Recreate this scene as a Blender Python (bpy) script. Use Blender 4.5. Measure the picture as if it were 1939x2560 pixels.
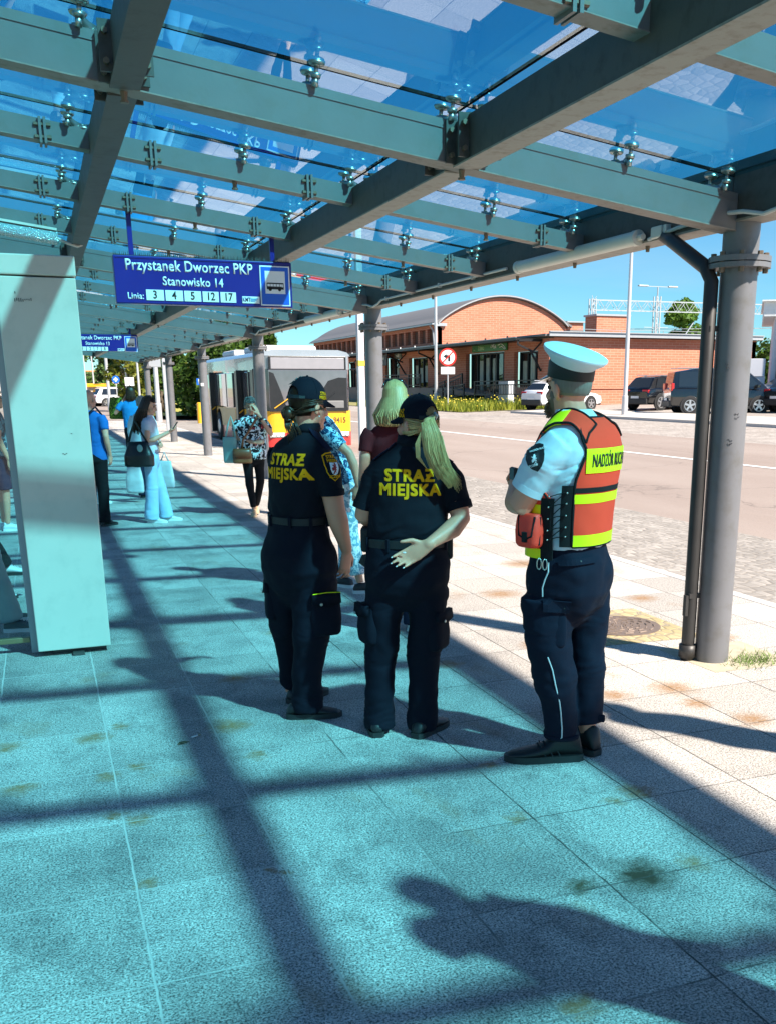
import bpy, bmesh, math, random
from mathutils import Vector, Matrix, noise, Quaternion
from mathutils.bvhtree import BVHTree
R = math.radians
random.seed(7)
for o in list(bpy.data.objects): bpy.data.objects.remove(o)
sc = bpy.context.scene
col = sc.collection
# ------------------------------------------------------------------ camera
YAW, PITCH, ROLL = 22.438, 15.283, 0.0437
F, PX, PY, CH = 2420.29, 1132.70, 1626.51, 1.68
cam_d = bpy.data.cameras.new('camera'); cam = bpy.data.objects.new('camera', cam_d); col.objects.link(cam)
sc.camera = cam
cam.location = (0, 0, CH); cam.rotation_mode = 'QUATERNION'
cam.rotation_quaternion = (Matrix.Rotation(-R(YAW), 3, 'Z') @ Matrix.Rotation(R(90 - PITCH), 3, 'X') @ Matrix.Rotation(-R(ROLL), 3, 'Z')).to_quaternion()
cam_d.sensor_fit = 'VERTICAL'; cam_d.sensor_height = 24; cam_d.sensor_width = 24
cam_d.lens = F / 2560 * 24
cam_d.shift_x = -(PX - 1939 / 2) / 2560; cam_d.shift_y = (PY - 1280) / 2560
cam_d.clip_start = 0.05; cam_d.clip_end = 3000
# ------------------------------------------------------------------ sky, sun, exposure
SUNV = Vector((-.53, .86, -1)).normalized()
w = bpy.data.worlds.new('World'); sc.world = w; w.use_nodes = True
wn = w.node_tree.nodes; wl = w.node_tree.links
bg = wn['Background']; sky = wn.new('ShaderNodeTexSky'); sky.sky_type = 'NISHITA'; sky.sun_disc = False
sky.sun_elevation = math.asin(-SUNV.z); sky.sun_rotation = math.atan2(-SUNV.x, -SUNV.y)
sky.air_density = 1.0; sky.dust_density = .0; sky.ozone_density = 4.0
tint = wn.new('ShaderNodeMix'); tint.data_type = 'RGBA'; tint.blend_type = 'MULTIPLY'; tint.inputs[0].default_value = 1; tint.inputs[7].default_value = (.58, 1.06, 1.25, 1)   # clear deep blue summer sky
wl.new(sky.outputs[0], tint.inputs[6]); # thin cloud wisps low in the sky
wc = wn.new('ShaderNodeTexCoord'); wm = wn.new('ShaderNodeMapping'); wm.inputs['Scale'].default_value = (1, 1, 5); wz = wn.new('ShaderNodeTexNoise'); wz.inputs['Scale'].default_value = 3.2; wz.inputs['Detail'].default_value = 7; wr = wn.new('ShaderNodeValToRGB')
wr.color_ramp.elements[0].position = .52; wr.color_ramp.elements[0].color = (0, 0, 0, 1); wr.color_ramp.elements[1].position = .80; wr.color_ramp.elements[1].color = (.28, .28, .28, 1); cl = wn.new('ShaderNodeMix'); cl.data_type = 'RGBA'; cl.inputs[7].default_value = (6.2, 6.8, 7.4, 1)
wl.new(wc.outputs['Generated'], wm.inputs[0]); wl.new(wm.outputs[0], wz.inputs['Vector']); wl.new(wz.outputs[0], wr.inputs[0]); wl.new(wr.outputs[0], cl.inputs[0]); wl.new(tint.outputs[2], cl.inputs[6]); wl.new(cl.outputs[2], bg.inputs[0]); bg.inputs[1].default_value = .05
sd = bpy.data.lights.new('sun', 'SUN'); sd.energy = 5.0; sd.angle = R(1.8); sd.color = (1, .91, .80)
sun = bpy.data.objects.new('sun', sd); col.objects.link(sun); sun.rotation_euler = SUNV.to_track_quat('-Z', 'Y').to_euler(); sun.location = (6, -9, 12)
sc.view_settings.view_transform = 'Standard'; sc.view_settings.look = 'None'; sc.view_settings.gamma = 1
sc.view_settings.exposure = 1.3
sc.render.engine = 'CYCLES'
sc.cycles.use_denoising = True
sc.cycles.transparent_max_bounces = 24; sc.cycles.max_bounces = 8
# ------------------------------------------------------------------ materials
class NT:
    def __init__(s, name):
        s.m = bpy.data.materials.new(name); s.m.use_nodes = True; s.t = s.m.node_tree; s.b = s.t.nodes['Principled BSDF']; s.out = s.t.nodes['Material Output']
    def n(s, typ, ins=None, **kw):
        x = s.t.nodes.new('ShaderNode' + typ)
        for k, v in kw.items(): setattr(x, k, v)
        for k, v in (ins or {}).items(): s.set(x.inputs[k], v)
        return x
    def set(s, sock, v):
        if isinstance(v, bpy.types.NodeSocket): s.t.links.new(v, sock)
        elif isinstance(v, bpy.types.Node): s.t.links.new(v.outputs[0], sock)
        else:
            try: sock.default_value = v
            except Exception: sock.default_value = tuple(v) + (1,)
    def p(s, **kw):
        for k, v in kw.items(): s.set(s.b.inputs[k.replace('_', ' ')], v)
    def math(s, op, a, b=0.0, c=0.0, clamp=False):
        x = s.n('Math', operation=op, use_clamp=clamp); s.set(x.inputs[0], a); s.set(x.inputs[1], b); s.set(x.inputs[2], c); return x.outputs[0]
    def mix(s, f, a, b, mode='MIX'):
        x = s.n('Mix', data_type='RGBA', blend_type=mode); s.set(x.inputs[0], f); s.set(x.inputs[6], c4(a)); s.set(x.inputs[7], c4(b)); return x.outputs[2]
    def ramp(s, f, stops, interp='LINEAR'):
        x = s.n('ValToRGB'); x.color_ramp.interpolation = interp; e = x.color_ramp.elements
        while len(e) < len(stops): e.new(.5)
        for i, (p, c) in enumerate(stops): e[i].position = p; e[i].color = c4(c) if not isinstance(c, (int, float)) else (c, c, c, 1)
        s.set(x.inputs[0], f); return x.outputs[0]
    def obj(s): return s.n('TexCoord').outputs['Object']
    def noise(s, scale, detail=4, rough=.55, vec=None, out=0, **kw):
        x = s.n('TexNoise', dict(Scale=scale, Detail=detail, Roughness=rough)); s.set(x.inputs['Vector'], vec if vec is not None else s.obj()); return x.outputs[out]
    def vor(s, scale, feature='F1', vec=None, out=0, rnd=1.0):
        x = s.n('TexVoronoi', dict(Scale=scale, Randomness=rnd), feature=feature); s.set(x.inputs['Vector'], vec if vec is not None else s.obj()); return x.outputs[out]
    def bump(s, h, strength=.3, dist=.01):
        x = s.n('Bump', dict(Strength=strength, Distance=dist, Height=h)); s.set(s.b.inputs['Normal'], x.outputs[0])
    def scale(s, v, xyz):
        x = s.n('Mapping'); s.set(x.inputs[0], v); x.inputs['Scale'].default_value = xyz; return x.outputs[0]
def c4(c):
    if isinstance(c, (bpy.types.NodeSocket, bpy.types.Node)): return c
    return tuple(c) + (1,) if len(c) == 3 else tuple(c)
MATS = {}
def simple(name, c, rough=.6, metal=0, var=.15, vs=6, bump=0, bs=80, spec=.5, coat=0, bd=.004, dirt=None, sheen=0):
    """paint/cloth/metal with object-space mottling and fine bump"""
    if name in MATS: return MATS[name]
    t = NT(name); nz = t.noise(vs, 5)
    f = t.math('MULTIPLY_ADD', nz, 2 * var, 1 - var)
    k = t.n('VectorMath', operation='SCALE'); k.inputs[0].default_value = c; t.set(k.inputs['Scale'], f)
    colr = k.outputs[0]
    if dirt:
        d = t.ramp(t.noise(vs * 2.3, 7, .65), [(.5, 0.), (.72, 1.)]); colr = t.mix(d, colr, dirt)
    t.p(Base_Color=colr, Metallic=metal, Roughness=t.math('MULTIPLY_ADD', nz, .2, rough - .1), Coat_Weight=coat)
    t.b.inputs['Specular IOR Level'].default_value = spec
    if sheen: t.p(Sheen_Weight=sheen)
    if bump: t.bump(t.noise(bs, 3), bump, bd)
    MATS[name] = t.m; return t.m
def emit(name, c, s=1):
    t = NT(name); t.p(Base_Color=c4(c), Emission_Color=c4(c), Emission_Strength=s); return t.m
def glass_mat(name, tint, ior=1.5, refl=(1, 1, 1), rough=0.0, dirt=0.0):
    t = NT(name); tr = t.n('BsdfTransparent'); gl = t.n('BsdfGlossy', dict(Roughness=rough)); t.set(gl.inputs[0], c4(refl))
    t.set(tr.inputs[0], c4([x ** .5 for x in tint]))
    fr = t.n('Fresnel', dict(IOR=ior)).outputs[0]
    g = t.n('NewGeometry').outputs['Backfacing']
    fac = t.math('MULTIPLY', fr, t.math('SUBTRACT', 1.0, g))
    mx = t.n('MixShader'); t.set(mx.inputs[0], fac); t.t.links.new(tr.outputs[0], mx.inputs[1]); t.t.links.new(gl.outputs[0], mx.inputs[2])
    o = mx.outputs[0]
    if dirt:
        df = t.n('BsdfDiffuse'); t.set(df.inputs[0], (.35, .5, .55, 1)); m2 = t.n('MixShader')
        t.set(m2.inputs[0], t.math('MULTIPLY', t.ramp(t.noise(5, 6, .6), [(.45, 0.), (.8, 1.)]), dirt)); t.t.links.new(o, m2.inputs[1]); t.t.links.new(df.outputs[0], m2.inputs[2]); o = m2.outputs[0]
    t.t.links.new(o, t.out.inputs[0]); return t.m
# ------------------------------------------------------------------ mesh builder
class MB:
    def __init__(s): s.v = []; s.f = []; s.mi = []; s.sm = []; s.cur = 0; s.smooth = False
    def add(s, vs, fs, M=None):
        o = len(s.v)
        for p in vs: s.v.append(tuple(M @ Vector(p)) if M is not None else tuple(p))
        for f in fs: s.f.append(tuple(o + i for i in f)); s.mi.append(s.cur); s.sm.append(s.smooth)
        return s
    def box(s, c, d, rot=None, bev=0):
        x, y, z = [q / 2 for q in d]; M = Matrix.Translation(c)
        if rot is not None: M = M @ (rot.to_4x4() if not isinstance(rot, (int, float)) else Matrix.Rotation(rot, 4, 'Z'))
        if bev:
            b = min(bev, x * .9, y * .9, z * .9); vs = []; idx = {}
            bm = bmesh.new(); bmesh.ops.create_cube(bm, size=1)
            for q in bm.verts: q.co = Vector((q.co.x * d[0], q.co.y * d[1], q.co.z * d[2]))
            bmesh.ops.bevel(bm, geom=list(bm.edges), offset=b, segments=2, affect='EDGES', profile=.5)
            bm.verts.index_update(); s.add([q.co[:] for q in bm.verts], [[q.index for q in f.verts] for f in bm.faces], M); bm.free(); return s
        return s.add([(-x, -y, -z), (x, -y, -z), (x, y, -z), (-x, y, -z), (-x, -y, z), (x, -y, z), (x, y, z), (-x, y, z)],
                     [(0, 3, 2, 1), (4, 5, 6, 7), (0, 1, 5, 4), (1, 2, 6, 5), (2, 3, 7, 6), (3, 0, 4, 7)], M)
    def bar(s, a, b, w, h, up=(0, 0, 1), off=0):
        """rectangular bar from a to b; w across, h along up"""
        a = Vector(a); b = Vector(b); d = (b - a); L = d.length; d.normalize(); r = d.cross(Vector(up)).normalized(); u = r.cross(d)
        M = Matrix((r, d, u)).transposed().to_4x4(); M.translation = (a + b) / 2 + u * off
        x, y, z = w / 2, L / 2, h / 2
        return s.add([(-x, -y, -z), (x, -y, -z), (x, y, -z), (-x, y, -z), (-x, -y, z), (x, -y, z), (x, y, z), (-x, y, z)],
                     [(0, 3, 2, 1), (4, 5, 6, 7), (0, 1, 5, 4), (1, 2, 6, 5), (2, 3, 7, 6), (3, 0, 4, 7)], M)
    def cyl(s, a, b, r, r2=None, n=16, cap=True):
        return s.tube([a, b], [r, r if r2 is None else r2], n, cap=cap)
    def tube(s, pts, rad, n=10, cap=True, round_=False, ref=None):
        pts = [Vector(p) for p in pts]
        if not isinstance(rad, list): rad = [rad] * len(pts)
        rad = list(rad)
        if round_:
            def capp(p, q, r):
                d = (p - q).normalized(); rr = r if not isinstance(r, tuple) else min(r)
                sc_ = lambda k: (r * k if not isinstance(r, tuple) else (r[0] * k, r[1] * k))
                return [(p + d * rr * .95, sc_(.25)), (p + d * rr * .8, sc_(.6)), (p + d * rr * .45, sc_(.88))]
            A = capp(pts[0], pts[1], rad[0]); B = capp(pts[-1], pts[-2], rad[-1])
            pts, rad = [x[0] for x in A] + pts + [x[0] for x in B[::-1]], [x[1] for x in A] + rad + [x[1] for x in B[::-1]]
        N = len(pts); vs = []; prev = None
        for i in range(N):
            t = (pts[min(i + 1, N - 1)] - pts[max(i - 1, 0)]).normalized()
            if prev is None:
                k = Vector(ref) if ref is not None else (Vector((0, 0, 1)) if abs(t.z) < .9 else Vector((0, 1, 0)))
                u = (k - t * k.dot(t)).normalized()
            else: u = (prev - t * prev.dot(t)).normalized()
            prev = u; w_ = t.cross(u); r = rad[i]; rx, ry = (r, r) if not isinstance(r, tuple) else r
            for j in range(n):
                a = 2 * math.pi * j / n; vs.append(pts[i] + u * math.cos(a) * ry + w_ * math.sin(a) * rx)
        fs = [(i * n + j, i * n + (j + 1) % n, (i + 1) * n + (j + 1) % n, (i + 1) * n + j) for i in range(N - 1) for j in range(n)]
        if cap: fs += [tuple(range(n - 1, -1, -1)), tuple((N - 1) * n + j for j in range(n))]
        return s.add(vs, fs)
    def rings(s, rings, n=28, p=2.3, cap=True):
        """stack of horizontal superellipse rings (z, cx, cy, a, b, phi_deg)"""
        vs = []
        for g in rings:
            z, cx, cy, a, b = g[:5]; ph = R(g[5]) if len(g) > 5 else 0
            for j in range(n):
                t = 2 * math.pi * j / n; ct, st = math.cos(t), math.sin(t)
                x = a * math.copysign(abs(ct) ** (2 / p), ct); y = b * math.copysign(abs(st) ** (2 / p), st)
                vs.append((cx + x * math.cos(ph) - y * math.sin(ph), cy + x * math.sin(ph) + y * math.cos(ph), z))
        N = len(rings)
        up = rings[-1][0] > rings[0][0]
        fs = [(i * n + j, i * n + (j + 1) % n, (i + 1) * n + (j + 1) % n, (i + 1) * n + j) for i in range(N - 1) for j in range(n)]
        if cap: fs += [tuple(range(n - 1, -1, -1)), tuple((N - 1) * n + j for j in range(n))]
        if not up: fs = [f[::-1] for f in fs]
        return s.add(vs, fs)
    def ell(s, c, r, rot=None, n=16, m=10):
        if isinstance(r, (int, float)): r = (r, r, r)
        vs = [(0, 0, -1)]; fs = []
        for i in range(1, m):
            a = -math.pi / 2 + math.pi * i / m
            for j in range(n): b = 2 * math.pi * j / n; vs.append((math.cos(a) * math.cos(b), math.cos(a) * math.sin(b), math.sin(a)))
        vs.append((0, 0, 1)); T = len(vs) - 1
        for j in range(n): fs.append((0, 1 + (j + 1) % n, 1 + j)); fs.append((T, 1 + (m - 2) * n + j, 1 + (m - 2) * n + (j + 1) % n))
        for i in range(m - 2):
            for j in range(n): fs.append((1 + i * n + j, 1 + i * n + (j + 1) % n, 1 + (i + 1) * n + (j + 1) % n, 1 + (i + 1) * n + j))
        M = Matrix.Translation(c) @ (rot.to_4x4() if rot is not None else Matrix()) @ Matrix.Diagonal((r[0], r[1], r[2], 1))
        return s.add(vs, fs, M)
    def prism(s, poly, d, M=None):
        """polygon in local xz, extruded along local +y by d (poly counter-clockwise seen from -y)"""
        n = len(poly); vs = [(x, 0, z) for x, z in poly] + [(x, d, z) for x, z in poly]
        fs = [tuple(range(n)), tuple(range(2 * n - 1, n - 1, -1))] + [((i + 1) % n, i, n + i, n + (i + 1) % n) for i in range(n)]
        return s.add(vs, fs, M)
    def lathe(s, prof, c=(0, 0, 0), n=24, rot=None):
        vs = [(r * math.cos(2 * math.pi * j / n), r * math.sin(2 * math.pi * j / n), z) for r, z in prof for j in range(n)]
        N = len(prof); fs = [(i * n + j, i * n + (j + 1) % n, (i + 1) * n + (j + 1) % n, (i + 1) * n + j) for i in range(N - 1) for j in range(n)]
        fs += [tuple(range(n - 1, -1, -1)), tuple((N - 1) * n + j for j in range(n))]
        M = Matrix.Translation(c) @ (rot.to_4x4() if rot is not None else Matrix())
        return s.add(vs, fs, M)
    def quad(s, a, b, c, d): return s.add([a, b, c, d], [(0, 1, 2, 3)])
    def mesh(s, name, mats):
        me = bpy.data.meshes.new(name); me.from_pydata(s.v, [], s.f)
        for m in (mats if isinstance(mats, (list, tuple)) else [mats]): me.materials.append(m)
        me.polygons.foreach_set('material_index', s.mi); me.polygons.foreach_set('use_smooth', s.sm); me.update(); return me
    def build(s, name, mats, parent=None, loc=None):
        me = s.mesh(name, mats); return put(name, me, parent, loc)
def put(name, me, parent=None, loc=None):
    o = bpy.data.objects.new(name, me); col.objects.link(o)
    if parent is not None: o.parent = parent
    if loc is not None: o.location = loc
    return o
def tag(o, label=None, cat=None, group=None, kind=None):
    if label: o['label'] = label
    if cat: o['category'] = cat
    if group: o['group'] = group
    if kind: o['kind'] = kind
    return o
def thing(name, label, cat, loc=(0, 0, 0), rz=0, group=None):
    o = bpy.data.objects.new(name, None); col.objects.link(o); o.location = loc; o.rotation_euler = (0, 0, rz); o.empty_display_size = .2
    return tag(o, label, cat, group)
def copy_tree(o, parent=None):
    c = o.copy(); col.objects.link(c)
    if parent is not None: c.parent = parent
    for ch in [x for x in bpy.data.objects if x.parent == o]: copy_tree(ch, c)
    return c
def smooth_angle(o, ang=35):
    """shade smooth with hard edges above the angle"""
    bm = bmesh.new(); bm.from_mesh(o.data)
    bmesh.ops.remove_doubles(bm, verts=bm.verts, dist=1e-5)
    for f in bm.faces: f.smooth = True
    for e in bm.edges: e.smooth = not (len(e.link_faces) == 2 and e.calc_face_angle(0) > R(ang))
    bm.to_mesh(o.data); bm.free(); return o
FONT = None
def text_bm(s, size=1.0, align='CENTER', bold=0.0, cut=0, spacing=1.0):
    cu = bpy.data.curves.new('t', 'FONT'); cu.body = s; cu.size = size; cu.align_x = align; cu.align_y = 'CENTER'; cu.offset = bold; cu.space_character = spacing; cu.resolution_u = 3
    o = bpy.data.objects.new('t', cu); col.objects.link(o); dg = bpy.context.evaluated_depsgraph_get()
    me = bpy.data.meshes.new_from_object(o.evaluated_get(dg)); bpy.data.objects.remove(o)
    bm = bmesh.new(); bm.from_mesh(me); bpy.data.meshes.remove(me)
    bmesh.ops.remove_doubles(bm, verts=bm.verts, dist=1e-6)
    return bm
def text_flat(name, s, size, M, mat, parent, bold=0, align='CENTER', depth=.002, sx=1.0, spacing=1.0):
    """lettering as thin raised mesh; M maps text x,y plane (z out) to parent's space"""
    bm = text_bm(s, size, align, bold, spacing=spacing)
    for v in bm.verts: v.co.x *= sx
    bmesh.ops.recalc_face_normals(bm, faces=bm.faces)
    r = bmesh.ops.extrude_face_region(bm, geom=list(bm.faces))
    for v in [g for g in r['geom'] if isinstance(g, bmesh.types.BMVert)]: v.co.z += depth
    bm.transform(M); bmesh.ops.recalc_face_normals(bm, faces=bm.faces)
    me = bpy.data.meshes.new(name); bm.to_mesh(me); bm.free(); me.materials.append(mat); return put(name, me, parent)
def frame_M(o, x, y):
    x = Vector(x).normalized(); y = Vector(y); y = (y - x * y.dot(x)).normalized(); z = x.cross(y)
    M = Matrix((x, y, z)).transposed().to_4x4(); M.translation = Vector(o); return M
# ================================================================== GROUND
def zr(x): return -.08 + .027 * min(max(x - 7.85, 0), 26)
def sheet(name, x0, x1, y0, y1, dz, mat, flat=None, kind='structure', ny=1):
    xs = sorted({x0, x1} | {b for b in (7.85, 33.85) if x0 < b < x1}); m = MB()
    ys = [y0 + (y1 - y0) * i / ny for i in range(ny + 1)]
    vs = [(x, y, (zr(x) if flat is None else flat) + dz) for x in xs for y in ys]; n = len(ys)
    m.add(vs, [(i * n + j, (i + 1) * n + j, (i + 1) * n + j + 1, i * n + j + 1) for i in range(len(xs) - 1) for j in range(ny)])
    return tag(m.build(name, mat), kind=kind)
def pavement_mat():
    t = NT('granite_slabs'); v = t.obj(); s = t.n('SeparateXYZ'); t.set(s.inputs[0], v)
    wob = t.math('MULTIPLY_ADD', t.noise(9, 3), .012, -.006)
    u = t.math('MULTIPLY_ADD', t.math('ADD', s.outputs[0], wob), 1 / .508, -.14 / .508); q = t.math('MULTIPLY_ADD', t.math('ADD', s.outputs[1], wob), 1 / .5865, -2.605 / .5865)
    def edge(a, w): # 1 in the joint
        f = t.math('ABSOLUTE', t.math('SUBTRACT', t.math('FRACT', a), .5)); return t.math('SMOOTH_MIN', 1.0, t.math('MULTIPLY', t.math('MAXIMUM', t.math('SUBTRACT', f, .5 - w), 0.0), 1.6 / w), .1)
    jx = edge(u, .0105); jy = edge(q, .009); j = t.math('MAXIMUM', jx, t.math('MULTIPLY', jy, .8))
    cid = t.n('CombineXYZ'); t.set(cid.inputs[0], t.math('FLOOR', u)); t.set(cid.inputs[1], t.math('FLOOR', q))
    wn_ = t.n('TexWhiteNoise', noise_dimensions='2D'); t.set(wn_.inputs['Vector'], cid.outputs[0])
    base = t.mix(wn_.outputs['Value'], (.40, .37, .335), (.54, .505, .46))
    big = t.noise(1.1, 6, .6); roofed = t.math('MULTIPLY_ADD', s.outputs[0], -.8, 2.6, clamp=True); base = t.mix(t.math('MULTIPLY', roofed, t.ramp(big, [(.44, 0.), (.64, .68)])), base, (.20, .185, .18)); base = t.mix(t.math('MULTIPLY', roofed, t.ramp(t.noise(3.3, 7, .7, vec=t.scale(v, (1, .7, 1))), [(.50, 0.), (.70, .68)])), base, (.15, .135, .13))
    fine = t.noise(135, 2, .7); fine2 = t.noise(52, 3, .75)
    sp = t.ramp(fine, [(.37, .26), (.5, .97), (.64, 1.5)]); sp2 = t.ramp(fine2, [(.35, .62), (.52, 1.), (.69, 1.28)])
    base = t.mix(1.0, base, sp, 'MULTIPLY'); base = t.mix(.75, base, sp2, 'MULTIPLY')
    # rust-brown stains and one dark oil stain, each at its own place
    spots = [(.07, 4.86, .10), (.22, 4.98, .05), (-.32, 4.86, .09), (-.25, 4.31, .08), (.11, 4.3, .06), (.24, 4.38, .055), (.11, 3.86, .045), (.2, 3.79, .06), (.18, 3.23, .05), (.62, 3.15, .035), (.74, 4.77, .12), (.78, 4.3, .06), (.4, 3.56, .02),
             (1.23, 2.04, .07), (2.2, 3.26, .09), (2.06, 3.2, .06), (1.6, 3.22, .055), (2.03, 2.63, .07), (1.73, 3.77, .05), (3.2, 4.44, .16), (3.16, 4.16, .1), (3.26, 3.83, .13), (2.81, 4.46, .12), (2.9, 5.6, .12), (2.2, 5.4, .1), (3.4, 7.2, .2), (4.2, 8.4, .25), (2.9, 8.8, .18), (4.4, 6.6, .15), (3.9, 9.8, .2), (2.7, 11.2, .25), (4.5, 4.3, .15), (4.2, 5.3, .12), (.9, 5.6, .1), (1.4, 6.6, .12)]
    wv = t.n('VectorMath', operation='MULTIPLY_ADD'); t.set(wv.inputs[0], t.noise(14, 5, .65, out=1)); wv.inputs[1].default_value = (.20, .20, 0); t.set(wv.inputs[2], v)
    acc = None
    for x, y, r in spots:
        d = t.n('VectorMath', operation='DISTANCE'); t.set(d.inputs[0], wv.outputs[0]); d.inputs[1].default_value = (x + .10, y + .10, 0)
        m_ = t.math('MULTIPLY_ADD', d.outputs['Value'], -1 / (r * .9), 1.25, clamp=True); acc = m_ if acc is None else t.math('MAXIMUM', acc, m_)
    far = t.ramp(t.noise(2.4, 5, .6, vec=t.scale(v, (1.0, .55, 1))), [(.60, 0.), (.72, .75)])
    acc = t.math('MULTIPLY', acc, t.ramp(t.noise(45, 4, .7), [(.3, .45), (.6, 1.)])); acc = t.math('MAXIMUM', t.math('MULTIPLY', acc, .95), t.math('MULTIPLY', far, .55))
    base = t.mix(acc, base, t.mix(.6, base, (.36, .20, .085), 'MULTIPLY') if 0 else (.27, .145, .055), 'MIX')
    d = t.n('VectorMath', operation='DISTANCE'); t.set(d.inputs[0], wv.outputs[0]); d.inputs[1].default_value = (1.91, 2.73, 0)
    base = t.mix(t.math('MULTIPLY_ADD', d.outputs['Value'], -1 / .13, 1.25, clamp=True), base, (.05, .04, .025))
    d = t.n('VectorMath', operation='DISTANCE'); t.set(d.inputs[0], wv.outputs[0]); d.inputs[1].default_value = (1.67, 2.74, 0)
    base = t.mix(t.math('MULTIPLY_ADD', d.outputs['Value'], -1 / .07, 1.1, clamp=True), base, (.07, .055, .03))
    jc = t.mix(t.ramp(t.math('MULTIPLY_ADD', t.noise(3, 3), .8, t.math('MULTIPLY', s.outputs[0], .35)), [(.55, 0.), (1.0, 1.)]), (.52, .49, .45), (.06, .055, .05)); base = t.mix(t.math('MULTIPLY', j, t.ramp(t.noise(6, 4, .6), [(.3, .55), (.55, 1.)])), base, jc)
    t.p(Base_Color=base, Roughness=.75); t.b.inputs['Specular IOR Level'].default_value = .25
    t.bump(t.math('SUBTRACT', t.math('MULTIPLY', fine, .4), j), .35, .004); return t.m
def sett_mat(name, c0, c1, sc_=9.0, stretch=(1, .62, 1)):
    t = NT(name); v = t.scale(t.obj(), stretch); d = t.vor(sc_, 'DISTANCE_TO_EDGE', v, rnd=.55); cc = t.n('TexVoronoi', dict(Scale=sc_, Randomness=.55)); t.set(cc.inputs['Vector'], v)
    g = t.n('SeparateXYZ'); t.set(g.inputs[0], cc.outputs['Color'])
    base = t.mix(g.outputs[0], c0, c1); base = t.mix(t.ramp(t.noise(.8, 5), [(.35, 0.), (.75, .6)]), base, [x * .72 for x in c0])
    gap = t.ramp(d, [(.0, 0.), (.07, 1.)]); base = t.mix(gap, (.25, .215, .18), base)
    t.p(Base_Color=base, Roughness=.8); t.b.inputs['Specular IOR Level'].default_value = .2
    t.bump(t.math('ADD', t.ramp(d, [(0, 0.), (.22, 1.)]), t.math('MULTIPLY', t.noise(30, 4), .4)), .4, .02); return t.m
def asphalt_mat():
    t = NT('pale_asphalt'); v = t.obj(); base = t.mix(t.ramp(t.noise(.5, 6, .6, vec=t.scale(v, (1, .18, 1))), [(.3, 0.), (.7, 1.)]), (.27, .215, .185), (.345, .285, .25))
    base = t.mix(.5, base, t.ramp(t.noise(130, 2), [(.35, .6), (.65, 1.3)]), 'MULTIPLY')
    cr = t.ramp(t.vor(.22, 'DISTANCE_TO_EDGE', t.n('VectorMath', {0: v, 1: t.noise(1.5, 4, out=1)}, operation='ADD').outputs[0]), [(0., 1.), (.006, 0.)])
    base = t.mix(t.math('MULTIPLY', cr, .55), base, (.12, .10, .09)); t.p(Base_Color=base, Roughness=.85); t.b.inputs['Specular IOR Level'].default_value = .2
    t.bump(t.noise(120, 2), .3, .006); return t.m
m_pave = pavement_mat(); m_sett = sett_mat('bus_bay_setts', (.27, .245, .22), (.40, .365, .33)); m_sett2 = sett_mat('far_setts', (.33, .29, .26), (.46, .41, .37), 6.5); m_asph = asphalt_mat()
m_soil = simple('dry_soil', (.33, .27, .17), .95, var=.35, vs=9, bump=.5, bs=60)
m_kerb = simple('kerb_granite', (.52, .49, .46), .8, var=.15, vs=20, bump=.3, bs=150)
m_conc = simple('pale_concrete', (.47, .43, .38), .85, var=.14, vs=1.2, bump=.2, bs=60)
m_white = simple('white_paint', (.78, .78, .76), .5, var=.06)
sheet('ground', -420, 460, -160, 900, -.06, simple('far_ground', (.30, .27, .18), .95, var=.3, vs=.15))
sheet('pavement', -2.6, 5.15, -16, 53, 0, m_pave, flat=0)
sheet('added_dark_lawn', -60, -2.6, -16, 53, -.01, simple('added_lawn_green', (.045, .075, .02), .95, var=.4, vs=4, bump=.5, bs=50), flat=0)  # unseen dark ground, added to cut light bounced in from the left
m = MB(); m.box((5.21, 18.5, -.03), (.12, 69, .07), bev=.01); tag(m.build('kerb', m_kerb), kind='structure')
sheet('bus_bay', 5.27, 7.85, -16, 53, 0, m_sett)
sheet('road', 7.85, 17.7, -40, 330, 0, m_asph)
sheet('crossing_road', -90, 7.85, 53, 170, -.02, m_asph)
sheet('road_line', 13.42, 13.58, -40, 330, .008, simple('road_paint', (.80, .79, .76), .6, var=.1, vs=15, bump=.1))
sheet('parking_setts', 17.7, 22.7, -40, 150, 0, m_sett2)
sheet('far_pavement', 22.7, 26.2, -40, 47, .10, m_conc)
m = MB(); m.add([(22.62, -40, zr(22.62) - .02), (22.74, -40, zr(22.74) - .02), (22.74, 47, zr(22.74) - .02), (22.62, 47, zr(22.62) - .02), (22.62, -40, zr(22.62) + .108), (22.74, -40, zr(22.74) + .108), (22.74, 47, zr(22.74) + .108), (22.62, 47, zr(22.62) + .108)],
      [(4, 5, 6, 7), (0, 1, 5, 4), (1, 2, 6, 5), (2, 3, 7, 6), (3, 0, 4, 7)]); tag(m.build('far_kerb', m_kerb), kind='structure')
sheet('car_park', 22.7, 60, -40, 52.9, .004, m_sett2)
sheet('verge', 21.2, 27.4, 50, 92, .03, simple('verge_soil', (.24, .22, .08), .95, var=.4, vs=2))
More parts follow.
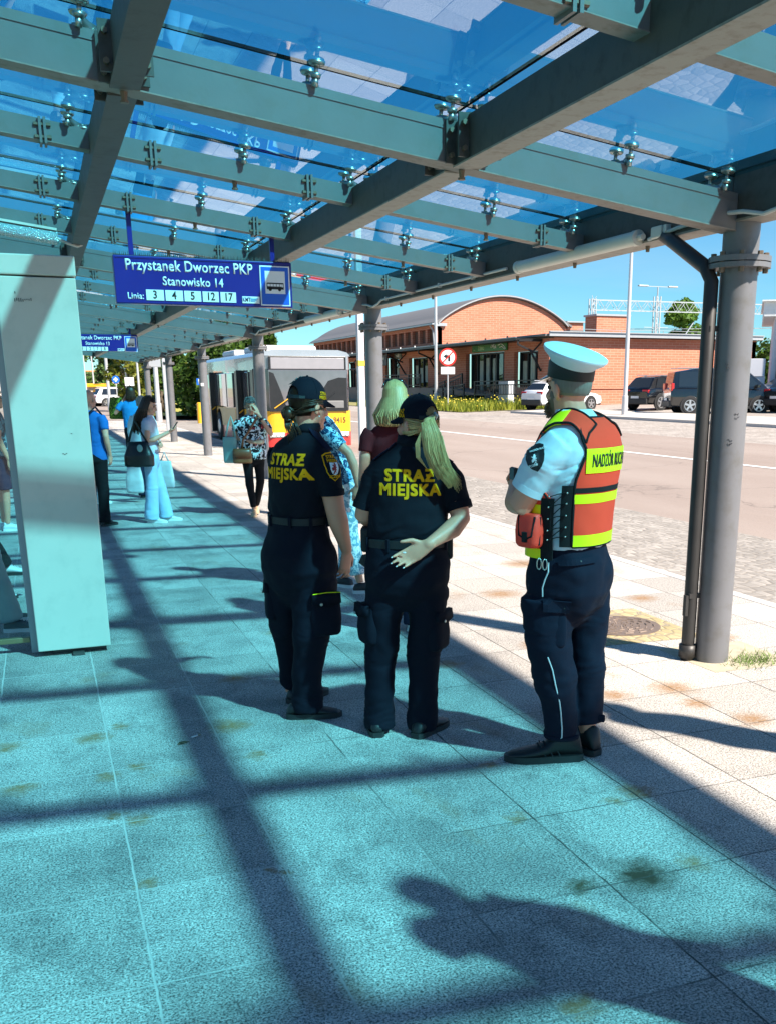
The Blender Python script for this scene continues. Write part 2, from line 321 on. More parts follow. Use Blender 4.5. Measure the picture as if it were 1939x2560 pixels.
# manhole and the bare square round the near column
m = MB(); m.lathe([(.30, 0), (.30, .006)], (3.71, 5.85, .001), 36)
for k in range(5):
    for q in range(14):
        a0 = q * 2 * math.pi / 14 + k * .3; r = .05 + .05 * k
        m.tube([(3.71 + r * math.cos(a0 + s_ * .12), 5.85 + r * math.sin(a0 + s_ * .12), .008) for s_ in range(int(2 + (k > 1)))], .006, 4)
tag(m.build('manhole_cover', simple('cast_iron', (.20, .15, .12), .6, .3, var=.3, vs=20, bump=.3)), 'round cast iron manhole cover set in the sunlit paving', 'manhole')
def patch(name, pts, z, mat):
    m = MB(); m.add([(x, y, z) for x, y in pts], [tuple(range(len(pts)))]); return tag(m.build(name, mat), kind='structure')
patch('manhole_surround', [(3.32, 5.4), (4.1, 5.35), (4.12, 6.3), (3.34, 6.35)], .0006 + .001, sett_mat('ochre_setts', (.42, .34, .18), (.52, .43, .26), 14))
patch('column_surround', [(3.62, 4.60), (4.22, 4.58), (4.24, 5.16), (3.60, 5.20)], .0016, simple('ochre_soil', (.42, .37, .27), .95, var=.4, vs=14, bump=.6, bs=70))
m_blade = simple('weed_green', (.12, .20, .03), .7, var=.3)
m = MB()
for k in range(420):
    x = 3.95 + random.gauss(.06, .11); y = 4.72 + random.gauss(0, .08); hh = random.uniform(.015, .05); a = random.uniform(0, 6.28); l = random.uniform(.01, .03)
    m.add([(x, y, 0), (x + .006 * math.cos(a), y + .006 * math.sin(a), 0), (x + l * math.sin(a), y + l * math.cos(a), hh)], [(0, 1, 2)])
tag(m.build('weeds', m_blade), kind='stuff')
# ================================================================== CANOPY
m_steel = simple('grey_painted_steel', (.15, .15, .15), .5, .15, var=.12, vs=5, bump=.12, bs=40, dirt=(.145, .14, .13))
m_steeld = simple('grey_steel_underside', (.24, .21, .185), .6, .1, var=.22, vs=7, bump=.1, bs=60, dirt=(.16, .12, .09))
m_beam = simple('shaded_brown_steel', (.075, .070, .062), .55, .1, var=.25, vs=5, bump=.12, bs=40, dirt=(.05, .042, .034)); m_beamu = simple('bounce_paled_underside', (.30, .27, .23), .6, .05, var=.2, vs=7, bump=.1, bs=60, dirt=(.20, .16, .12))  # brown beam steel: sides darkened for shade, undersides paled for ground bounce
m_dark = simple('dark_steel', (.07, .065, .06), .5, .3, var=.3, vs=9)
m_bolt = simple('rusty_bolt', (.20, .15, .11), .55, .6, var=.3, vs=30)
m_clamp = simple('clamp_metal', (.42, .43, .40), .32, .85, var=.2, vs=30)
m_rub = simple('black_rubber', (.006, .006, .007), .95, var=.2, spec=.05)
m_col = simple('column_paint', (.155, .155, .165), .42, .1, var=.10, vs=4, bump=.05, bs=30, dirt=(.13, .125, .12))
m_glass = glass_mat('blue_canopy_glass', (.135, .64, .83), 2.5, refl=(.88, .97, 1.0), dirt=.045)
def zb(x): return 2.97 - .1215 * x           # underside of the main rafters
XL, XE, XM, XW, Y0, DY = -1.2, 3.78, 2.05, .47, 4.86, 1.7
ZG = .285
can = thing('glass_canopy', 'long bus station canopy of grey steel beams and blue tinted glass on round columns', 'canopy', (0, 0, 0))
ys = [Y0 + DY * k for k in range(-6, 21)]
def bar_x(m, x0, x1, y, lo, hi, wd):
    n = 1; m.add([(x, y + sy * wd / 2, zb(x) + zz) for x in (x0, x1) for sy in (-1, 1) for zz in (lo, hi)],
                 [(1, 3, 2, 0), (6, 7, 5, 4), (2, 6, 4, 0), (5, 7, 3, 1), (4, 5, 1, 0), (3, 7, 6, 2)])
for k, y in enumerate(ys):
    main = (k - 6) % 4 == 0
    m = MB()
    if main:
        bar_x(m, XL, XE - .085, y, 0.0, .19, .11)
        m.cur = 0; bar_x(m, XL, XE - .09, y, .148, .155, .118)
        m.cur = 1; bar_x(m, XL, XE - .09, y, -.006, .0, .13)
    else:
        bar_x(m, XL, XE - .085, y, .085, .195, .09); m.cur = 1; bar_x(m, XL, XE - .09, y, .081, .085, .10)
        m.cur = 2
        for xx in (XW - .30, XW + .30, XM - .34, XE - .42) + ((XM + .12,) if k < 12 else ()):
            for dx in (-.013, .013): m.box((xx + dx, y, zb(xx) + .135), (.014, .13, .135))
            m.cur = 3
            for sy in (-.05, .05):
                for zz in (.10, .165): m.cyl((xx - .045, y + sy, zb(xx) + zz), (xx + .045, y + sy, zb(xx) + zz), .011, n=6)
            m.cur = 2
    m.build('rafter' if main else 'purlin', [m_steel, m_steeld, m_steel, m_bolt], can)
    for xx in ((XW, XM) if main else (1.25, 2.95)):   # drainage plugs under the steel
        zz = zb(xx) + (-.006 if main else .081); d = MB(); d.cyl((xx, y - .005, zz), (xx, y - .005, zz - .035), .016, .012, 8); d.cyl((xx, y - .005, zz - .035), (xx, y - .005, zz - .045), .019, n=8); d.build('bolt', m_bolt, can)
for xb, nm, wd, lo, hi in ((XM, 'main_beam', .12, -.002, .188), (XW, 'main_beam', .11, -.002, .188), (XL + .05, 'main_beam', .11, -.002, .188)):
    for k in range(-2, 5):     # one length between every two main rafters
        ya = Y0 + 6.8 * k + .056; yb = ya + 6.8 - .112
        if k == -2: ya = ys[0] - .1
        if yb > 40: yb = 39.2
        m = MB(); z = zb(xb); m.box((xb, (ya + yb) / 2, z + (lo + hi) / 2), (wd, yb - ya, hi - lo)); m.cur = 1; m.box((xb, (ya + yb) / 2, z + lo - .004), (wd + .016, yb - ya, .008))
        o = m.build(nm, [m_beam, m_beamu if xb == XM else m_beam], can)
        for yy in (ya + .012, yb - .012, ya + .17, yb - .17):
            p = MB(); p.box((xb, yy, z + .1), (wd + .10, .016, .19)); p.cur = 1
            for sx in (-1, 1):
                for zz in (.04, .15): p.cyl((xb + sx * (wd / 2 + .026), yy - .03, z + zz), (xb + sx * (wd / 2 + .026), yy + .03, z + zz), .013, n=6)
            p.build('splice_plate', [m_beam, m_bolt], o)
# edge beam with gutter, conduit
for k in range(-2, 6):
    ya, yb = Y0 + 6.8 * k - 3.4 + 3.4, Y0 + 6.8 * (k + 1)
    yb = min(yb, 39.4)
    if ya > 39: break
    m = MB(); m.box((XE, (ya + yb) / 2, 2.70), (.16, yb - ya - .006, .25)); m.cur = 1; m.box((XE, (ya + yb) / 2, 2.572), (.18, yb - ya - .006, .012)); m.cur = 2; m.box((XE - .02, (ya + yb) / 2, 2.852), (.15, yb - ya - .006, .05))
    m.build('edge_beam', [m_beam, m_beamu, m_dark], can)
    for q in range(1, 7): d = MB(); yy = ya + q * (yb - ya) / 7; d.cyl((XE + .01, yy, 2.566), (XE + .01, yy, 2.53), .016, .012, 8); d.build('bolt', m_bolt, can)
for k in range(0, 6):
    yc = Y0 + 6.8 * k; m = MB(); xx = XE - .098; z0 = 2.62
    m.tube([(xx, yc - 3.9, z0), (xx, yc - .62, z0), (xx, yc - .5, z0 - .03), (xx + .0, yc - .3, z0 - .05), (xx - .03, yc - .16, z0 - .02), (xx - .05, yc + .0, z0 - .01), (xx, yc + .2, z0 + .0), (xx, yc + .5, z0 - .015), (xx, yc + .8, z0 - .04)], .012, 7)
    for yy in (-3.2, -2.4, -1.6, -.8, .6): m.box((xx, yc + yy, z0), (.035, .03, .04))
    m.build('conduit', simple('white_conduit', (.55, .54, .50), .5, var=.15), can)
# glass panels, black seals and point fixings
gx = [(XL, XW - .006), (XW + .006, XM + .02), (XM + .032, XE - .03)]
for k in range(len(ys) - 1):
    for x0, x1 in gx:
        m = MB(); m.add([(x, y, zb(x) + ZG + dz) for x in (x0, x1) for y in (ys[k] + .006, ys[k + 1] - .006) for dz in (0, .014)],
              [(1, 3, 2, 0), (6, 7, 5, 4), (2, 6, 4, 0), (5, 7, 3, 1), (4, 5, 1, 0), (3, 7, 6, 2)]); m.build('glass_panel', m_glass, can)
for y in ys:
    m = MB(); m.add([(x, y + sy * .0055, zb(x) + ZG + dz) for x in (XL, XE - .03) for sy in (-1, 1) for dz in (-.001, .015)], [(1, 3, 2, 0), (6, 7, 5, 4), (2, 6, 4, 0), (5, 7, 3, 1), (4, 5, 1, 0), (3, 7, 6, 2)]); m.build('glass_seal', m_rub, can)
for xs_ in (XW, XM + .026):
    m = MB(); m.box((xs_, (ys[0] + ys[-1]) / 2, zb(xs_) + ZG + .007), (.0115, ys[-1] - ys[0], .017)); m.build('glass_seal', m_rub, can)
def clamp_mesh(four):
    m = MB(); m.smooth = True; top = ZG - .19
    for sx in ((-.085, .085) if four else (0,)):
        for sy in (-.075, .075):
            m.cyl((sx, sy, top - .004), (sx, sy, top - .014), .040, .034, 14); m.cyl((sx, sy, top - .014), (sx, sy, top - .02), .018, n=8)
            m.cyl((sx, sy, top - .02), (sx, sy, top - .052), .010, n=8); m.cyl((sx, sy, top - .052), (sx, sy, top - .068), .026, .022, 12); m.cyl((sx, sy, top - .068), (sx, sy, top - .105), .015, n=10)
            m.tube([(sx, sy, top - .06), (sx * .9, sy * .72, top - .066), (sx * .5, sy * .38, top - .082), (0, 0, .004)], [(.012, .018), (.011, .02), (.011, .024), (.014, .03)], 8)
    m.cyl((0, 0, 0), (0, 0, .02), .05, .035, 12)
    return m.mesh('glass_clamp', m_clamp)
CM = {f: clamp_mesh(f) for f in (True, False)}
far = []
tilt = math.atan(.1215)
for k, y in enumerate(ys):
    for xx, four in ((-.4, False), (XW - .08, True), (1.30, False), (XM, True), (2.97, False), (XE - .19, False)):
        P_ = (xx, y, zb(xx) + .19)
        if 5 <= k <= 16 and xx > -.2:
            o = put('glass_clamp', CM[four], can, P_); o.rotation_euler = (0, tilt, 0)
        else: far.append((P_, four))
m = MB(); m.smooth = True
for P_, four in far:
    me = CM[four]; m.add([v.co[:] for v in me.vertices], [p.vertices[:] for p in me.polygons], Matrix.Translation(P_) @ Matrix.Rotation(tilt, 4, 'Y'))
tag(m.build('far_glass_clamps', m_clamp, can), kind='stuff')
# columns
m_mark = simple('marker_ink', (.03, .03, .04), .6)
def column(y, x=XE, pipe=False, rad=.105, extra=None):
    m = MB(); m.smooth = True; m.cyl((x, y, -.02), (x, y, 2.33), rad, n=32, cap=False); m.cyl((x, y, 2.39), (x, y, 2.575), rad * .98, n=32, cap=False)
    c = m.build('column', m_col, can); smooth_angle(c)
    f = MB(); f.cyl((x, y, 2.325), (x, y, 2.352), .175, n=28); f.cyl((x, y, 2.358), (x, y, 2.388), .175, n=28); f.cur = 1
    for q in range(8):
        a = q * math.pi / 4 + .2; f.cyl((x + .145 * math.cos(a), y + .145 * math.sin(a), 2.30), (x + .145 * math.cos(a), y + .145 * math.sin(a), 2.41), .016, n=6)
    f.build('flange', [m_col, m_bolt], c)
    return c
for k in range(-1, 6):
    c = column(Y0 + 6.8 * k)
    if k == 1:
        m = MB(); m.cyl((XE, Y0 + 6.8, 1.35), (XE, Y0 + 6.8, 1.36), .107, n=32); 
    if k == 3:
        s = MB(); s.box((XE - .045, Y0 + 20.4 - .101, 1.72), (.07, .006, .07)); s.build('sticker', m_white, c)
m = MB(); m.smooth = True
px_, py_ = XE - .145, Y0 + .055
m.tube([(XE - .06, Y0 + .70, 2.60), (XE - .10, Y0 + .52, 2.53), (px_ + .0, py_ + .06, 2.34), (px_, py_, 2.26), (px_, py_, 1.2), (px_, py_, .14), (px_, py_, .0)], .042, 14); m.cyl((px_, py_, .02), (px_, py_, .10), .055, n=14)
m.smooth = False; m.box((px_ + .04, py_ - .03, .42), (.16, .02, .03)); m.box((px_ - .05, py_ - .02, .36), (.02, .03, .13)); m.box((px_ + .05, py_ - .03, 2.0), (.14, .02, .03))
m.build('downpipe', simple('dark_pipe', (.035, .033, .032), .45, .2, var=.3, vs=4), can)
# scribbles on the near column
cc = [x for x in bpy.data.objects if x.name.startswith('column') and x.type == 'MESH']
near = min(cc, key=lambda o: abs(sum((v.co.y for v in o.data.vertices)) / len(o.data.vertices) - Y0))
def scribble(z, ang, seed, sc_=.017):
    rnd = random.Random(seed); m = MB()
    for line in range(2):
        a = ang + line * .04; zz = z - line * sc_ * 1.3; pts = []
        for q in range(9):
            a += rnd.uniform(.01, .05); pts.append((XE + .1068 * math.cos(a), Y0 + .1068 * math.sin(a), zz + rnd.uniform(-1, 1) * sc_ * .5))
        m.tube(pts, .0011, 4)
    m.build('scribble', m_mark, near)
scribble(1.52, R(-112), 3); scribble(1.37, R(-128), 5); scribble(1.80, R(-150), 8, .015)
# ------------------------------------------------------------------ batten lights under the edge beam
m_tube = simple('batten_plastic', (.62, .60, .52), .4, var=.12, vs=5)
def batten(y0, y1, label, x=XE - .12, z=2.60):
    t = thing('batten_light', label, 'light', (x, (y0 + y1) / 2, z), group='battens along the canopy edge beam'); L = (y1 - y0) / 2
    m = MB(); m.smooth = True; m.tube([(0, -L + .05, 0), (0, L - .05, 0)], .045, 16); smooth_angle(m.build('diffuser', m_tube, t))
    for s_ in (-1, 1):
        e = MB(); e.cyl((0, s_ * (L - .05), 0), (0, s_ * L, 0), .049, n=16); e.cyl((0, s_ * L, 0), (0, s_ * (L + .05), 0), .02, n=10); smooth_angle(e.build('end_cap', m_tube, t))
    b = MB(); b.box((.03, -L - .18, .01), (.05, .12, .07), bev=.01); b.build('junction_box', m_tube, t)
    return t
batten(5.74, 7.50, 'pale tube light under the canopy edge, nearest the big right column'); batten(12.65, 14.35, 'pale tube light under the canopy edge just past the second column'); batten(19.45, 21.1, 'pale tube light under the canopy edge past the third column'); batten(26.2, 27.9, 'pale tube light under the canopy edge past the fourth column')
t = thing('batten_light', 'glittering tube light across the canopy above the white cabinet', 'light', (-.35, 9.85, 3.02))
def sparkle():
    q = NT('glitter_diffuser'); d = q.ramp(q.vor(110, out=0), [(.1, 1.), (.5, .25)]); q.p(Base_Color=q.mix(d, (.25, .55, .6), (.95, .97, 1)), Roughness=.12, Metallic=.5); q.bump(q.vor(110), 1.0, .01); return q.m  # white glints and cyan light put into the diffuser colour
m = MB(); m.smooth = True; m.tube([(-.7, 0, .085), (.64, 0, -.08)], .058, 16); smooth_angle(m.build('diffuser', sparkle(), t))
m = MB(); m.smooth = True; m.tube([(.64, 0, -.08), (.72, .02, -.11), (.80, .05, -.13), (.86, .10, -.10), (.88, .3, -.02), (.90, .9, .02)], .014, 8); m.build('cable', simple('white_conduit', (.55, .54, .50)), t)
m = MB(); m.bar((-.7, 0, .155), (.64, 0, -.01), .09, .02); m.build('housing', m_tube, t)
# ------------------------------------------------------------------ hanging stop signs
m_navy = simple('sign_navy', (.006, .013, .21), .35, var=.12, vs=3, coat=.2); m_blue = simple('sign_blue', (.01, .12, .62), .35, var=.06); m_sw = simple('sign_white', (.82, .83, .83), .4, var=.04); m_ink = simple('sign_black', (.01, .01, .012), .5)
m_spike = simple('spike_plastic', (.03, .03, .03), .5)
def stop_sign(Y, n_stand, lines, label, x0=.62, x1=1.995, z0=2.297, z1=2.645):
    t = thing('stop_sign', label, 'sign', ((x0 + x1) / 2, Y, z0), group='blue hanging stop signs'); W_ = x1 - x0; H_ = z1 - z0; hw = W_ / 2
    m = MB(); m.box((0, .05, H_ / 2), (W_, .1, H_), bev=.008); bd = m.build('panel', m_navy, t)
    m = MB()
    for (a, b, c, d) in ((-hw + .006, hw - .006, H_ - .018, H_ - .006), (-hw + .006, hw - .006, .006, .018)): m.box(((a + b) / 2, -.002, (c + d) / 2), (b - a, .006, d - c))
    for s_ in (-1, 1): m.box((s_ * (hw - .011), -.002, H_ / 2), (.012, .006, H_ - .036))
    m.build('rim', m_navy, t)
    X = lambda u: (u - 290) / 956 - hw
    Z = lambda v: H_ - (v - 122) / 956
    FM = lambda u, v: frame_M((X(u), -.0015, Z(v)), (1, 0, 0), (0, 0, 1))
    text_flat('lettering', 'Przystanek Dworzec PKP', .112, FM(835, 188), m_sw, t, .0022, sx=.80, spacing=1.05)
    text_flat('lettering', 'Stanowisko ' + n_stand, .092, FM(852, 294), m_sw, t, .0018, sx=.82, spacing=1.05)
    text_flat('lettering', 'Linia:', .066, FM(430, 402), m_sw, t, .0012, sx=.85, spacing=1.05)
    for s_, (a, b) in zip(lines, ((505, 632), (643, 770), (780, 903), (915, 1035), (1048, 1165))):
        m = MB(); m.box(((X(a) + X(b)) / 2, -.003, Z(391)), (X(b) - X(a), .006, .078)); p = m.build('line_plate', m_sw, t)
        text_flat('number', s_, .082, frame_M(((X(a) + X(b)) / 2, -.0065, Z(391)), (1, 0, 0), (0, 0, 1)), m_ink, p, .0012, sx=.85)
    m = MB(); m.box((X(1278), -.003, Z(404)), (.138, .006, .052)); p = m.build('logo_plate', m_sw, t)
    text_flat('logo', 'KMT', .045, frame_M((X(1245), -.0065, Z(404)), (1, 0, 0), (0, 0, 1)), simple('logo_navy', (.05, .05, .25), .5), p, .0005, sx=.7)
    m = MB()
    for i, (wd) in enumerate((.062, .05, .034)): m.box((X(1275) + wd / 2, -.0075, Z(396 + i * 9)), (wd, .003, .0055))
    m.build('logo_lines', simple('logo_cyan', (.03, .35, .6), .5), p)
    # bus pictogram board
    cx = X(1470); m = MB(); m.box((cx, -.003, Z(297)), (.243, .006, .305), bev=.002); p = m.build('pictogram_board', m_sw, t)
    m = MB(); m.box((cx, -.0075, Z(297)), (.222, .004, .284), bev=.0015); m.build('blue_field', m_blue, p)
    m = MB(); m.box((cx, -.0105, Z(272)), (.162, .003, .172)); m.build('white_field', m_sw, p)
    bz = Z(300); m = MB(); m.box((cx, -.013, bz), (.138, .003, .046), bev=.001); m.box((cx + .002, -.013, bz + .012), (.132, .0025, .03), bev=.001)
    for sx in (-.042, .034): m.cyl((cx + sx, -.0145, bz - .024), (cx + sx, -.0115, bz - .024), .0125, n=14)
    m.build('bus_silhouette', m_ink, p)
    m = MB()
    for i in range(5): m.box((cx - .054 + i * .025, -.0153, bz + .008), (.021, .002, .018))
    m.box((cx + .058, -.0153, bz + .006), (.012, .002, .022)); m.build('bus_windows', m_sw, p)
    # hanging rods and pigeon spikes
    for sx in (-.545, .545):
        m = MB(); zt = zb((x0 + x1) / 2 + sx) + .085 - z0; m.box((sx, .05, (H_ + zt) / 2), (.035, .03, zt - H_ + .02)); m.build('hanging_rod', m_navy, t)
    m = MB(); m.box((0, .05, H_ + .004), (W_ - .02, .05, .006)); n = 92
    for i in range(n):
        for sy in (.033, .067):
            x = -hw + .012 + (W_ - .024) * i / (n - 1) + random.uniform(-.002, .002); m.add([(x - .0028, sy, H_), (x + .0028, sy, H_), (x, sy + .005, H_), (x + random.uniform(-.004, .004), sy + random.uniform(-.012, .012), H_ + .042)], [(0, 1, 3), (1, 2, 3), (2, 0, 3)])
    m.build('pigeon_spikes', m_spike, t); return t
stop_sign(8.26, '14', ['3', '4', '5', '12', '17'], 'blue hanging sign with pigeon spikes reading Stanowisko 14')
stop_sign(21.86, '13', ['1', '2', '7', '8'], 'farther blue hanging sign reading Stanowisko 13, partly behind the white cabinet', z0=2.375, z1=2.70)
# ------------------------------------------------------------------ white cabinet and shelter glazing
m_cab = simple('cabinet_white', (.58, .53, .45), .32, var=.05, vs=2.5, dirt=(.50, .47, .40), coat=.3)
t = thing('display_cabinet', 'tall white cabinet at the end of the shelter glass', 'cabinet', (.05, 6.53, 0))
m = MB(); m.box((0, .21, 1.17), (.44, .42, 2.26), bev=.006); m.build('body', m_cab, t)
m = MB(); m.box((-.0, .21, 2.366), (.45, .43, .115), bev=.008); m.build('lid', m_cab, t)
m = MB(); m.box((.03, .23, .02), (.33, .3, .05)); m.box((.02, -.005, .01), (.07, .05, .02)); m.build('base', m_dark, t)
m = MB(); m.box((-.12, -.002, 2.21), (.004, .003, .012))
for i in range(9): m.box((-.125 + i * .011, -.0015, 2.17 + random.uniform(-.004, .004)), (.004, .003, random.uniform(.006, .022)))
for (x, z) in ((.05, 1.28), (.07, 1.281), (.06, 1.275), (.11, 1.40)): m.box((x, -.0012, z), (random.uniform(.004, .012), .002, .003))
m.build('torn_sticker', m_ink, t)
t = thing('shelter_glazing', 'clear glass shelter wall in a grey frame left of the white cabinet', 'shelter', (-.19, 6.7, 0))
m_clear = glass_mat('clear_glass', (.80, .90, .90), 1.45); m_frame = simple('shelter_frame', (.33, .34, .36), .4, .3, var=.1)
m = MB(); m.box((0, 0, 1.15), (.045, .06, 2.3), bev=.006); m.build('post', m_frame, t)
m = MB(); m.box((-1.7, 0, 1.15), (.045, .06, 2.3), bev=.006); m.build('post', m_frame, t)
m = MB(); m.box((-.85, 0, .09), (1.65, .045, .035), bev=.004); m.build('bottom_rail', simple('brass_rail', (.28, .22, .12), .35, .6, var=.3), t)
m = MB(); m.box((-.85, 0, 2.25), (1.65, .045, .05), bev=.004); m.build('top_rail', m_frame, t)
m = MB(); m.box((-.85, 0, 1.16), (1.65, .010, 2.1)); m.build('pane', m_clear, t)

# small litter on the paving
t = thing('leaf', 'flat dark leaf lying on the shaded paving', 'leaf', (.475, 4.60, .001), .4); m = MB(); m.add([(-.03, 0, .001), (-.01, .016, .006), (.02, .014, .004), (.038, 0, .001), (.02, -.013, .006), (-.01, -.015, .003)], [(0, 5, 4, 3, 2, 1)]); m.build('blade', simple('dead_leaf', (.05, .045, .02), .8), t); m = MB(); m.tube([(-.03, 0, .003), (.038, 0, .003)], .0012, 4); m.build('vein', m_soil, t)
t = thing('cigarette_end', 'pale cigarette end on the shaded paving', 'litter', (.545, 4.67, .005), .5); m = MB(); m.cyl((-.022, 0, 0), (.014, 0, 0), .0042, n=8); m.build('paper', m_white, t); m = MB(); m.cyl((.0142, 0, 0), (.03, 0, 0), .0043, n=8); m.build('filter', m_soil, t)
# ================================================================== STATION BUILDING
def brick_mat(name, c0, c1, mortar):
    t = NT(name); s = t.n('SeparateXYZ'); t.set(s.inputs[0], t.obj()); cb = t.n('CombineXYZ'); t.set(cb.inputs[0], t.math('ADD', s.outputs[0], s.outputs[1])); t.set(cb.inputs[1], s.outputs[2])
    b = t.n('TexBrick', {'Scale': 1.0, 'Mortar Size': .012, 'Mortar Smooth': .3, 'Brick Width': .52, 'Row Height': .15, 'Bias': -.2}); t.set(b.inputs['Vector'], cb.outputs[0]); b.inputs['Color1'].default_value = c4(c0); b.inputs['Color2'].default_value = c4(c1); b.inputs['Mortar'].default_value = c4(mortar)
    base = t.mix(t.ramp(t.noise(.5, 6, .6), [(.3, 0.), (.75, .35)]), b.outputs[0], [x * .75 for x in c0]); t.p(Base_Color=base, Roughness=.85); t.b.inputs['Specular IOR Level'].default_value = .2; t.bump(b.outputs[1], -.3, .01); return t.m
m_brick = brick_mat('red_brick', (.50, .165, .098), (.58, .215, .135), (.58, .36, .27)); m_roof = simple('grey_roof_sheet', (.15, .145, .145), .6, var=.1, vs=.6, bump=.2, bs=2); m_trim = simple('pale_metal_trim', (.36, .38, .40), .4, .2, var=.06); m_blk = simple('black_metal', (.018, .017, .017), .45, .3, var=.2); m_win = simple('dark_window', (.015, .018, .02), .06, var=.3, spec=.8)
m_curt = simple('pale_interior', (.36, .38, .30), .6, var=.5, vs=2.2); m_grn = simple('shop_green', (.02, .19, .035), .45, var=.1); m_wall2 = simple('recess_plaster', (.13, .06, .04), .9, var=.2)
st = thing('brick_station', 'red brick station building with an arched gable, clerestory windows and a long shop front canopy', 'building', (28, 53, .5))
def bs(m, name, mats, parent=st): return m.build(name, mats, parent, loc=None)
def off(m): return m
# all parts below are given in world coordinates, shifted into the building's frame
OFF = Vector((-28, -53, -.5))
def part(m, name, mats, parent=st):
    m.v = [tuple(Vector(p) + OFF) for p in m.v]; return m.build(name, mats, parent)
m = MB()   # low block: facade (-X) with openings, lit end wall (-Y)
ops = [(54.45, 57.75, 1.6, 3.75), (59.2, 65.5, 1.25, 3.85), (73.0, 77.3, 1.6, 3.85), (79.6, 83.2, 1.6, 4.0), (86, 89, 1.6, 3.9), (92, 95, 1.6, 3.9)]
yy = 53.0
for a, b, z0, z1 in ops:
    m.box((28.15, (yy + a) / 2, 2.1), (.3, a - yy, 4.6)); m.box((28.15, (a + b) / 2, (z1 + 4.4) / 2), (.3, b - a, 4.4 - z1)); m.box((28.15, (a + b) / 2, (z0 - .2) / 2), (.3, b - a, z0 + .2)); yy = b
m.box((28.15, (yy + 107) / 2, 2.1), (.3, 107 - yy, 4.6))
m.box((35.65, 53.15, 2.4), (14.7, .3, 4.1)); m.box((35.3, 52.97, 1.56), (14.6, .08, .10)); m.box((42.85, 62, 2.1), (.3, 18, 4.6))
part(m, 'wall', m_brick)
m = MB(); m.box((35.3, 61.8, 4.56), (15.6, 18.4, .12)); m.cur = 1; m.box((35.4, 52.50, 4.60), (15.4, .10, .22)); m.box((35.4, 52.47, 4.74), (15.4, .2, .05)); part(m, 'flat_roof', [m_roof, m_trim])
for a, b, z0, z1 in ops:
    m = MB(); w_ = b - a; m.box((28.55, (a + b) / 2, (z0 + z1) / 2), (.06, w_, z1 - z0))
    m.cur = 1
    n = max(2, round(w_ / 1.1))
    for i in range(n + 1): m.box((28.48, a + w_ * i / n, (z0 + z1) / 2), (.10, .09, z1 - z0))
    m.box((28.48, (a + b) / 2, z1 - .05), (.10, w_, .1))
    m.cur = 2; k = random.Random(int(a))
    for i in range(n):
        if k.random() < .75: y0 = a + w_ * (i + .12) / n; m.box((28.505, y0 + w_ * .34 / n, z0 + (z1 - z0) * k.uniform(.35, .55)), (.04, w_ * k.uniform(.3, .62) / n, (z1 - z0) * k.uniform(.5, .8)))
    part(m, 'shop_window', [m_win, m_blk, m_curt])
# clerestory hall
m = MB(); y0, y1 = 71.0, 107.0; n = 21; pitch = (y1 - y0 - 1.2) / n
for i in range(n + 1):
    yc = y0 + .6 + pitch * i; m.box((28.15, yc, 5.35), (.3, .42, 1.02))
m.box((28.15, (y0 + y1) / 2, 4.6), (.3, 36, .5)); m.box((28.12, (y0 + y1) / 2, 6.0), (.36, 36, .28)); m.box((28.2, y0 + .25, 5.3), (.4, .5, 1.2)); m.box((28.2, y1 - .25, 5.3), (.4, .5, 1.2))
arc = [(28 + 11 * i / 24, 6.1 + 2.05 * (1 - ((i - 12) / 12) ** 2) ** .75 if 0 < i < 24 else 6.1) for i in range(25)]
arc = [(x, 6.05 + 2.1 * math.sin(math.pi * (x - 28) / 11) ** .8) for x, _ in arc]
m.prism([(28.05, 4.4), (39, 4.4)] + arc[::-1][:-1] + [(28.05, 6.05)], .3, Matrix.Translation((0, 71, 0)))
m.box((39.75, 71.4, 5.2), (1.4, .9, 2.6)); part(m, 'hall_wall', m_brick)
for i in range(n): 
    m = MB(); yc = y0 + .6 + pitch * (i + .5); m.box((28.26, yc, 5.35), (.06, pitch - .40, 1.04)); m.cur = 1; m.box((28.21, yc, 4.86), (.2, pitch - .42, .05)); part(m, 'clerestory_window', [m_wall2, m_brick])
m = MB(); N = len(arc)
vs = [(x + (-.35 if i == 0 else .35 if i == N - 1 else 0), y, z + dz) for y in (70.75, 107.3) for i, (x, z) in enumerate(arc) for dz in (.06, .22)]
def ix(a, i, d): return a * 2 * N + i * 2 + d
fs = []
for i in range(N - 1): fs += [(ix(0, i, 1), ix(0, i + 1, 1), ix(1, i + 1, 1), ix(1, i, 1)), (ix(0, i, 0), ix(1, i, 0), ix(1, i + 1, 0), ix(0, i + 1, 0)), (ix(0, i, 0), ix(0, i + 1, 0), ix(0, i + 1, 1), ix(0, i, 1)), (ix(1, i, 0), ix(1, i, 1), ix(1, i + 1, 1), ix(1, i + 1, 0))]
fs += [(ix(0, 0, 0), ix(0, 0, 1), ix(1, 0, 1), ix(1, 0, 0)), (ix(0, N - 1, 0), ix(1, N - 1, 0), ix(1, N - 1, 1), ix(0, N - 1, 1))]
m.add(vs, fs); r_ = part(m, 'barrel_roof', m_roof)
m = MB(); m.box((27.7, 89, 6.15), (.4, 36.6, .10)); m.box((28.2, 70.85, 6.12), (1.0, .2, .22)); m.box((39.75, 71.3, 6.56), (1.7, 1.1, .10)); m.tube([(27.5, 71.2, 6.05), (27.75, 71.2, 5.7), (27.85, 71.2, 4.5)], .06, 8); part(m, 'eaves', m_trim, r_)
m = MB(); m.tube([(x, 70.74, z + .14) for x, z in arc], .05, 6); part(m, 'verge_trim', m_trim, r_)
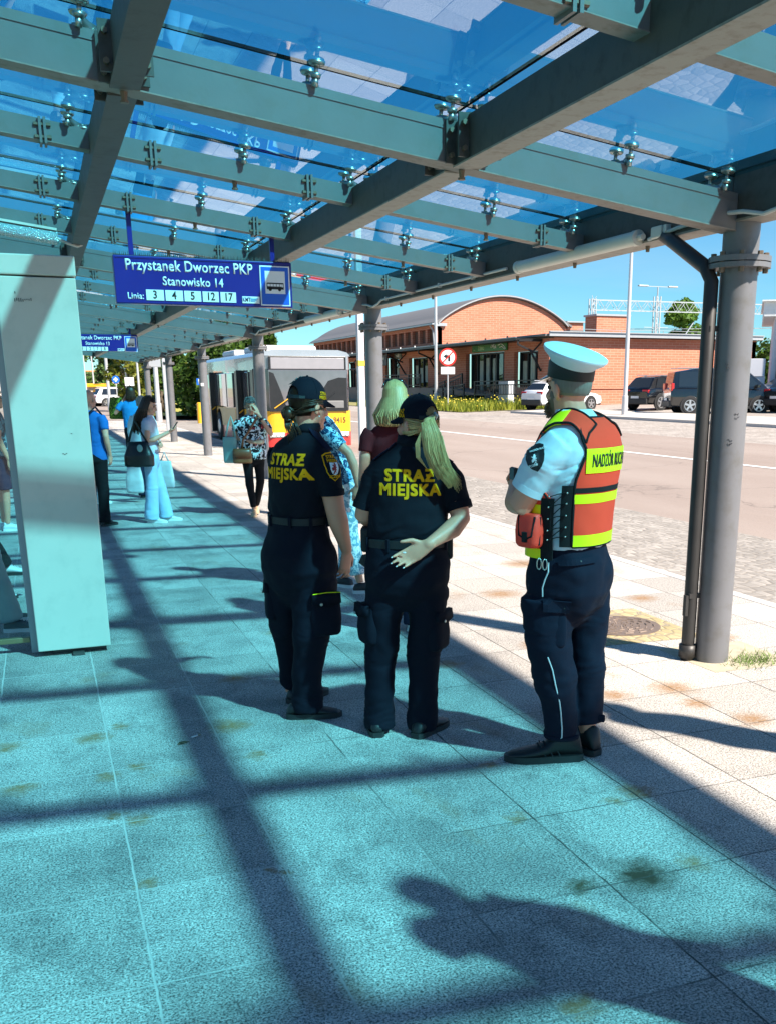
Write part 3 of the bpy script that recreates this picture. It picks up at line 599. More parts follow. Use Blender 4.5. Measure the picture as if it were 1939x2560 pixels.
# shopfront canopy with brackets
m = MB(); m.box((27.15, 80.5, 4.36), (1.7, 53.2, .06)); m.cur = 1; m.box((26.28, 80.5, 4.36), (.08, 53.2, .15)); m.cur = 2; m.box((26.24, 80.5, 4.46), (.05, 53.2, .05)); cp = part(m, 'shop_canopy', [m_blk, m_blk, m_trim])
for yb in (53.95, 58.5 + 6.4, 70.7, 77.9, 84.5, 91, 98):
    if yb in (64.9,): continue
    m = MB(); m.bar((26.35, yb, 4.28), (28, yb, 4.28), .08, .1); m.bar((26.4, yb, 4.05), (27.7, yb, 3.55), .08, .1); m.bar((26.4, yb, 4.3), (26.4, yb, 4.02), .08, .08, up=(0, 1, 0)); m.bar((27.2, yb, 3.75), (27.95, yb, 2.55), .09, .1); m.bar((27.95, yb, 4.2), (27.4, yb, 3.66), .07, .08)
    part(m, 'bracket', m_blk, cp)
for k in range(16):
    m = MB(); m.box((26.2, 55 + k * 3.2, 4.52), (.06, .12, .10)); part(m, 'gutter_hook', m_blk if k < 5 else m_sw, cp)
m = MB(); m.box((37.6, 62.6, 5.45), (2.6, 1.6, 1.9)); m.cur = 1; m.box((37.6, 62.6, 6.45), (2.8, 1.8, .12)); part(m, 'chimney', [m_brick, m_trim])
m = MB(); m.box((34.4, 61.6, 5.0), (1.1, .8, .75), bev=.03); part(m, 'roof_unit', simple('unit_grey', (.10, .10, .10), .6))
m = MB()
for x in (33.0, 36, 39, 42): m.cyl((x, 53.2, 4.7), (x, 53.2, 4.95), .02, n=6)
m.tube([(30, 53.2, 4.95), (33, 53.2, 4.92), (36, 53.2, 4.96), (39, 53.2, 4.94), (43, 53.2, 4.96)], .018, 5); part(m, 'lightning_wire', m_trim)
# raised shop terrace
m = MB(); m.box((27.2, 81, .95), (1.7, 32, 1.2)); m.box((27.2, 61.8, .72), (1.7, 6.8, .75)); m.add([(26.35, 65, 1.55), (28, 65, 1.55), (28, 58.6, 1.1), (26.35, 58.6, 1.1), (26.35, 65, .3), (28, 65, .3), (28, 58.6, .3), (26.35, 58.6, .3)], [(0, 1, 2, 3), (7, 6, 5, 4), (0, 3, 7, 4), (1, 5, 6, 2), (0, 4, 5, 1), (3, 2, 6, 7)])
part(m, 'terrace', simple('terrace_stone', (.30, .22, .18), .85, var=.2, vs=1))
# shop signs (things of their own)
def plate_sign(name, label, x, y0, y1, z0, z1, mat, txts, thick=.10):
    t = thing(name, label, 'sign', (x, (y0 + y1) / 2, z0)); m = MB(); m.box((0, 0, (z1 - z0) / 2), (thick, abs(y1 - y0), z1 - z0), bev=.02); m.build('panel', mat, t)
    for s_, size, dy, dz, mm, sx in txts: text_flat('lettering', s_, size, frame_M((-thick / 2 - .002, dy, dz), (0, -1, 0), (0, 0, 1)), mm, t, .004, depth=.01, sx=sx)
    return t
m_sgr = simple('sign_pale_green', (.55, .75, .40), .5)
t = plate_sign('shop_sign', 'wide green shop sign with a white swirl above the open shop door', 27.9, 58.6, 64.1, 3.9, 4.40, m_grn, [('żabka', .48, 1.2, .26, m_sgr, .9), ('żabka', .16, 2.35, .14, m_sgr, .8)])
text_flat('lettering', 'Żuł', .34, frame_M((-.055, -.55, .34), (0, -1, .04), (0, .04, 1)), m_sw, t, .006, depth=.01); text_flat('lettering', 'Eat', .34, frame_M((-.055, -1.0, .28), (0, -1, .04), (0, .04, 1)), m_sw, t, .006, depth=.01)
m = MB(); m.tube([(-.06, -1.5, .34), (-.06, -1.9, .42), (-.06, -2.3, .33), (-.06, -2.65, .1)], .03, 5); m.tube([(-.06, -1.75, .2), (-.06, -2.1, .24), (-.06, -2.5, .08)], .025, 5); m.build('swirl', m_sw, t)
plate_sign('shop_sign', 'rounded dark green projecting shop sign above the round traffic sign', 26.6, 65.2, 67.3, 3.55, 4.2, simple('dark_green', (.008, .03, .01), .5), [('żabka', .42, 0, .33, simple('sign_green_text', (.10, .35, .06), .5), .85)])
plate_sign('shop_sign', 'small black board reading Indian Hub near the grey column', 27.2, 80.3, 82.9, 3.35, 4.25, m_ink, [('INDIAN', .42, 0, .58, m_sw, .9), ('HUB', .4, 0, .22, m_sw, 1)])
plate_sign('shop_sign', 'grey sign reading HUB above a shop door', 27.95, 78.9, 80.6, 3.9, 4.4, simple('sign_grey', (.16, .16, .13), .5), [('HUB', .42, 0, .24, m_sw, .9)])
# ------------------------------------------------------------------ ramp railings and white box
def railing(name, label, pts, h=.95, step=2.6, balus=.22, mat=m_blk, low=False):
    t = thing(name, label, 'railing', pts[0]); O = Vector(pts[0])
    for a, b in zip(pts[:-1], pts[1:]):
        a = Vector(a) - O; b = Vector(b) - O; L = (b - a).length; n = max(1, round(L / step))
        for i in range(n + 1):
            p = a.lerp(b, i / n); m = MB(); m.box((p.x, p.y, p.z + h / 2 - .1), (.10, .10, h + .25)); m.build('post', mat, t)
        m = MB(); up = Vector((0, 0, 1))
        for z in (h, h - .22, .18): m.bar(a + up * z, b + up * z, .06, .055)
        m.build('rail', mat, t)
        m = MB(); k = max(2, int(L / balus))
        for i in range(1, k): p = a.lerp(b, i / k); m.box((p.x, p.y, p.z + (h - .22 + .18) / 2), (.035, .035, h - .40))
        m.build('balusters', mat, t)
    return t
railing('ramp_railing', 'black steel railing above the yellow flowers left of the white car', [(25.5, 58.2, 1.0), (25.5, 49.5, 1.05)])
railing('ramp_railing', 'black sloping railing beside the ramp below the shop door', [(25.9, 66.5, .55), (25.5, 60, .95)], h=.85, balus=5)
railing('terrace_railing', 'thin black balustrade along the shop terrace', [(26.4, 83, 1.55), (26.4, 70.4, 1.55)], h=.97, balus=.3)
railing('terrace_railing', 'black handrail climbing the steps beside the shop entrance', [(26.9, 70, .6), (26.9, 63.6, 1.55)], h=.95, balus=.3)
t = thing('utility_box', 'white utility box behind the black railing', 'box', (26.0, 54.55, .45)); m = MB(); m.box((0, 0, .8), (.5, 1.35, 1.5), bev=.02); m.build('cabinet', simple('box_white', (.66, .69, .75), .5, var=.08), t); m = MB()
for i in range(7): m.box((-.255, -.55 + i * .18, .8), (.012, .02, 1.4))
m.build('ribs', m_trim, t)
# ------------------------------------------------------------------ poles and signs
m_pole = simple('pale_pole', (.55, .55, .57), .35, .35, var=.08, vs=2)
def pole(label, x, y, h, r=.075, r2=.045, arm=None, name='lamp_post', cat='lamp post', z=None, group='lamp posts and poles'):
    t = thing(name, label, cat, (x, y, zr(x) if z is None else z), group=group); m = MB(); m.smooth = True; m.tube([(0, 0, -.05), (0, 0, .9), (0, 0, .92), (0, 0, h)], [r * 1.35, r * 1.35, r, r2], 12); smooth_angle(m.build('post', m_pole, t))
    if arm:
        m = MB(); m.tube([(0, 0, h - .1), (0, 0, h), (arm * .5, 0, h + .06), (arm, 0, h + .06)], .035, 7); m.build('arm', m_pole, t); m = MB(); m.box((arm * 1.15, 0, h + .05), (.55, .22, .09), bev=.03); m.build('lamp_head', m_pole, t)
    return t
pole('tall pale lamp post on the far pavement right of the capped man', 23.9, 38.0, 9.5, .10, .06, 1.2)
pole('tall thin pale lamp post in front of the station canopy', 24.6, 62.6, 9.5, .11, .08, 1.2)
def road_sign(label, x, y, zc, kind, r=.42, hd=None, z=None, name='traffic_sign'):
    t = thing(name, label, 'sign', (x, y, zr(x) if z is None else z), hd if hd is not None else -math.atan2(x, y)); b = zc - t.location.z
    m = MB(); m.cyl((0, .04, -.05), (0, .04, b + r * .6), .035, n=8); m.build('post', m_pole, t); rot = Matrix.Rotation(R(90), 3, 'X')
    if kind == 'noturn':
        m = MB(); m.lathe([(r, 0), (r, .03)], (0, 0, b), 32, rot); p = m.build('disc', simple('sign_red', (.62, .03, .02), .4), t)
        m = MB(); m.lathe([(r * .80, 0), (r * .80, .01)], (0, -.031, b), 32, rot); m.build('face', m_sw, p)
        m = MB(); m.bar((r * .16, -.046, b - r * .45), (r * .16, -.046, b + r * .12), .012, .12, up=(1, 0, 0)); m.bar((r * .22, -.046, b + r * .1), (-r * .2, -.046, b + r * .1), .012, .12); m.add([(-r * .5, -.05, b + r * .1), (-r * .15, -.05, b + r * .36), (-r * .15, -.05, b - r * .16)], [(0, 2, 1)]); m.build('turn_arrow', m_ink, p)
        m = MB(); m.bar((-r * .58, -.056, b - r * .58), (r * .58, -.056, b + r * .58), .008, .07); m.build('red_bar', simple('sign_red', ()), p)
        m = MB(); m.box((0, 0, b - r - .24), (.80, .03, .40), bev=.01); m.build('plate', m_sw, t)
    elif kind == 'back':
        m = MB(); m.lathe([(r, 0), (r, .03)], (0, 0, b), 28, rot); m.build('disc', simple('sign_back', (.55, .55, .52), .5), t)
    elif kind == 'square':
        m = MB(); m.box((0, 0, b), (r * 2, .03, r * 1.9), bev=.01); m.build('plate', m_sw, t); m = MB(); m.box((0, -.03, b - .05), (.05, .03, r * 2)); m.build('bracket', m_pole, t)
    elif kind == 'blue':
        m = MB(); m.lathe([(r, 0), (r, .03)], (0, 0, b), 28, rot); p = m.build('disc', m_blue, t); m = MB(); m.bar((-r * .55, -.034, b), (r * .55, -.034, b), .01, .09); m.bar((0, -.035, b - r * .55), (0, -.035, b + r * .55), .01, .09, up=(1, 0, 0)); m.build('white_cross', m_sw, p)
    elif kind == 'park':
        m = MB(); m.box((0, 0, b), (r * 2, .03, r * 2), bev=.01); m.build('plate', m_blue, t); text_flat('letter', 'P', r * 1.7, frame_M((0, -.017, b), (1, 0, 0), (0, 0, 1)), m_sw, t, .02)
    return t
road_sign('round red no left turn sign with a white plate on a thin post', 21.85, 53.75, 3.28, 'noturn', .50)
# ------------------------------------------------------------------ overhead railway gantry
gt = thing('railway_gantry', 'pale lattice railway gantry high behind the brick building', 'gantry', (46.4, 80, .5)); m_gal = simple('galvanised', (.40, .43, .46), .5, .3, var=.1)
m = MB(); N = 26; x0, x1 = 0, 34
for dy in (-.25, .25):
    m.bar((x0, dy, 8.6), (x1, dy, 8.85), .05, .05); m.bar((x0, dy, 7.75), (x1, dy, 7.95), .05, .05)
    for i in range(N):
        xa, xb = x1 * i / N, x1 * (i + 1) / N; xm = (xa + xb) / 2; m.bar((xa, dy, 7.78 + .2 * i / N), (xm, dy, 8.6 + .25 * i / N), .032, .032); m.bar((xm, dy, 8.6 + .25 * i / N), (xb, dy, 7.78 + .2 * i / N), .032, .032)
m.build('truss', m_gal, gt)
for xc, top in ((0.1, 8.7), (6.9, 9.1)):
    m = MB()
    for dx in (-.22, .22):
        for dy in (-.22, .22): m.bar((xc + dx, dy, -.5), (xc + dx, dy, top), .09, .09, up=(0, 1, 0))
    for i in range(9): m.bar((xc - .22, -.22, i), (xc + .22, -.22, i + .9), .04, .04); m.bar((xc + .22, -.22, i + .05), (xc - .22, -.22, i + .95), .04, .04)
    m.build('mast', m_gal, gt)
m = MB(); m.cyl((6.9, 0, 9.0), (6.9, 0, 9.9), .06, n=8); m.bar((5.5, 0, 9.95), (8.3, 0, 9.95), .06, .05)
for sx in (5.3, 8.5): m.box((sx, 0, 9.97), (1.0, .3, .12), bev=.04)
m.bar((5.6, 0, 6.4), (8.2, 0, 6.4), .05, .05); m.build('floodlights', m_gal, gt)
for k, (za, zb2) in enumerate(((6.2, 7.0), (5.0, 6.1), (4.4, 4.9))):
    m = MB(); m.tube([(1, 1.5 + k, za), (12, 1.5 + k, (za + zb2) / 2 - .15), (33, 1.5 + k, zb2)], .035, 5); m.build('wire', m_gal, gt)
m = MB(); m.bar((2.4, .5, 6.9), (5.0, .5, 4.2), .08, .08); m.bar((9.6, .5, 4.6), (11.4, .5, 7.0), .08, .08); m.build('strut', m_gal, gt)
# ------------------------------------------------------------------ white building at the right
wb = thing('white_building', 'white rendered building with a dark downpipe at the right edge', 'building', (33.2, 40, .5), R(-39)); m_wr = simple('white_render', (.62, .62, .66), .8, var=.06, vs=.7, bump=.1)
m = MB(); m.box((6.15, 4, 2.1), (11.9, 8, 4.6)); m.build('wall', m_wr, wb); m = MB(); m.box((6.0, 4, 4.75), (12.7, 8.7, .7), bev=.03); m.box((6.0, 3.95, 5.13), (12.9, 9.0, .07)); m.build('parapet', simple('parapet_white', (.72, .73, .72), .7), wb)
m = MB(); m.tube([(.55, -.42, 4.3), (.55, -.12, 4.0), (.5, -.1, 0)], .09, 10); m.build('downpipe', m_dark, wb); m = MB(); m.box((-.45, .3, 2.05), (.75, .5, .85), bev=.02); m.box((-.3, .3, .8), (.5, .4, 1.7)); m.build('meter_box', m_wr, wb)
# ================================================================== VEHICLES
m_tyre = simple('tyre', (.015, .015, .016), .8, var=.2, vs=30); m_rim = simple('alloy', (.55, .56, .58), .3, .8, var=.08); m_car_glass = simple('car_glass', (.012, .014, .016), .04, var=.1, spec=.9); m_lamp_r = simple('tail_red', (.45, .01, .012), .2, var=.1, coat=.6); m_plate = simple('plate_white', (.72, .72, .72), .5); m_blackpl = simple('black_plastic', (.02, .02, .021), .55, var=.15)
def wheel(t, x, y, r, side, spokes=5):
    rot = Matrix.Rotation(R(90), 3, 'X'); w_ = MB(); w_.smooth = True; w_.lathe([(r * .70, -.10), (r * .94, -.105), (r, -.07), (r, .07), (r * .94, .105), (r * .70, .10)], (x, y, r), 28, rot); ty = w_.build('wheel', m_tyre, t); smooth_angle(ty, 50)
    m = MB(); s_ = side; m.lathe([(r * .71, -.02), (r * .71, .02)], (x, y + s_ * .06, r), 26, rot); m.cur = 1
    for k in range(spokes):
        a = 2 * math.pi * k / spokes + .3; m.bar((x + math.cos(a) * r * .1, y + s_ * .098, r + math.sin(a) * r * .1), (x + math.cos(a) * r * .68, y + s_ * .102, r + math.sin(a) * r * .68), .03, r * .24, up=(-math.sin(a), 0, math.cos(a)))
    m.lathe([(r * .18, -.012), (r * .18, .012)], (x, y + s_ * .105, r), 14, rot); m.cur = 1
    for k in range(28):
        a0, a1 = 2 * math.pi * k / 28, 2 * math.pi * (k + 1) / 28; m.bar((x + math.cos(a0) * r * .69, y + s_ * .10, r + math.sin(a0) * r * .69), (x + math.cos(a1) * r * .69, y + s_ * .10, r + math.sin(a1) * r * .69), .02, .025)
    m.build('rim', [m_blackpl, m_rim], ty)
def car(name, label, loc, rz, paint, L=4.5, W=1.85, H=1.55, wb_=2.7, wr=.34, belt=.98, prof=None, roof=None, group='cars parked in front of the brick wall', van=False, plate='', front=False, tail=None):
    """x forward, origin on the ground under the centre"""
    t = thing(name, label, 'van' if van else 'car', loc, rz, group); hw = W / 2
    prof = prof or [(-L / 2, .42, .86), (-L / 2 + .08, .30, .98), (-L / 2 + .5, .26, belt + .02), (-.6, .24, belt), (.6, .24, belt - .02), (L / 2 - 1.15, .24, belt - .04), (L / 2 - .5, .26, .86), (L / 2 - .12, .30, .74), (L / 2, .40, .62)]
    roof = roof or [(-L / 2 + .12, belt - .02, -L / 2 + .62, H - .10), (L / 2 - 1.05, belt - .06, .35, H - .06)]
    m = MB(); m.smooth = True; rings = []
    for i, (x, z0, z1) in enumerate(prof):
        e = (.86 if i in (0, len(prof) - 1) else .95 if i in (1, len(prof) - 2) else 1.0) * hw; zm = z0 + (z1 - z0) * .55
        half = [(e * .80, z0), (e * .95, z0 + .06), (e, zm - .06), (e, zm), (e * .965, z1 - .05), (e * .90, z1), (0, z1 + .025)]
        rings.append([(x, y, z) for y, z in half] + [(x, -y, z) for y, z in half[-2::-1]])
    n = len(rings[0]); vs = [p for r in rings for p in r]; fs = [(i * n + j, i * n + (j + 1) % n, (i + 1) * n + (j + 1) % n, (i + 1) * n + j) for i in range(len(rings) - 1) for j in range(n)] + [tuple(range(n))[::-1], tuple((len(rings) - 1) * n + j for j in range(n))]
    m.add(vs, [f[::-1] for f in fs])
    (rb, rbz, rt, rtz), (fb, fbz, ft, ftz) = roof; gw = hw * .90; tw = hw * (.82 if van else .70)
    top = [(rt, rtz), (rt + (ft - rt) * .3, H), (rt + (ft - rt) * .7, H), (ft, ftz)]
    G = []   # cabin: stations with base y/z and top y/z
    st_ = [(rb, rbz, rb, rbz + .02)] + [(x, belt, x, z) for x, z in top] + [(fb, fbz, fb, fbz + .02)]
    vs = []
    for i, (xb, zb_, xt, zt) in enumerate(st_):
        y1 = tw if 0 < i < len(st_) - 1 else gw * .95; vs += [(xb, gw, zb_ - .03), (xt, y1 * 1.0, zt - .05), (xt, y1 * .88, zt), (xt, -y1 * .88, zt), (xt, -y1, zt - .05), (xb, -gw, zb_ - .03)]
    fs = [(i * 6 + j, (i + 1) * 6 + j, (i + 1) * 6 + j + 1, i * 6 + j + 1) for i in range(len(st_) - 1) for j in range(5)]
    m.add(vs, fs); b = m.build('body', paint, t); smooth_angle(b, 28)
    # windows
    k = (gw - tw) / (H - belt)
    def side_y(z): return gw - (z - belt) * k + .010
    for sgn in (-1, 1):
        segs = [(rb + .45 if not van else rb + .30, rt + .22, rt + (ft - rt) * .30 - .04), (None, None, None)]
        wl_ = [(rb + .42, rt + .18), ((rt * .62 + ft * .38), (rt * .62 + ft * .38)), ((ft + fb) / 2 - .22, ft - .08)] if not van else [(rb + .25, rt + .14), (rt * .62 + ft * .38, rt * .62 + ft * .38), (rt * .2 + ft * .8, rt * .2 + ft * .8), (fb - .45, ft - .05)]
        for (b0, t0), (b1, t1) in zip(wl_[:-1], wl_[1:]):
            z0, z1 = belt + .05, H - .13; q = [(b0 + .03, z0), (b1 - .03, z0), (t1 - .03, z1), (t0 + .03, z1)]
            m = MB(); m.add([(x, sgn * side_y(z), z) for x, z in q] + [(x, sgn * (side_y(z) - .03), z) for x, z in q], [(0, 1, 2, 3) if sgn < 0 else (3, 2, 1, 0), (0, 4, 5, 1), (1, 5, 6, 2), (2, 6, 7, 3), (3, 7, 4, 0)]); m.build('side_window', m_car_glass, t)
    for nm, (xb, zb_, xt, zt), s_ in (('rear_window', roof[0], -1), ('windscreen', roof[1], 1)):
        d = Vector((xt - xb, 0, zt - zb_)); nrm = Vector((-d.z, 0, d.x)).normalized() * (1 if s_ < 0 else -1); a = Vector((xb, 0, zb_)) + d * .14 + nrm * .012; c_ = Vector((xb, 0, zb_)) + d * .93 + nrm * .012
        y0, y1 = gw * .86, tw * .84; m = MB(); q = [(a.x, -y0, a.z), (a.x, y0, a.z), (c_.x, y1, c_.z), (c_.x, -y1, c_.z)]; q2 = [tuple(Vector(p) - nrm * .03) for p in q]; m.add(q + q2, [(0, 3, 2, 1) if s_ < 0 else (0, 1, 2, 3), (0, 1, 5, 4), (1, 2, 6, 5), (2, 3, 7, 6), (3, 0, 4, 7)]); m.build(nm, m_car_glass, t)
    for sx in (-1, 1):
        for sy in (-1, 1):
            x = sx * wb_ / 2 - .05; m = MB(); m.lathe([(wr + .09, 0), (wr + .07, .03), (.05, .03)], (x, sy * (hw - .02) + (0 if sy < 0 else 0), wr), 26, Matrix.Rotation(R(90 * (1 if sy < 0 else -1)), 3, 'X')); m.build('wheel_arch', m_blackpl, t); wheel(t, x, sy * (hw - .075), wr, sy)
    m = MB(); m.box((-L / 2 + .05, 0, .42), (.18, W * .84, .30), bev=.05); m.box((L / 2 - .06, 0, .38), (.16, W * .82, .26), bev=.05); m.box((0, hw - .01, .28), (L - 1.9, .04, .12)); m.box((0, -hw + .01, .28), (L - 1.9, .04, .12)); m.build('bumper', m_blackpl, t)
    for sy in (-1, 1):
        m = MB(); m.box((-L / 2 + .09, sy * hw * .68, tail or .90), (.14, hw * .46, .15 if not van else .34), bev=.03); m.build('tail_light', m_lamp_r, t)
        m = MB(); m.box((L / 2 - .16, sy * hw * .66, .70), (.22, hw * .42, .14), bev=.04); m.build('headlight', m_rim, t)
        m = MB(); m.box((ft + .45, sy * (hw + .07), belt + .08), (.16, .18, .14), bev=.04); m.build('mirror', paint, t)
        for xx in (.25, -.65): m = MB(); m.box((xx, sy * (hw + .004), belt - .12), (.20, .02, .03)); m.build('door_handle', m_blackpl, t)
    for sx in (-1, 1):
        m = MB(); m.box((sx * (L / 2 + .02), 0, .62 if sx < 0 else .45), (.02, .52, .115)); m.build('number_plate', m_plate, t)
    if front: m = MB(); m.box((L / 2 - .02, 0, .66), (.06, 1.2, .16), bev=.03); m.build('grille', m_blackpl, t); m = MB(); m.box((L / 2 + .0, 0, .80), (.05, 1.5, .05)); m.build('chrome_bar', m_rim, t)
    m = MB(); m.tube([(rt + .1, tw * .9, H + .02), (ft - .1, tw * .9, H + .02)], .02, 5); m.tube([(rt + .1, -tw * .9, H + .02), (ft - .1, -tw * .9, H + .02)], .02, 5); m.build('roof_rails', m_rim, t)
    return t
p_white = simple('white_car_paint', (.72, .73, .75), .25, var=.03, coat=.8); p_black = simple('black_car_paint', (.004, .004, .005), .22, .0, var=.1, coat=1.0); p_blue = simple('navy_car_paint', (.015, .03, .07), .22, .2, var=.1, coat=1)
car('parked_car', 'white hatchback SUV parked behind the capped man', (26.3, 48.2, zr(26.3)), R(14), p_white, 4.45, 1.86, 1.52)
car('parked_car', 'black estate SUV with red tail lights beside the pale lamp post', (29.9, 43.6, zr(29.9)), R(14), p_black, 4.65, 1.9, 1.66, 2.8, .37, 1.03)
vp_ = [(-2.45, .40, 1.05), (-2.38, .30, 1.12), (-1.9, .28, 1.12), (0, .28, 1.10), (1.2, .28, 1.06), (1.9, .28, 1.0), (2.3, .32, .85), (2.45, .42, .7)]
car('parked_van', 'black passenger van behind the big right column', (28.7, 37.6, zr(28.5)), R(-22), p_black, 4.95, 1.95, 1.95, 3.1, .35, 1.12, vp_, [(-2.40, 1.1, -2.28, 1.80), (2.0, 1.02, .95, 1.86)], van=True, tail=1.15)
car('parked_car', 'dark blue car facing the road right of the big column', (33.4, 38.4, zr(33.4)), R(182), p_blue, 4.7, 1.9, 1.55, 2.8, .36, 1.0, front=True)
car('parked_car', 'dark hatchback cut by the right edge of the view', (31.9, 35.2, zr(31.9)), R(-4), p_black, 4.1, 1.75, 1.5, 2.5, .33, .95)
# ------------------------------------------------------------------ city bus
bus = thing('city_bus', 'yellow and red city bus with a grey roof and open black doors at the kerb', 'bus', (6.86, 27.0, -.08)); BW, BL, BH = 2.5, 10.2, 2.72
m_by = simple('bus_yellow', (.72, .36, .012), .35, var=.06, coat=.4); m_by2 = simple('bus_ochre', (.58, .36, .14), .4, var=.1); m_br = simple('bus_red', (.55, .03, .025), .35, var=.06, coat=.4); m_bg = simple('bus_grey', (.40, .42, .45), .28, .55, var=.1, vs=1.5, coat=.5); m_bk = simple('bus_black', (.012, .012, .013), .35, var=.2)
def bus_glass():
    t = NT('bus_windscreen'); t.p(Base_Color=t.mix(t.noise(1.3, 3), (.02, .02, .025), (.16, .155, .19)), Roughness=.05, Coat_Weight=1.0); t.b.inputs['Specular IOR Level'].default_value = 1.0; return t.m  # pale lavender sky reflection mixed into the dark glass colour
m_bgl = bus_glass()
def sec(z0, z1, mat, name, inset=0, y0=0.0, y1=BL, rnd=.30):
    hw = BW / 2 - inset; m = MB(); pts = []
    for cx, cy, a0 in ((hw - rnd, y0 + rnd, -90), (hw - .12, y1 - .12, 0), (-hw + .12, y1 - .12, 90), (-hw + rnd, y0 + rnd, 180)):
        rr = rnd if cy < 2 else .12
        for k in range(6): a = R(a0 + 18 * k); pts.append((cx + rr * math.cos(a), cy + rr * math.sin(a)))
    n = len(pts); m.smooth = True; m.add([(x, y, z) for z in (z0, z1) for x, y in pts], [(i, (i + 1) % n, n + (i + 1) % n, n + i) for i in range(n)] + [tuple(range(n))[::-1], tuple(range(n, 2 * n))]); o = m.build(name, mat, bus); smooth_angle(o, 40); return o
sec(.14, .52, m_br, 'lower_body'); sec(.522, 1.10, m_by, 'waist_body'); sec(1.102, 2.20, m_bgl, 'window_band', .035); sec(2.202, 2.56, m_bg, 'roof_band', .01)
m = MB(); m.smooth = True; hw = BW / 2
prof_ = [(-hw + .01, 2.56), (-hw + .10, 2.66), (-hw + .35, 2.72), (hw - .35, 2.72), (hw - .10, 2.66), (hw - .01, 2.56)]
m.prism(prof_[::-1] if 0 else prof_, BL - .25, Matrix.Translation((0, .12, 0))); smooth_angle(m.build('roof', m_bg, bus), 40)
for y_, l_ in ((3.4, 2.4), (7.4, 2.2)): m = MB(); m.box((0, y_, 2.80), (1.7, l_, .22), bev=.08); m.build('roof_unit', simple('unit_white', (.62, .63, .64), .5), bus)
m = MB(); m.box((0, -.012, 1.66), (2.2, .03, 1.06), bev=.02); ws = m.build('windscreen', m_bgl, bus)
m = MB(); m.box((0, -.03, 1.14), (2.2, .03, .10)); m.bar((-.9, -.045, 1.14), (-.35, -.05, 1.6), .02, .03, up=(0, 1, 0)); m.bar((.1, -.045, 1.14), (.75, -.05, 1.6), .02, .03, up=(0, 1, 0)); m.build('wipers', m_bk, ws)
m = MB(); m.box((0, -.012, 2.36), (2.05, .03, .30), bev=.02); m.cur = 1; m.box((0, -.004, 2.36), (2.16, .03, .38), bev=.03); m.build('destination_display', [simple('display_glass', (.26, .25, .27), .12, var=.1), m_bk], bus)
m = MB(); m.prism([(.30, 1.16), (1.08, 1.16), (1.08, 1.98), (.85, 1.99), (.55, 1.90), (.38, 1.66)], .02, Matrix.Translation((0, -.034, 0))); m.prism([(-1.08, 1.16), (-.62, 1.16), (-.80, 1.70), (-.96, 2.10), (-1.08, 2.14)], .02, Matrix.Translation((0, -.034, 0))); m.cur = 1; m.box((.68, -.045, 1.27), (.6, .03, .2), bev=.05); m.box((-.42, -.04, 1.26), (.28, .03, .2), bev=.02); m.box((-.1, -.04, 1.4), (.1, .02, .3), bev=.01); m.cur = 2; m.bar((-.98, -.05, 1.18), (-.45, -.05, 1.52), .02, .05, up=(0, 1, 0)); m.build('cab_fittings', [m_bk, simple('dash_grey', (.16, .16, .16), .5), m_by], ws)
text_flat('fleet_number', '9415', .21, frame_M((.86, -.003, .84), (1, 0, 0), (0, 0, 1)), simple('number_brown', (.10, .05, .01), .6), bus, .003, sx=.85)
for sx in (-1, 1):
    m = MB(); m.box((sx * .92, -.008, .46), (.42, .03, .13), bev=.03); hl = m.build('headlight', simple('lamp_grey', (.35, .35, .34), .3, .3), bus); m = MB(); rot = Matrix.Rotation(R(90), 3, 'X')
    for dx in (-.11, .02, .13): m.lathe([(.05, 0), (.042, .015)], (sx * .92 + dx, -.024, .46), 14, rot)
    m.build('lens', m_sw, hl)
    m = MB(); m.tube([(sx * 1.2, -.02, 2.2), (sx * 1.32, -.18, 2.22), (sx * 1.35, -.22, 2.05)], .025, 7); m.box((sx * 1.36, -.22, 1.85), (.10, .16, .42), bev=.04); m.build('mirror', m_bk, bus)
m = MB(); m.box((0, -.01, .30), (.6, .02, .12)); m.build('number_plate', m_plate, bus)
xs_ = -BW / 2
for a, b in ((2.0, 2.8), (2.9, 3.05), (4.5, 5.6), (5.7, 7.1), (7.2, 8.6), (8.7, 9.8)): m = MB(); m.box((xs_ + .01, (a + b) / 2, 1.64), (.05, b - a - .06, 1.04), bev=.015); m.build('side_window', m_bgl, bus)
for yd in (2.9, .45, 7.9):
    m = MB(); m.box((xs_ + .0, yd + .55, 1.2), (.06, 1.2, 2.0)); d = m.build('doorway', m_bk, bus)
    for y_ in (yd + .02,):
        m = MB(); m.box((xs_ - .09, y_, 1.24), (.18, .05, 1.95), bev=.015); m.cur = 1; m.bar((xs_ - .15, y_ - .04, .98), (xs_ - .03, y_ - .04, 1.08), .03, .035); m.build('door_leaf', [m_bk, m_by], d)
for y_ in (2.25, 7.3):
    m = MB(); m.lathe([(.56, 0), (.56, .03)], (xs_ - .012, y_, .48), 30, Matrix.Rotation(R(90), 3, 'Y')); m.build('wheel_arch', m_bk, bus); m = MB(); m.smooth = True; m.lathe([(.28, -.12), (.44, -.13), (.47, -.1), (.47, .1), (.44, .13), (.28, .12)], (xs_ + .09, y_, .47), 28, Matrix.Rotation(R(90), 3, 'Y')); wh = m.build('wheel', m_tyre, bus); smooth_angle(wh, 50); m = MB(); m.lathe([(.28, 0), (.20, .05), (.08, .05)], (xs_ - .0, y_, .47), 24, Matrix.Rotation(R(-90), 3, 'Y')); m.build('rim', m_rim, wh)
m = MB(); m.box((xs_ - .002, 5.95, .80), (.02, 3.4, .56)); m.build('ochre_panel', m_by2, bus)
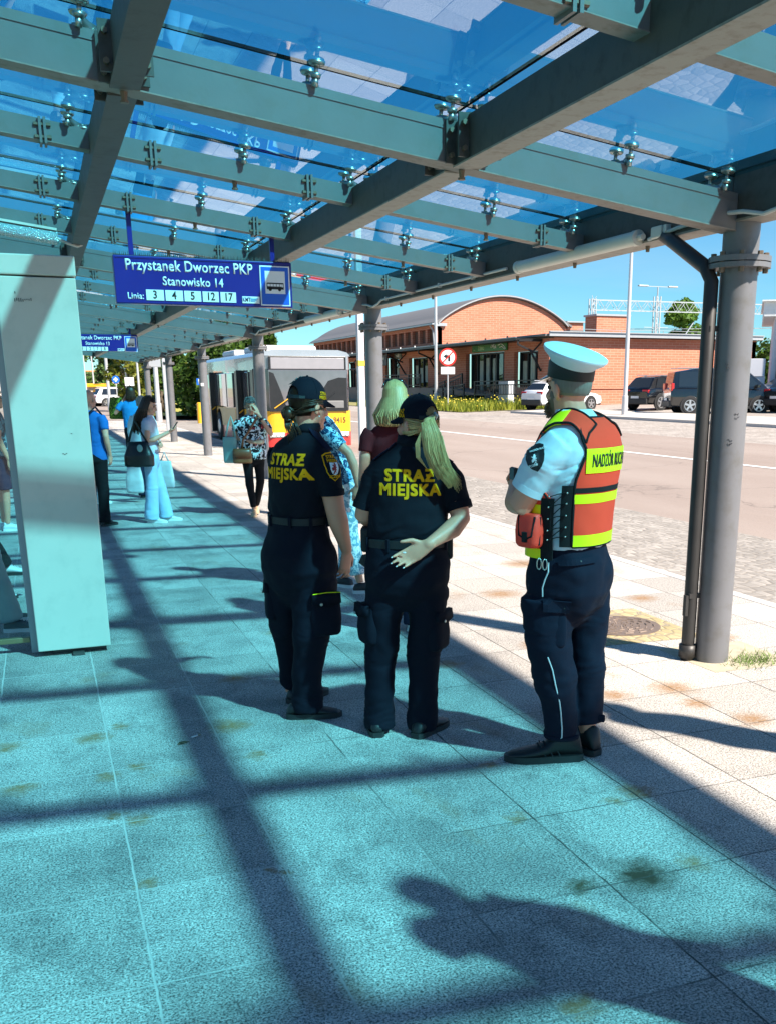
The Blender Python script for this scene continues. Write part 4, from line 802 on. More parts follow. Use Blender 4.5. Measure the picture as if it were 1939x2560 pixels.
# ================================================================== TREES AND FAR LEFT
def leaf_mat(name, a, b):
    t = NT(name); oi = t.n('NewGeometry'); base = t.mix(oi.outputs['Random Per Island'], a, b); tr = t.n('BsdfTranslucent'); t.set(tr.inputs[0], base); t.p(Base_Color=base, Roughness=.55); t.b.inputs['Specular IOR Level'].default_value = .3
    mx = t.n('MixShader'); mx.inputs[0].default_value = .35; t.t.links.new(t.b.outputs[0], mx.inputs[1]); t.t.links.new(tr.outputs[0], mx.inputs[2]); t.t.links.new(mx.outputs[0], t.out.inputs[0]); return t.m
m_leaf = [leaf_mat('leaf_green', (.05, .12, .015), (.13, .24, .03)), leaf_mat('leaf_yellowish', (.12, .16, .02), (.26, .26, .04)), leaf_mat('leaf_bluish', (.06, .12, .04), (.14, .22, .07)), leaf_mat('leaf_dark', (.025, .06, .012), (.09, .17, .02))]
m_bark = simple('bark', (.10, .075, .05), .9, var=.3, vs=10, bump=.6, bs=20)
def tree(label, x, y, h, r, mat=0, n=2600, ls=.16, base=.25, name='broadleaf_tree', slim=1.0, seed=1, z=0, group='trees around the road'):
    rnd = random.Random(seed * 91 + int(x * 10)); t = thing(name, label, 'tree', (x, y, z), group=group)
    m = MB(); m.smooth = True; m.tube([(0, 0, -.2), (.05, 0, h * .3), (0, .05, h * .75)], [r * .10 + .05, r * .07 + .04, .02], 8); blobs = []
    for k in range(11):
        a = rnd.uniform(0, 6.28); q = rnd.random() ** .6 * r * .72; zz = h * (base + .12) + (h * (1 - base) - r * .30) * rnd.random(); c_ = Vector((math.cos(a) * q * slim, math.sin(a) * q * slim, zz)); blobs.append((c_, r * rnd.uniform(.30, .52)))
        m.tube([(0, 0, h * .28), (c_.x * .5, c_.y * .5, (h * .3 + zz) / 2), tuple(c_)], [.05 + r * .02, .03, .012], 5)
    blobs.append((Vector((0, 0, h - r * .45)), r * .45)); m.build('trunk', m_bark, t)
    m = MB()
    for k in range(n):
        c_, br = blobs[rnd.randrange(len(blobs))]; d = Vector((rnd.gauss(0, 1), rnd.gauss(0, 1), rnd.gauss(0, 1))).normalized() * br * rnd.random() ** .35; d.z *= .8; p = c_ + d
        if p.z < .1: continue
        u = Vector((rnd.gauss(0, 1), rnd.gauss(0, 1), rnd.gauss(0, .6))).normalized(); v = u.cross(Vector((rnd.gauss(0, 1), rnd.gauss(0, 1), rnd.gauss(0, 1)))).normalized(); s_ = ls * rnd.uniform(.6, 1.4)
        m.add([p - u * s_, p + v * s_ * .55, p + u * s_, p - v * s_ * .55], [(0, 1, 2, 3)])
    m.build('crown', m_leaf[mat], t); return t
tree('dense dark bush tree beside the rear of the bus', 8.6, 55, 4.3, 2.2, 3, 4200, .17, .05, seed=2)
tree('bright green tree just above the bus roof', 10.4, 58, 4.9, 2.2, 0, 3600, .18, .1, seed=3)
tree('dark tree between the fourth and fifth canopy columns', 6.9, 64, 4.2, 1.8, 3, 3200, .17, .05, seed=4)
tree('yellowing tree behind the fifth canopy column', 6.1, 76, 4.6, 1.7, 1, 2400, .18, .1, seed=5)
tree('dark tree hidden behind the bus', 12.0, 57, 4.4, 2.0, 3, 2600, .18, .05, seed=6)
for k, (x, y, h, r, mt) in enumerate(((4.4, 118, 5.6, 2.0, 2), (7.6, 124, 6.6, 2.4, 2), (10.8, 120, 6.4, 2.3, 0), (13.4, 112, 5.6, 2.0, 1), (2.0, 128, 6.0, 2.4, 2))):
    tree(('feathery pale tree at the far left beside the white cabinet', 'tallest feathery tree far down the road', 'rounded green tree far behind the tall white pole', 'yellow green tree far behind the last columns', 'pale tree mostly hidden by the white cabinet')[k], x, y, h, r, mt, 1500, .30, .15, seed=10 + k)
tree('leafy treetop rising behind the brick wall roof', 70, 100, 11.2, 3.0, 0, 4200, .30, .2, slim=.75, seed=25, name='broadleaf_tree'); tree('dark tree left of the white building', 50.5, 60, 5.0, 2.2, 3, 2200, .22, .05, seed=22)
for k, (x, y, h, r) in enumerate(((8.6, 108, 2.4, 1.7), (6.2, 104, 2.3, 1.6), (3.5, 106, 2.6, 1.8), (11.4, 98, 2.4, 1.8))):
    tree(('low round shrub far behind the white square sign', 'low shrub far behind the blue round sign', 'dark shrub far behind the yellow kiosk', 'broad shrub far behind the last column')[k], x, y, h, r, (0, 0, 3, 0)[k], 900, .24, .0, name='shrub', seed=40 + k, group='far shrubs')
pole('white pole with a dark sign plate far left, nearest the white cabinet', 4.95, 81, 9, .12, .10); pole('second tall white pole behind the man in the bright blue shirt', 5.95, 76, 8, .11, .08); pole('bent arm lamp post over the yellow kiosk', 4.05, 98, 5.4, .09, .07, .9); pole('short bent arm lamp post right of the yellow kiosk', 4.9, 101, 4.7, .08, .06, -.7); pole('bent arm lamp post above the parked cars', 7.8, 96, 5.4, .08, .06, -.8); pole('slender white pole left of the fifth canopy column', 6.4, 72, 6, .08, .06); pole('pale pole between the dark trees and the bus', 10.2, 72, 8, .10, .07)
pole('pale rectangular post with a flag box beside the sixth column', 5.65, 53.6, 6, .12, .11)
t = thing('post_with_box', 'pale post carrying a grey box beside the fifth column', 'post', (4.5, 39.4, 0)); m = MB(); m.box((0, 0, 1.9), (.20, .14, 3.8), bev=.02); m.build('post', m_pole, t); m = MB(); m.box((-.42, 0, 2.75), (.55, .1, .75), bev=.02); m.build('box', m_trim, t)
t = thing('tall_post', 'white square post left of the second canopy column', 'post', (5.05, 16.3, 0)); m = MB(); m.smooth = False; m.box((0, 0, 2.2), (.11, .11, 4.4), bev=.015); m.build('post', simple('post_white', (.62, .60, .64), .4, .1, var=.05), t); m = MB(); m.box((0, -.01, 2.05), (.116, .10, .09)); m.build('sticker', simple('sticker_yellow', (.5, .36, .05), .5), t); m = MB(); m.box((0, 0, .01), (.30, .30, .025)); m.build('base_plate', m_bolt, t)
road_sign('round blue sign with a white cross far left', 5.13, 75, 2.15, 'blue', .26, z=-.08); road_sign('white square sign back far down the pavement', 5.64, 70, 1.98, 'square', .29, z=-.08); road_sign('round pale sign back left of the bus', 8.39, 50, 2.05, 'back', .25, z=-.07); road_sign('small blue parking sign before the dark trees', 7.6, 52, 1.9, 'park', .16, z=-.08)
t = thing('bollard', 'yellow bollard in the road left of the bus', 'bollard', (7.2, 50, -.08)); m = MB(); m.cyl((0, 0, 0), (0, 0, .95), .13, .11, 14); m.build('post', m_by, t); m = MB(); m.cyl((0, 0, .95), (0, 0, 1.0), .12, .06, 14); m.build('cap', m_by, t)
t = thing('kiosk', 'yellow and white kiosk far left beyond the road', 'kiosk', (5.1, 100, -.08)); m = MB(); m.box((0, 0, .95), (1.9, 1.6, 1.5)); m.cur = 1; m.box((-.45, -.82, .7), (.9, .06, .7)); m.box((.5, -.82, .5), (.8, .06, .4)); m.build('counter', [simple('kiosk_cream', (.6, .5, .38), .6, var=.3, vs=3), m_by], t); m = MB(); m.box((0, -.1, 1.85), (2.2, 2.0, .34), bev=.05); m.build('awning', m_by, t)
cg = 'cars far down the road'
p_red = simple('red_car_paint', (.5, .03, .03), .3, var=.05, coat=.6)
car('parked_car', 'white van like car far left between the kiosk and the poles', (6.6, 98, -.1), R(20), p_white, 4.6, 1.9, 1.7, group=cg); car('parked_car', 'red car far down the road left of the fifth column', (8.35, 97, -.1), R(70), p_red, 4.2, 1.8, 1.5, group=cg); car('parked_car', 'dark grey car far down the road beside the red one', (9.3, 90, -.1), R(80), p_blue, 4.2, 1.8, 1.45, group=cg)
t = thing('long_hall', 'low orange roofed hall beyond the far trees', 'building', (9, 170, -.1)); m = MB(); m.box((0, 4, 1.8), (40, 8, 3.6)); m.build('wall', simple('hall_wall', (.62, .5, .42), .8), t); m = MB(); m.prism([(-20.5, 3.6), (20.5, 3.6), (20.5, 4.2), (-20.5, 4.2)], 9, Matrix.Translation((0, -.5, 0))); m.build('roof', simple('orange_roof', (.55, .22, .06), .7), t)
# grass and flowers on the verge, grass bank by the road
def blades(name, x0, x1, y0, y1, n, h, mat, zf, seed):
    rnd = random.Random(seed); m = MB()
    for k in range(n):
        x, y = rnd.uniform(x0, x1), rnd.uniform(y0, y1); hh = h * rnd.uniform(.4, 1.2); a = rnd.uniform(0, 6.28); w_ = rnd.uniform(.03, .08); lx, ly = rnd.gauss(0, .12), rnd.gauss(0, .12); z = zf(x); m.add([(x - w_ * math.cos(a), y - w_ * math.sin(a), z), (x + w_ * math.cos(a), y + w_ * math.sin(a), z), (x + lx, y + ly, z + hh)], [(0, 1, 2)])
    return tag(m.build(name, mat), kind='stuff')
blades('verge_grass', 21.2, 27.2, 50.2, 70, 5200, .55, leaf_mat('grass_leaf', (.12, .18, .02), (.32, .33, .04)), lambda x: zr(x) + .03, 3)
rnd = random.Random(9); m = MB()
for k in range(240):
    x, y = rnd.uniform(21.3, 27), rnd.uniform(50.2, 68); z = zr(x) + rnd.uniform(.28, .75); s_ = rnd.uniform(.035, .07); m.ell((x, y, z), (s_, s_, s_ * .7), n=5, m=3)
tag(m.build('verge_flowers', simple('flower_yellow', (.60, .48, .05), .6, var=.2)), kind='stuff')
sheet('grass_bank', 8.2, 17.6, 60, 105, .25, simple('dry_grass', (.36, .30, .05), .95, var=.35, vs=1.5)) if 0 else None
patch('grass_bank', [(5.4, 57), (9.4, 55), (14, 62), (14, 110), (6.2, 100), (5.6, 75)], .12, simple('dry_grass', (.34, .31, .05), .95, var=.35, vs=1.5))
# ================================================================== PEOPLE
def remesh(m, name, mats, parent, vox=.008, sm=5, fold=None, smooth=True):
    """union of closed pieces as one continuous surface"""
    me = m.mesh(name, mats); o = put(name, me, parent)
    r = o.modifiers.new('r', 'REMESH'); r.mode = 'VOXEL'; r.voxel_size = vox; r.use_smooth_shade = True
    if sm: s_ = o.modifiers.new('s', 'SMOOTH'); s_.factor = .5; s_.iterations = sm
    dg = bpy.context.evaluated_depsgraph_get(); me2 = bpy.data.meshes.new_from_object(o.evaluated_get(dg)); o.modifiers.clear(); o.data = me2; bpy.data.meshes.remove(me); me2.name = name
    if not me2.materials: me2.materials.append(mats if not isinstance(mats, (list, tuple)) else mats[0])
    if fold:
        ns = [v.normal.copy() for v in me2.vertices]
        for v, n in zip(me2.vertices, ns): v.co += n * fold(v.co)
    for p in me2.polygons: p.use_smooth = smooth
    me2.update(); return o
def bvh(*objs):
    vs, fs = [], []
    for o in objs:
        k = len(vs); vs += [v.co.copy() for v in o.data.vertices]; fs += [[k + i for i in p.vertices] for p in o.data.polygons]
    return BVHTree.FromPolygons(vs, fs)
def wrap(name, bm, M, tree, d, mat, parent, off=.0025, cut=.02, lift=.25):
    """lay a flat bmesh (xy, placed by M) onto a surface along direction d, as a thin raised layer"""
    xs = [v.co.x for v in bm.verts]; ys_ = [v.co.y for v in bm.verts]
    for ax, lo, hi in ((0, min(xs), max(xs)), (1, min(ys_), max(ys_))):
        k = int((hi - lo) / cut)
        for i in range(1, k + 1):
            no = Vector((1, 0, 0)) if ax == 0 else Vector((0, 1, 0)); bmesh.ops.bisect_plane(bm, geom=bm.verts[:] + bm.edges[:] + bm.faces[:], plane_co=no * (lo + (hi - lo) * i / (k + 1)), plane_no=no)
    bm.transform(M); d = Vector(d).normalized()
    for v in bm.verts:
        h = tree.ray_cast(v.co - d * lift, d)
        if h[0] is not None: v.co = h[0] - d * off
        else:
            n_ = tree.find_nearest(v.co); v.co = n_[0] - d * off
    bmesh.ops.triangulate(bm, faces=bm.faces)
    me = bpy.data.meshes.new(name); bm.to_mesh(me); bm.free(); me.materials.append(mat); return put(name, me, parent)
def wrap_text(name, s, size, pos, x, y, tree, d, mat, parent, bold=.0, sx=1.0, spacing=1.0, off=.0025, lift=.25):
    """printed lettering; bold prints are struck several times with a small shift"""
    sh = [(0, 0)] if not bold else [(a * bold, b * bold) for a, b in ((-1, -1), (1, -1), (1, 1), (-1, 1), (0, 0))]; out = None
    for k, (dx, dy) in enumerate(sh):
        bm = text_bm(s, size, 'CENTER', 0, spacing=spacing)
        for v in bm.verts: v.co.x = v.co.x * sx + dx; v.co.y += dy
        o = wrap(name, bm, frame_M(pos, x, y), tree, d, mat, parent, off + k * .00025, size * .2, lift)
        if out is None: out = o
        else:
            q = bmesh.new(); q.from_mesh(out.data); q.from_mesh(o.data); q.to_mesh(out.data); q.free(); bpy.data.objects.remove(o)
    return out
def poly_bm(pts):
    bm = bmesh.new(); bm.faces.new([bm.verts.new((x, y, 0)) for x, y in pts]); return bm
def stick(tree, pts, d=(0, 1, 0), off=.002, lift=1.0):
    out = []
    for p in pts:
        h = tree.ray_cast(Vector(p) - Vector(d) * lift, Vector(d)); out.append((h[0] if h[0] is not None else Vector(p)) - Vector(d) * off)
    return out
def skin_mat(name, c):
    t = NT(name); n_ = t.noise(9, 5); t.p(Base_Color=t.mix(n_, [x * .86 for x in c], [min(1, x * 1.1) for x in c]), Roughness=.5, Subsurface_Weight=.12, Subsurface_Scale=.01); t.b.inputs['Subsurface Radius'].default_value = (1, .35, .2); t.bump(t.noise(140, 3), .12, .002); return t.m
m_skin = skin_mat('skin', (.72, .30, .19)); m_skin2 = skin_mat('skin_tanned', (.52, .27, .175)); m_skin3 = skin_mat('skin_pale', (.66, .33, .22))
def cloth(name, c, var=.12, weave=420, fuzz=.0, rough=.85, b=.25):
    if name in MATS: return MATS[name]
    t = NT(name); n_ = t.noise(7, 5); k = t.n('VectorMath', operation='SCALE'); k.inputs[0].default_value = c; t.set(k.inputs['Scale'], t.math('MULTIPLY_ADD', n_, 2 * var, 1 - var)); t.p(Base_Color=k.outputs[0], Roughness=rough, Sheen_Weight=fuzz); t.b.inputs['Specular IOR Level'].default_value = .2
    t.bump(t.math('ADD', t.noise(weave, 2), t.math('MULTIPLY', t.noise(38, 4), .8)), b, .0025); MATS[name] = t.m; return t.m
m_nshirt = cloth('navy_polo', (.0055, .0058, .0115)); m_ntrs = cloth('navy_trousers', (.0048, .005, .0125), weave=600); m_nyoke = cloth('navy_yoke', (.005, .006, .022)); m_ncap = cloth('navy_cap', (.0035, .004, .011)); m_belt = simple('belt_webbing', (.006, .006, .0075), .6, var=.2, bump=.3, bs=300)
m_yel = cloth('print_yellow', (.92, .40, .006), .06, fuzz=0); m_shoe = simple('black_shoe', (.008, .008, .009), .5, var=.25, bump=.3, bs=200); m_sole = simple('dark_sole', (.018, .019, .019), .6, var=.2, bump=.3, bs=120); m_wshoe = simple('white_shoe', (.68, .69, .68), .55, var=.08, bump=.2, bs=150); m_wsole = simple('white_sole', (.72, .72, .70), .6)
def hair_mat(name, a, b):
    t = NT(name); g = t.n('NewGeometry').outputs['Random Per Island']; v = t.scale(t.obj(), (60, 60, 7)); n_ = t.noise(1.6, 4, .6, vec=v); f = t.math('ADD', t.math('MULTIPLY', g, .6), t.math('MULTIPLY', n_, .5), clamp=True); t.p(Base_Color=t.mix(f, a, b), Roughness=.42); t.b.inputs['Specular IOR Level'].default_value = .4; t.bump(n_, .5, .004); return t.m
m_brown = hair_mat('brown_hair', (.016, .006, .002), (.055, .022, .007)); m_blond = hair_mat('blonde_hair', (.28, .15, .05), (.78, .50, .22)); m_dbrown = hair_mat('dark_brown_hair', (.020, .009, .005), (.085, .038, .018)); m_grey = hair_mat('grey_hair', (.22, .22, .21), (.55, .55, .53)); m_dgrey = hair_mat('dark_grey_hair', (.05, .055, .055), (.20, .21, .21)); m_stub = hair_mat('grey_stubble', (.16, .13, .11), (.42, .37, .32)); m_beard = hair_mat('brown_beard', (.10, .055, .03), (.32, .19, .11))
def headM(c, yaw, pitch=0, s=1.0): return Matrix.Translation(c) @ Matrix.Rotation(R(yaw), 4, 'Z') @ Matrix.Rotation(R(pitch), 4, 'X') @ Matrix.Scale(s, 4)
def add_head(m, H, neck):
    k = MB()
    k.ell((0, -.012, .028), (.074, .094, .096)); k.ell((0, .03, -.045), (.058, .064, .078)); k.ell((0, .066, -.098), (.030, .028, .024)); k.ell((0, .072, .022), (.052, .022, .016)); k.ell((.034, .066, -.03), (.024, .022, .022)); k.ell((-.034, .066, -.03), (.024, .022, .022))
    k.tube([(0, .088, .012), (0, .100, -.012), (0, .108, -.034)], [.011, .013, .016], 8, round_=True); k.ell((0, .088, -.066), (.024, .012, .011))
    for s_ in (-1, 1): k.ell((s_ * .079, -.008, -.012), (.010, .022, .034), Matrix.Rotation(R(-12), 3, 'X') @ Matrix.Rotation(R(s_ * 24), 3, 'Z'))
    m.add([H @ Vector(v) for v in k.v], k.f); s_ = H.to_scale().x
    m.tube([H @ Vector((0, -.018, -.05)), Vector(neck)], [.056 * s_, .060 * s_], 14, round_=True)
def add_face(t, H, body_o, iris=(.05, .03, .02)):
    for s_ in (-1, 1):
        e = MB(); e.smooth = True; e.ell(H @ Vector((s_ * .031, .0785, .004)), .0098); e.build('eye', simple('eye_dark', (.05, .035, .03), .2), body_o)
        b = MB(); b.tube([H @ Vector((s_ * .014, .0925, .024)), H @ Vector((s_ * .032, .091, .030)), H @ Vector((s_ * .050, .080, .024))], .0035, 5); b.build('eyebrow', m_dbrown, body_o)
    l = MB(); l.tube([H @ Vector((-.020, .094, -.066)), H @ Vector((0, .101, -.0655)), H @ Vector((.020, .094, -.066))], .0042, 6, round_=True); l.build('lips', simple('lips', (.35, .13, .11), .5), body_o)
TIPS = []
def add_hand(m, W, d, n, thumb, curl=35, s=1.0, spread=.05, tilt=(0, 0, 0, 0)):
    W, d, n = Vector(W), Vector(d).normalized(), Vector(n); n = (n - d * n.dot(d)).normalized(); a = d.cross(n).normalized()
    if a.dot(Vector(thumb)) < 0: a = -a
    m.tube([W - d * .02 * s, W + d * .02 * s, W + d * .055 * s, W + d * .09 * s], [(.026 * s, .019 * s), (.034 * s, .017 * s), (.040 * s, .016 * s), (.037 * s, .012 * s)], 14, round_=True, ref=n)
    for i, (o_, L, r) in enumerate(((.029, .072, .0088), (.0098, .081, .0092), (-.0098, .075, .0088), (-.0285, .058, .0078))):
        p = W + d * (.088 - abs(i - 1) * .004) * s + a * o_ * s; pts = [p - d * .015 * s]; ang = R(6 + curl * .25 + tilt[i]); sd = (o_ / .03) * spread
        for seg, f in enumerate((.42, .32, .26)):
            v = (d * math.cos(ang) + n * math.sin(ang) + a * sd).normalized(); p = p + v * L * f * s; pts.append(p.copy()); ang += R(curl * (.75, .6)[min(seg, 1)])
        m.tube(pts, [r * s, r * .98 * s, r * .88 * s, r * .72 * s], 9, round_=True); TIPS.append((pts[-1], (pts[-1] - pts[-2]).normalized(), n.copy()))
    p = W + d * .022 * s + a * .026 * s; v1 = (d * .62 + a * .72 + n * .25).normalized(); v2 = (d * .86 + a * .36 + n * .35).normalized(); m.tube([p - v1 * .01 * s, p + v1 * .036 * s, p + v1 * .036 * s + v2 * .026 * s, p + v1 * .036 * s + v2 * .05 * s], [.014 * s, .0115 * s, .0098 * s, .0075 * s], 9, round_=True)
def add_arm(m, sh, el, wr, r=(.050, .044, .038, .026), s=1.0):
    sh, el, wr = Vector(sh), Vector(el), Vector(wr)
    m.tube([sh.lerp(el, .42), sh.lerp(el, .62), el.lerp(sh, .08), el.lerp(wr, .28), el.lerp(wr, .7), wr], [r[0] * .7 * s, r[1] * 1.02 * s, r[2] * s, r[2] * 1.02 * s, (r[2] * .35 + r[3] * .65) * s, r[3] * s], 14, round_=True)
def shoe(parent, heel, ang, mat, sole, s=1.0, z=0.0, L=.275, tall=0.0):
    ca, sa = math.cos(R(ang)), math.sin(R(ang)); f = Vector((ca, sa, 0)); r = Vector((sa, -ca, 0)); h0 = Vector((heel[0], heel[1], 0))
    prof = ((-.004, .020, .05), (.012, .031, .078 + tall), (.05, .036, .088 + tall), (.09, .038, .090 + tall * .8), (.13, .042, .074), (.175, .047, .056), (.22, .045, .046), (.255, .034, .038), (.275, .014, .026))
    def loft(hmul, zb_, zt_fun, grow):
        m = MB(); m.smooth = True; vs = []; n = 14
        for t_, w_, h in prof:
            for j in range(n):
                a = 2 * math.pi * j / n; x = math.cos(a) * (w_ + grow); zz = zb_ + (math.sin(a) * .5 + .5) ** .8 * (zt_fun(h) - zb_)
                vs.append(h0 + (f * (t_ * L / .275 + (grow if t_ > .2 else -grow if t_ < .01 else 0)) + r * x) * s + Vector((0, 0, z + zz * s)))
        N = len(prof); m.add(vs, [(i * n + j, i * n + (j + 1) % n, (i + 1) * n + (j + 1) % n, (i + 1) * n + j) for i in range(N - 1) for j in range(n)] + [tuple(range(n))[::-1], tuple((N - 1) * n + j for j in range(n))]); return m
    o = loft(1, .010, lambda h: h, 0).build('shoe', mat, parent); m = MB(); m.smooth = True
    out = [(-.008, .022), (.012, .036), (.06, .041), (.11, .042), (.16, .049), (.21, .050), (.25, .040), (.272, .022), (.283, .006)]
    ring = [(t_, w_) for t_, w_ in out] + [(t_, -w_) for t_, w_ in out[::-1]]; n = len(ring)
    vs = [h0 + (f * (t_ * L / .275) + r * w_) * s + Vector((0, 0, z + zz)) for zz in (0, .012 * s, .027 * s) for t_, w_ in ring]
    m.add(vs, [(q * n + i, q * n + (i + 1) % n, (q + 1) * n + (i + 1) % n, (q + 1) * n + i) for q in range(2) for i in range(n)] + [tuple(range(n))[::-1], tuple(range(2 * n, 3 * n))]); smooth_angle(m.build('sole', sole, o), 50)
    m = MB()
    for k in range(4): c_ = h0 + f * (.10 + .022 * k) * s + Vector((0, 0, z + (.089 - .0075 * k) * s)); m.tube([c_ - r * .024 * s - Vector((0, 0, .010 * s)), c_ + Vector((0, 0, .003)), c_ + r * .024 * s - Vector((0, 0, .010 * s))], .0032, 5)
    m.build('laces', mat, o)
    if mat is not m_shoe: return o
    m = MB()
    for k in range(3):
        for sd in (-1, 1): a_ = h0 + (f * (.085 + .028 * k) + r * sd * (.0395 + .001 * k)) * s + Vector((0, 0, z + .026 * s)); m.tube([a_, a_ + (f * .012 - r * sd * .010) * s + Vector((0, 0, .026 * s)), a_ + (f * .016 - r * sd * .020) * s + Vector((0, 0, .044 * s))], .0028, 5)
    m.build('overlay', sole, o); return o
def shell_hair(t, H, mat, face_y=.045, low=-.06, grow=1.07, name='hair', vox=.007, extra=None, back_low=None):
    """scalp hair: ellipsoid cap without the face"""
    m = MB(); m.smooth = True; k = MB(); k.ell((0, -.014, .030), (.074 * grow + .004, .094 * grow + .003, .096 * grow + .003), n=32, m=22)
    bm = bmesh.new(); vs = [bm.verts.new(v) for v in k.v]; [bm.faces.new([vs[i] for i in f]) for f in k.f]
    for f in list(bm.faces):
        c = f.calc_center_median()
        if (c.z < .062 and c.y > face_y + (c.z - .06) * .5) or c.z < low: bm.faces.remove(f)
    r = bmesh.ops.solidify(bm, geom=bm.faces[:], thickness=.012); bm.verts.ensure_lookup_table(); bm.verts.index_update()
    m.add([H @ v.co for v in bm.verts], [[v.index for v in f.verts] for f in bm.faces]); bm.free(); return m
def strands(m, paths, r0=.004, r1=.0015, n=5):
    for p in paths: m.tube(p, [r0 + (r1 - r0) * i / (len(p) - 1) for i in range(len(p))], n)
def baseball_cap(t, H, open_back=True, label=None, sides=(1, -1), visor_tilt=-14):
    m = MB(); m.smooth = True; n, q = 88, 30; vs = []; a_, b_, c_ = .086, .106, .112
    def pt(i, j, g=0): th = 2 * math.pi * j / n; ph = math.pi / 2 * i / q; return ((a_ + g) * math.cos(ph) * math.cos(th), -.012 + (b_ + g) * math.cos(ph) * math.sin(th), .028 + (c_ + g) * math.sin(ph))
    bm = bmesh.new(); grid = [[bm.verts.new(pt(i, j)) for j in range(n)] for i in range(q)]; top = bm.verts.new((0, -.012, .028 + c_))
    for i in range(q - 1):
        for j in range(n): bm.faces.new([grid[i][j], grid[i][(j + 1) % n], grid[i + 1][(j + 1) % n], grid[i + 1][j]])
    for j in range(n): bm.faces.new([grid[q - 1][j], grid[q - 1][(j + 1) % n], top])
    if open_back:
        for f in list(bm.faces):
            c = f.calc_center_median()
            if c.y < -.07 and (c.x / .046) ** 2 + ((c.z - .040) / .050) ** 2 < 1 and c.z > .042: bm.faces.remove(f)
    bmesh.ops.solidify(bm, geom=bm.faces[:], thickness=.004); bm.verts.index_update()
    m.add([H @ v.co for v in bm.verts], [[v.index for v in f.verts] for f in bm.faces]); bm.free()
    cap = tag(m.build('cap', m_ncap, t)); smooth_angle(cap, 60)
    v = MB(); v.smooth = True; pr = []
    for i in range(9):   # visor sheet: arcs pushed forward
        f = i / 8
        for j in range(17):
            th = R(18 + 144 * j / 16); k = math.sin(math.pi * j / 16) ** .6; x = (a_ - .002) * math.cos(th) * (1 - .05 * f); y = -.012 + (b_ - .003) * math.sin(th) + f * .072 * k; z = .030 - f * .028 * k - .030 * (abs(x) / a_) ** 2 * f; pr.append((x, y, z))
    fs = [(i * 17 + j, i * 17 + j + 1, (i + 1) * 17 + j + 1, (i + 1) * 17 + j) for i in range(8) for j in range(16)]; N = len(pr)
    v.add([H @ Vector(p) for p in pr] + [H @ (Vector(p) - Vector((0, 0, .005))) for p in pr], fs + [tuple(N + i for i in f[::-1]) for f in fs] + [(8 * 17 + j, 8 * 17 + j + 1, N + 8 * 17 + j + 1, N + 8 * 17 + j) for j in range(16)] + [(i * 17 + e, (i + 1) * 17 + e, N + (i + 1) * 17 + e, N + i * 17 + e) for i in range(8) for e in (0, 16)]); v.build('visor', m_ncap, cap)
    b = MB(); b.smooth = True; b.ell(H @ Vector((0, -.012, .028 + c_)), .007, n=8, m=5); b.build('button', m_ncap, cap)
    s_ = MB(); s_.tube([H @ Vector(pt(1.2, n * .75 + q_, .002)) for q_ in (-13, -9, -4, 0, 4, 9, 13)], (.010, .002), 8, ref=(0, -1, 0)); s_.build('strap', m_belt, cap)
    seams = MB()
    for j in (0, 15, 29, 44, 59, 73): seams.tube([H @ Vector(pt(i, j, .0006)) for i in range(4 if j < 50 else 18, q, 2)], .0012, 4)
    seams.build('seams', m_ncap, cap)
    tr = bvh(cap)
    for sd in sides:
        x = H.to_3x3() @ Vector((0, -sd, 0)) * (-1 if sd > 0 else -1); dirn = (H.to_3x3() @ Vector((-sd, 0, 0))).normalized(); xx = (H.to_3x3() @ Vector((0, sd, 0))).normalized(); yy_ = (H.to_3x3() @ Vector((0, 0, 1))).normalized(); yy_ = (yy_ + xx * .16).normalized()
        for s2, dz in (('STRAŻ', .058), ('MIEJSKA', .038)): wrap_text('cap_lettering', s2, .0225, H @ Vector((sd * .12, .045, dz)), xx, yy_, tr, dirn, m_yel, cap, .0005, sx=1.0, off=.0012, lift=.02)
    return cap
def fold_fn(amp=.004, sc_=(9, 9, 16), zones=(), seed=0):
    def f(p):
        q = Vector((p.x * sc_[0] + seed, p.y * sc_[1], p.z * sc_[2])); v = noise.noise(q) + .5 * noise.noise(q * 2.1)
        k = 1.0
        for z, w_, g in zones: k += g * math.exp(-((p.z - z) / w_) ** 2)
        ridge = 1 - abs(noise.noise(Vector((p.x * 5 + seed, p.y * 5, p.z * 30 + 3 * noise.noise(p * 6))))) * 2
        return amp * (v * .8 + (k - 1) * ridge * .6)
    return f
TZ = ((.10, .07, 1.0), (.42, .07, .9), (.66, .06, .6))
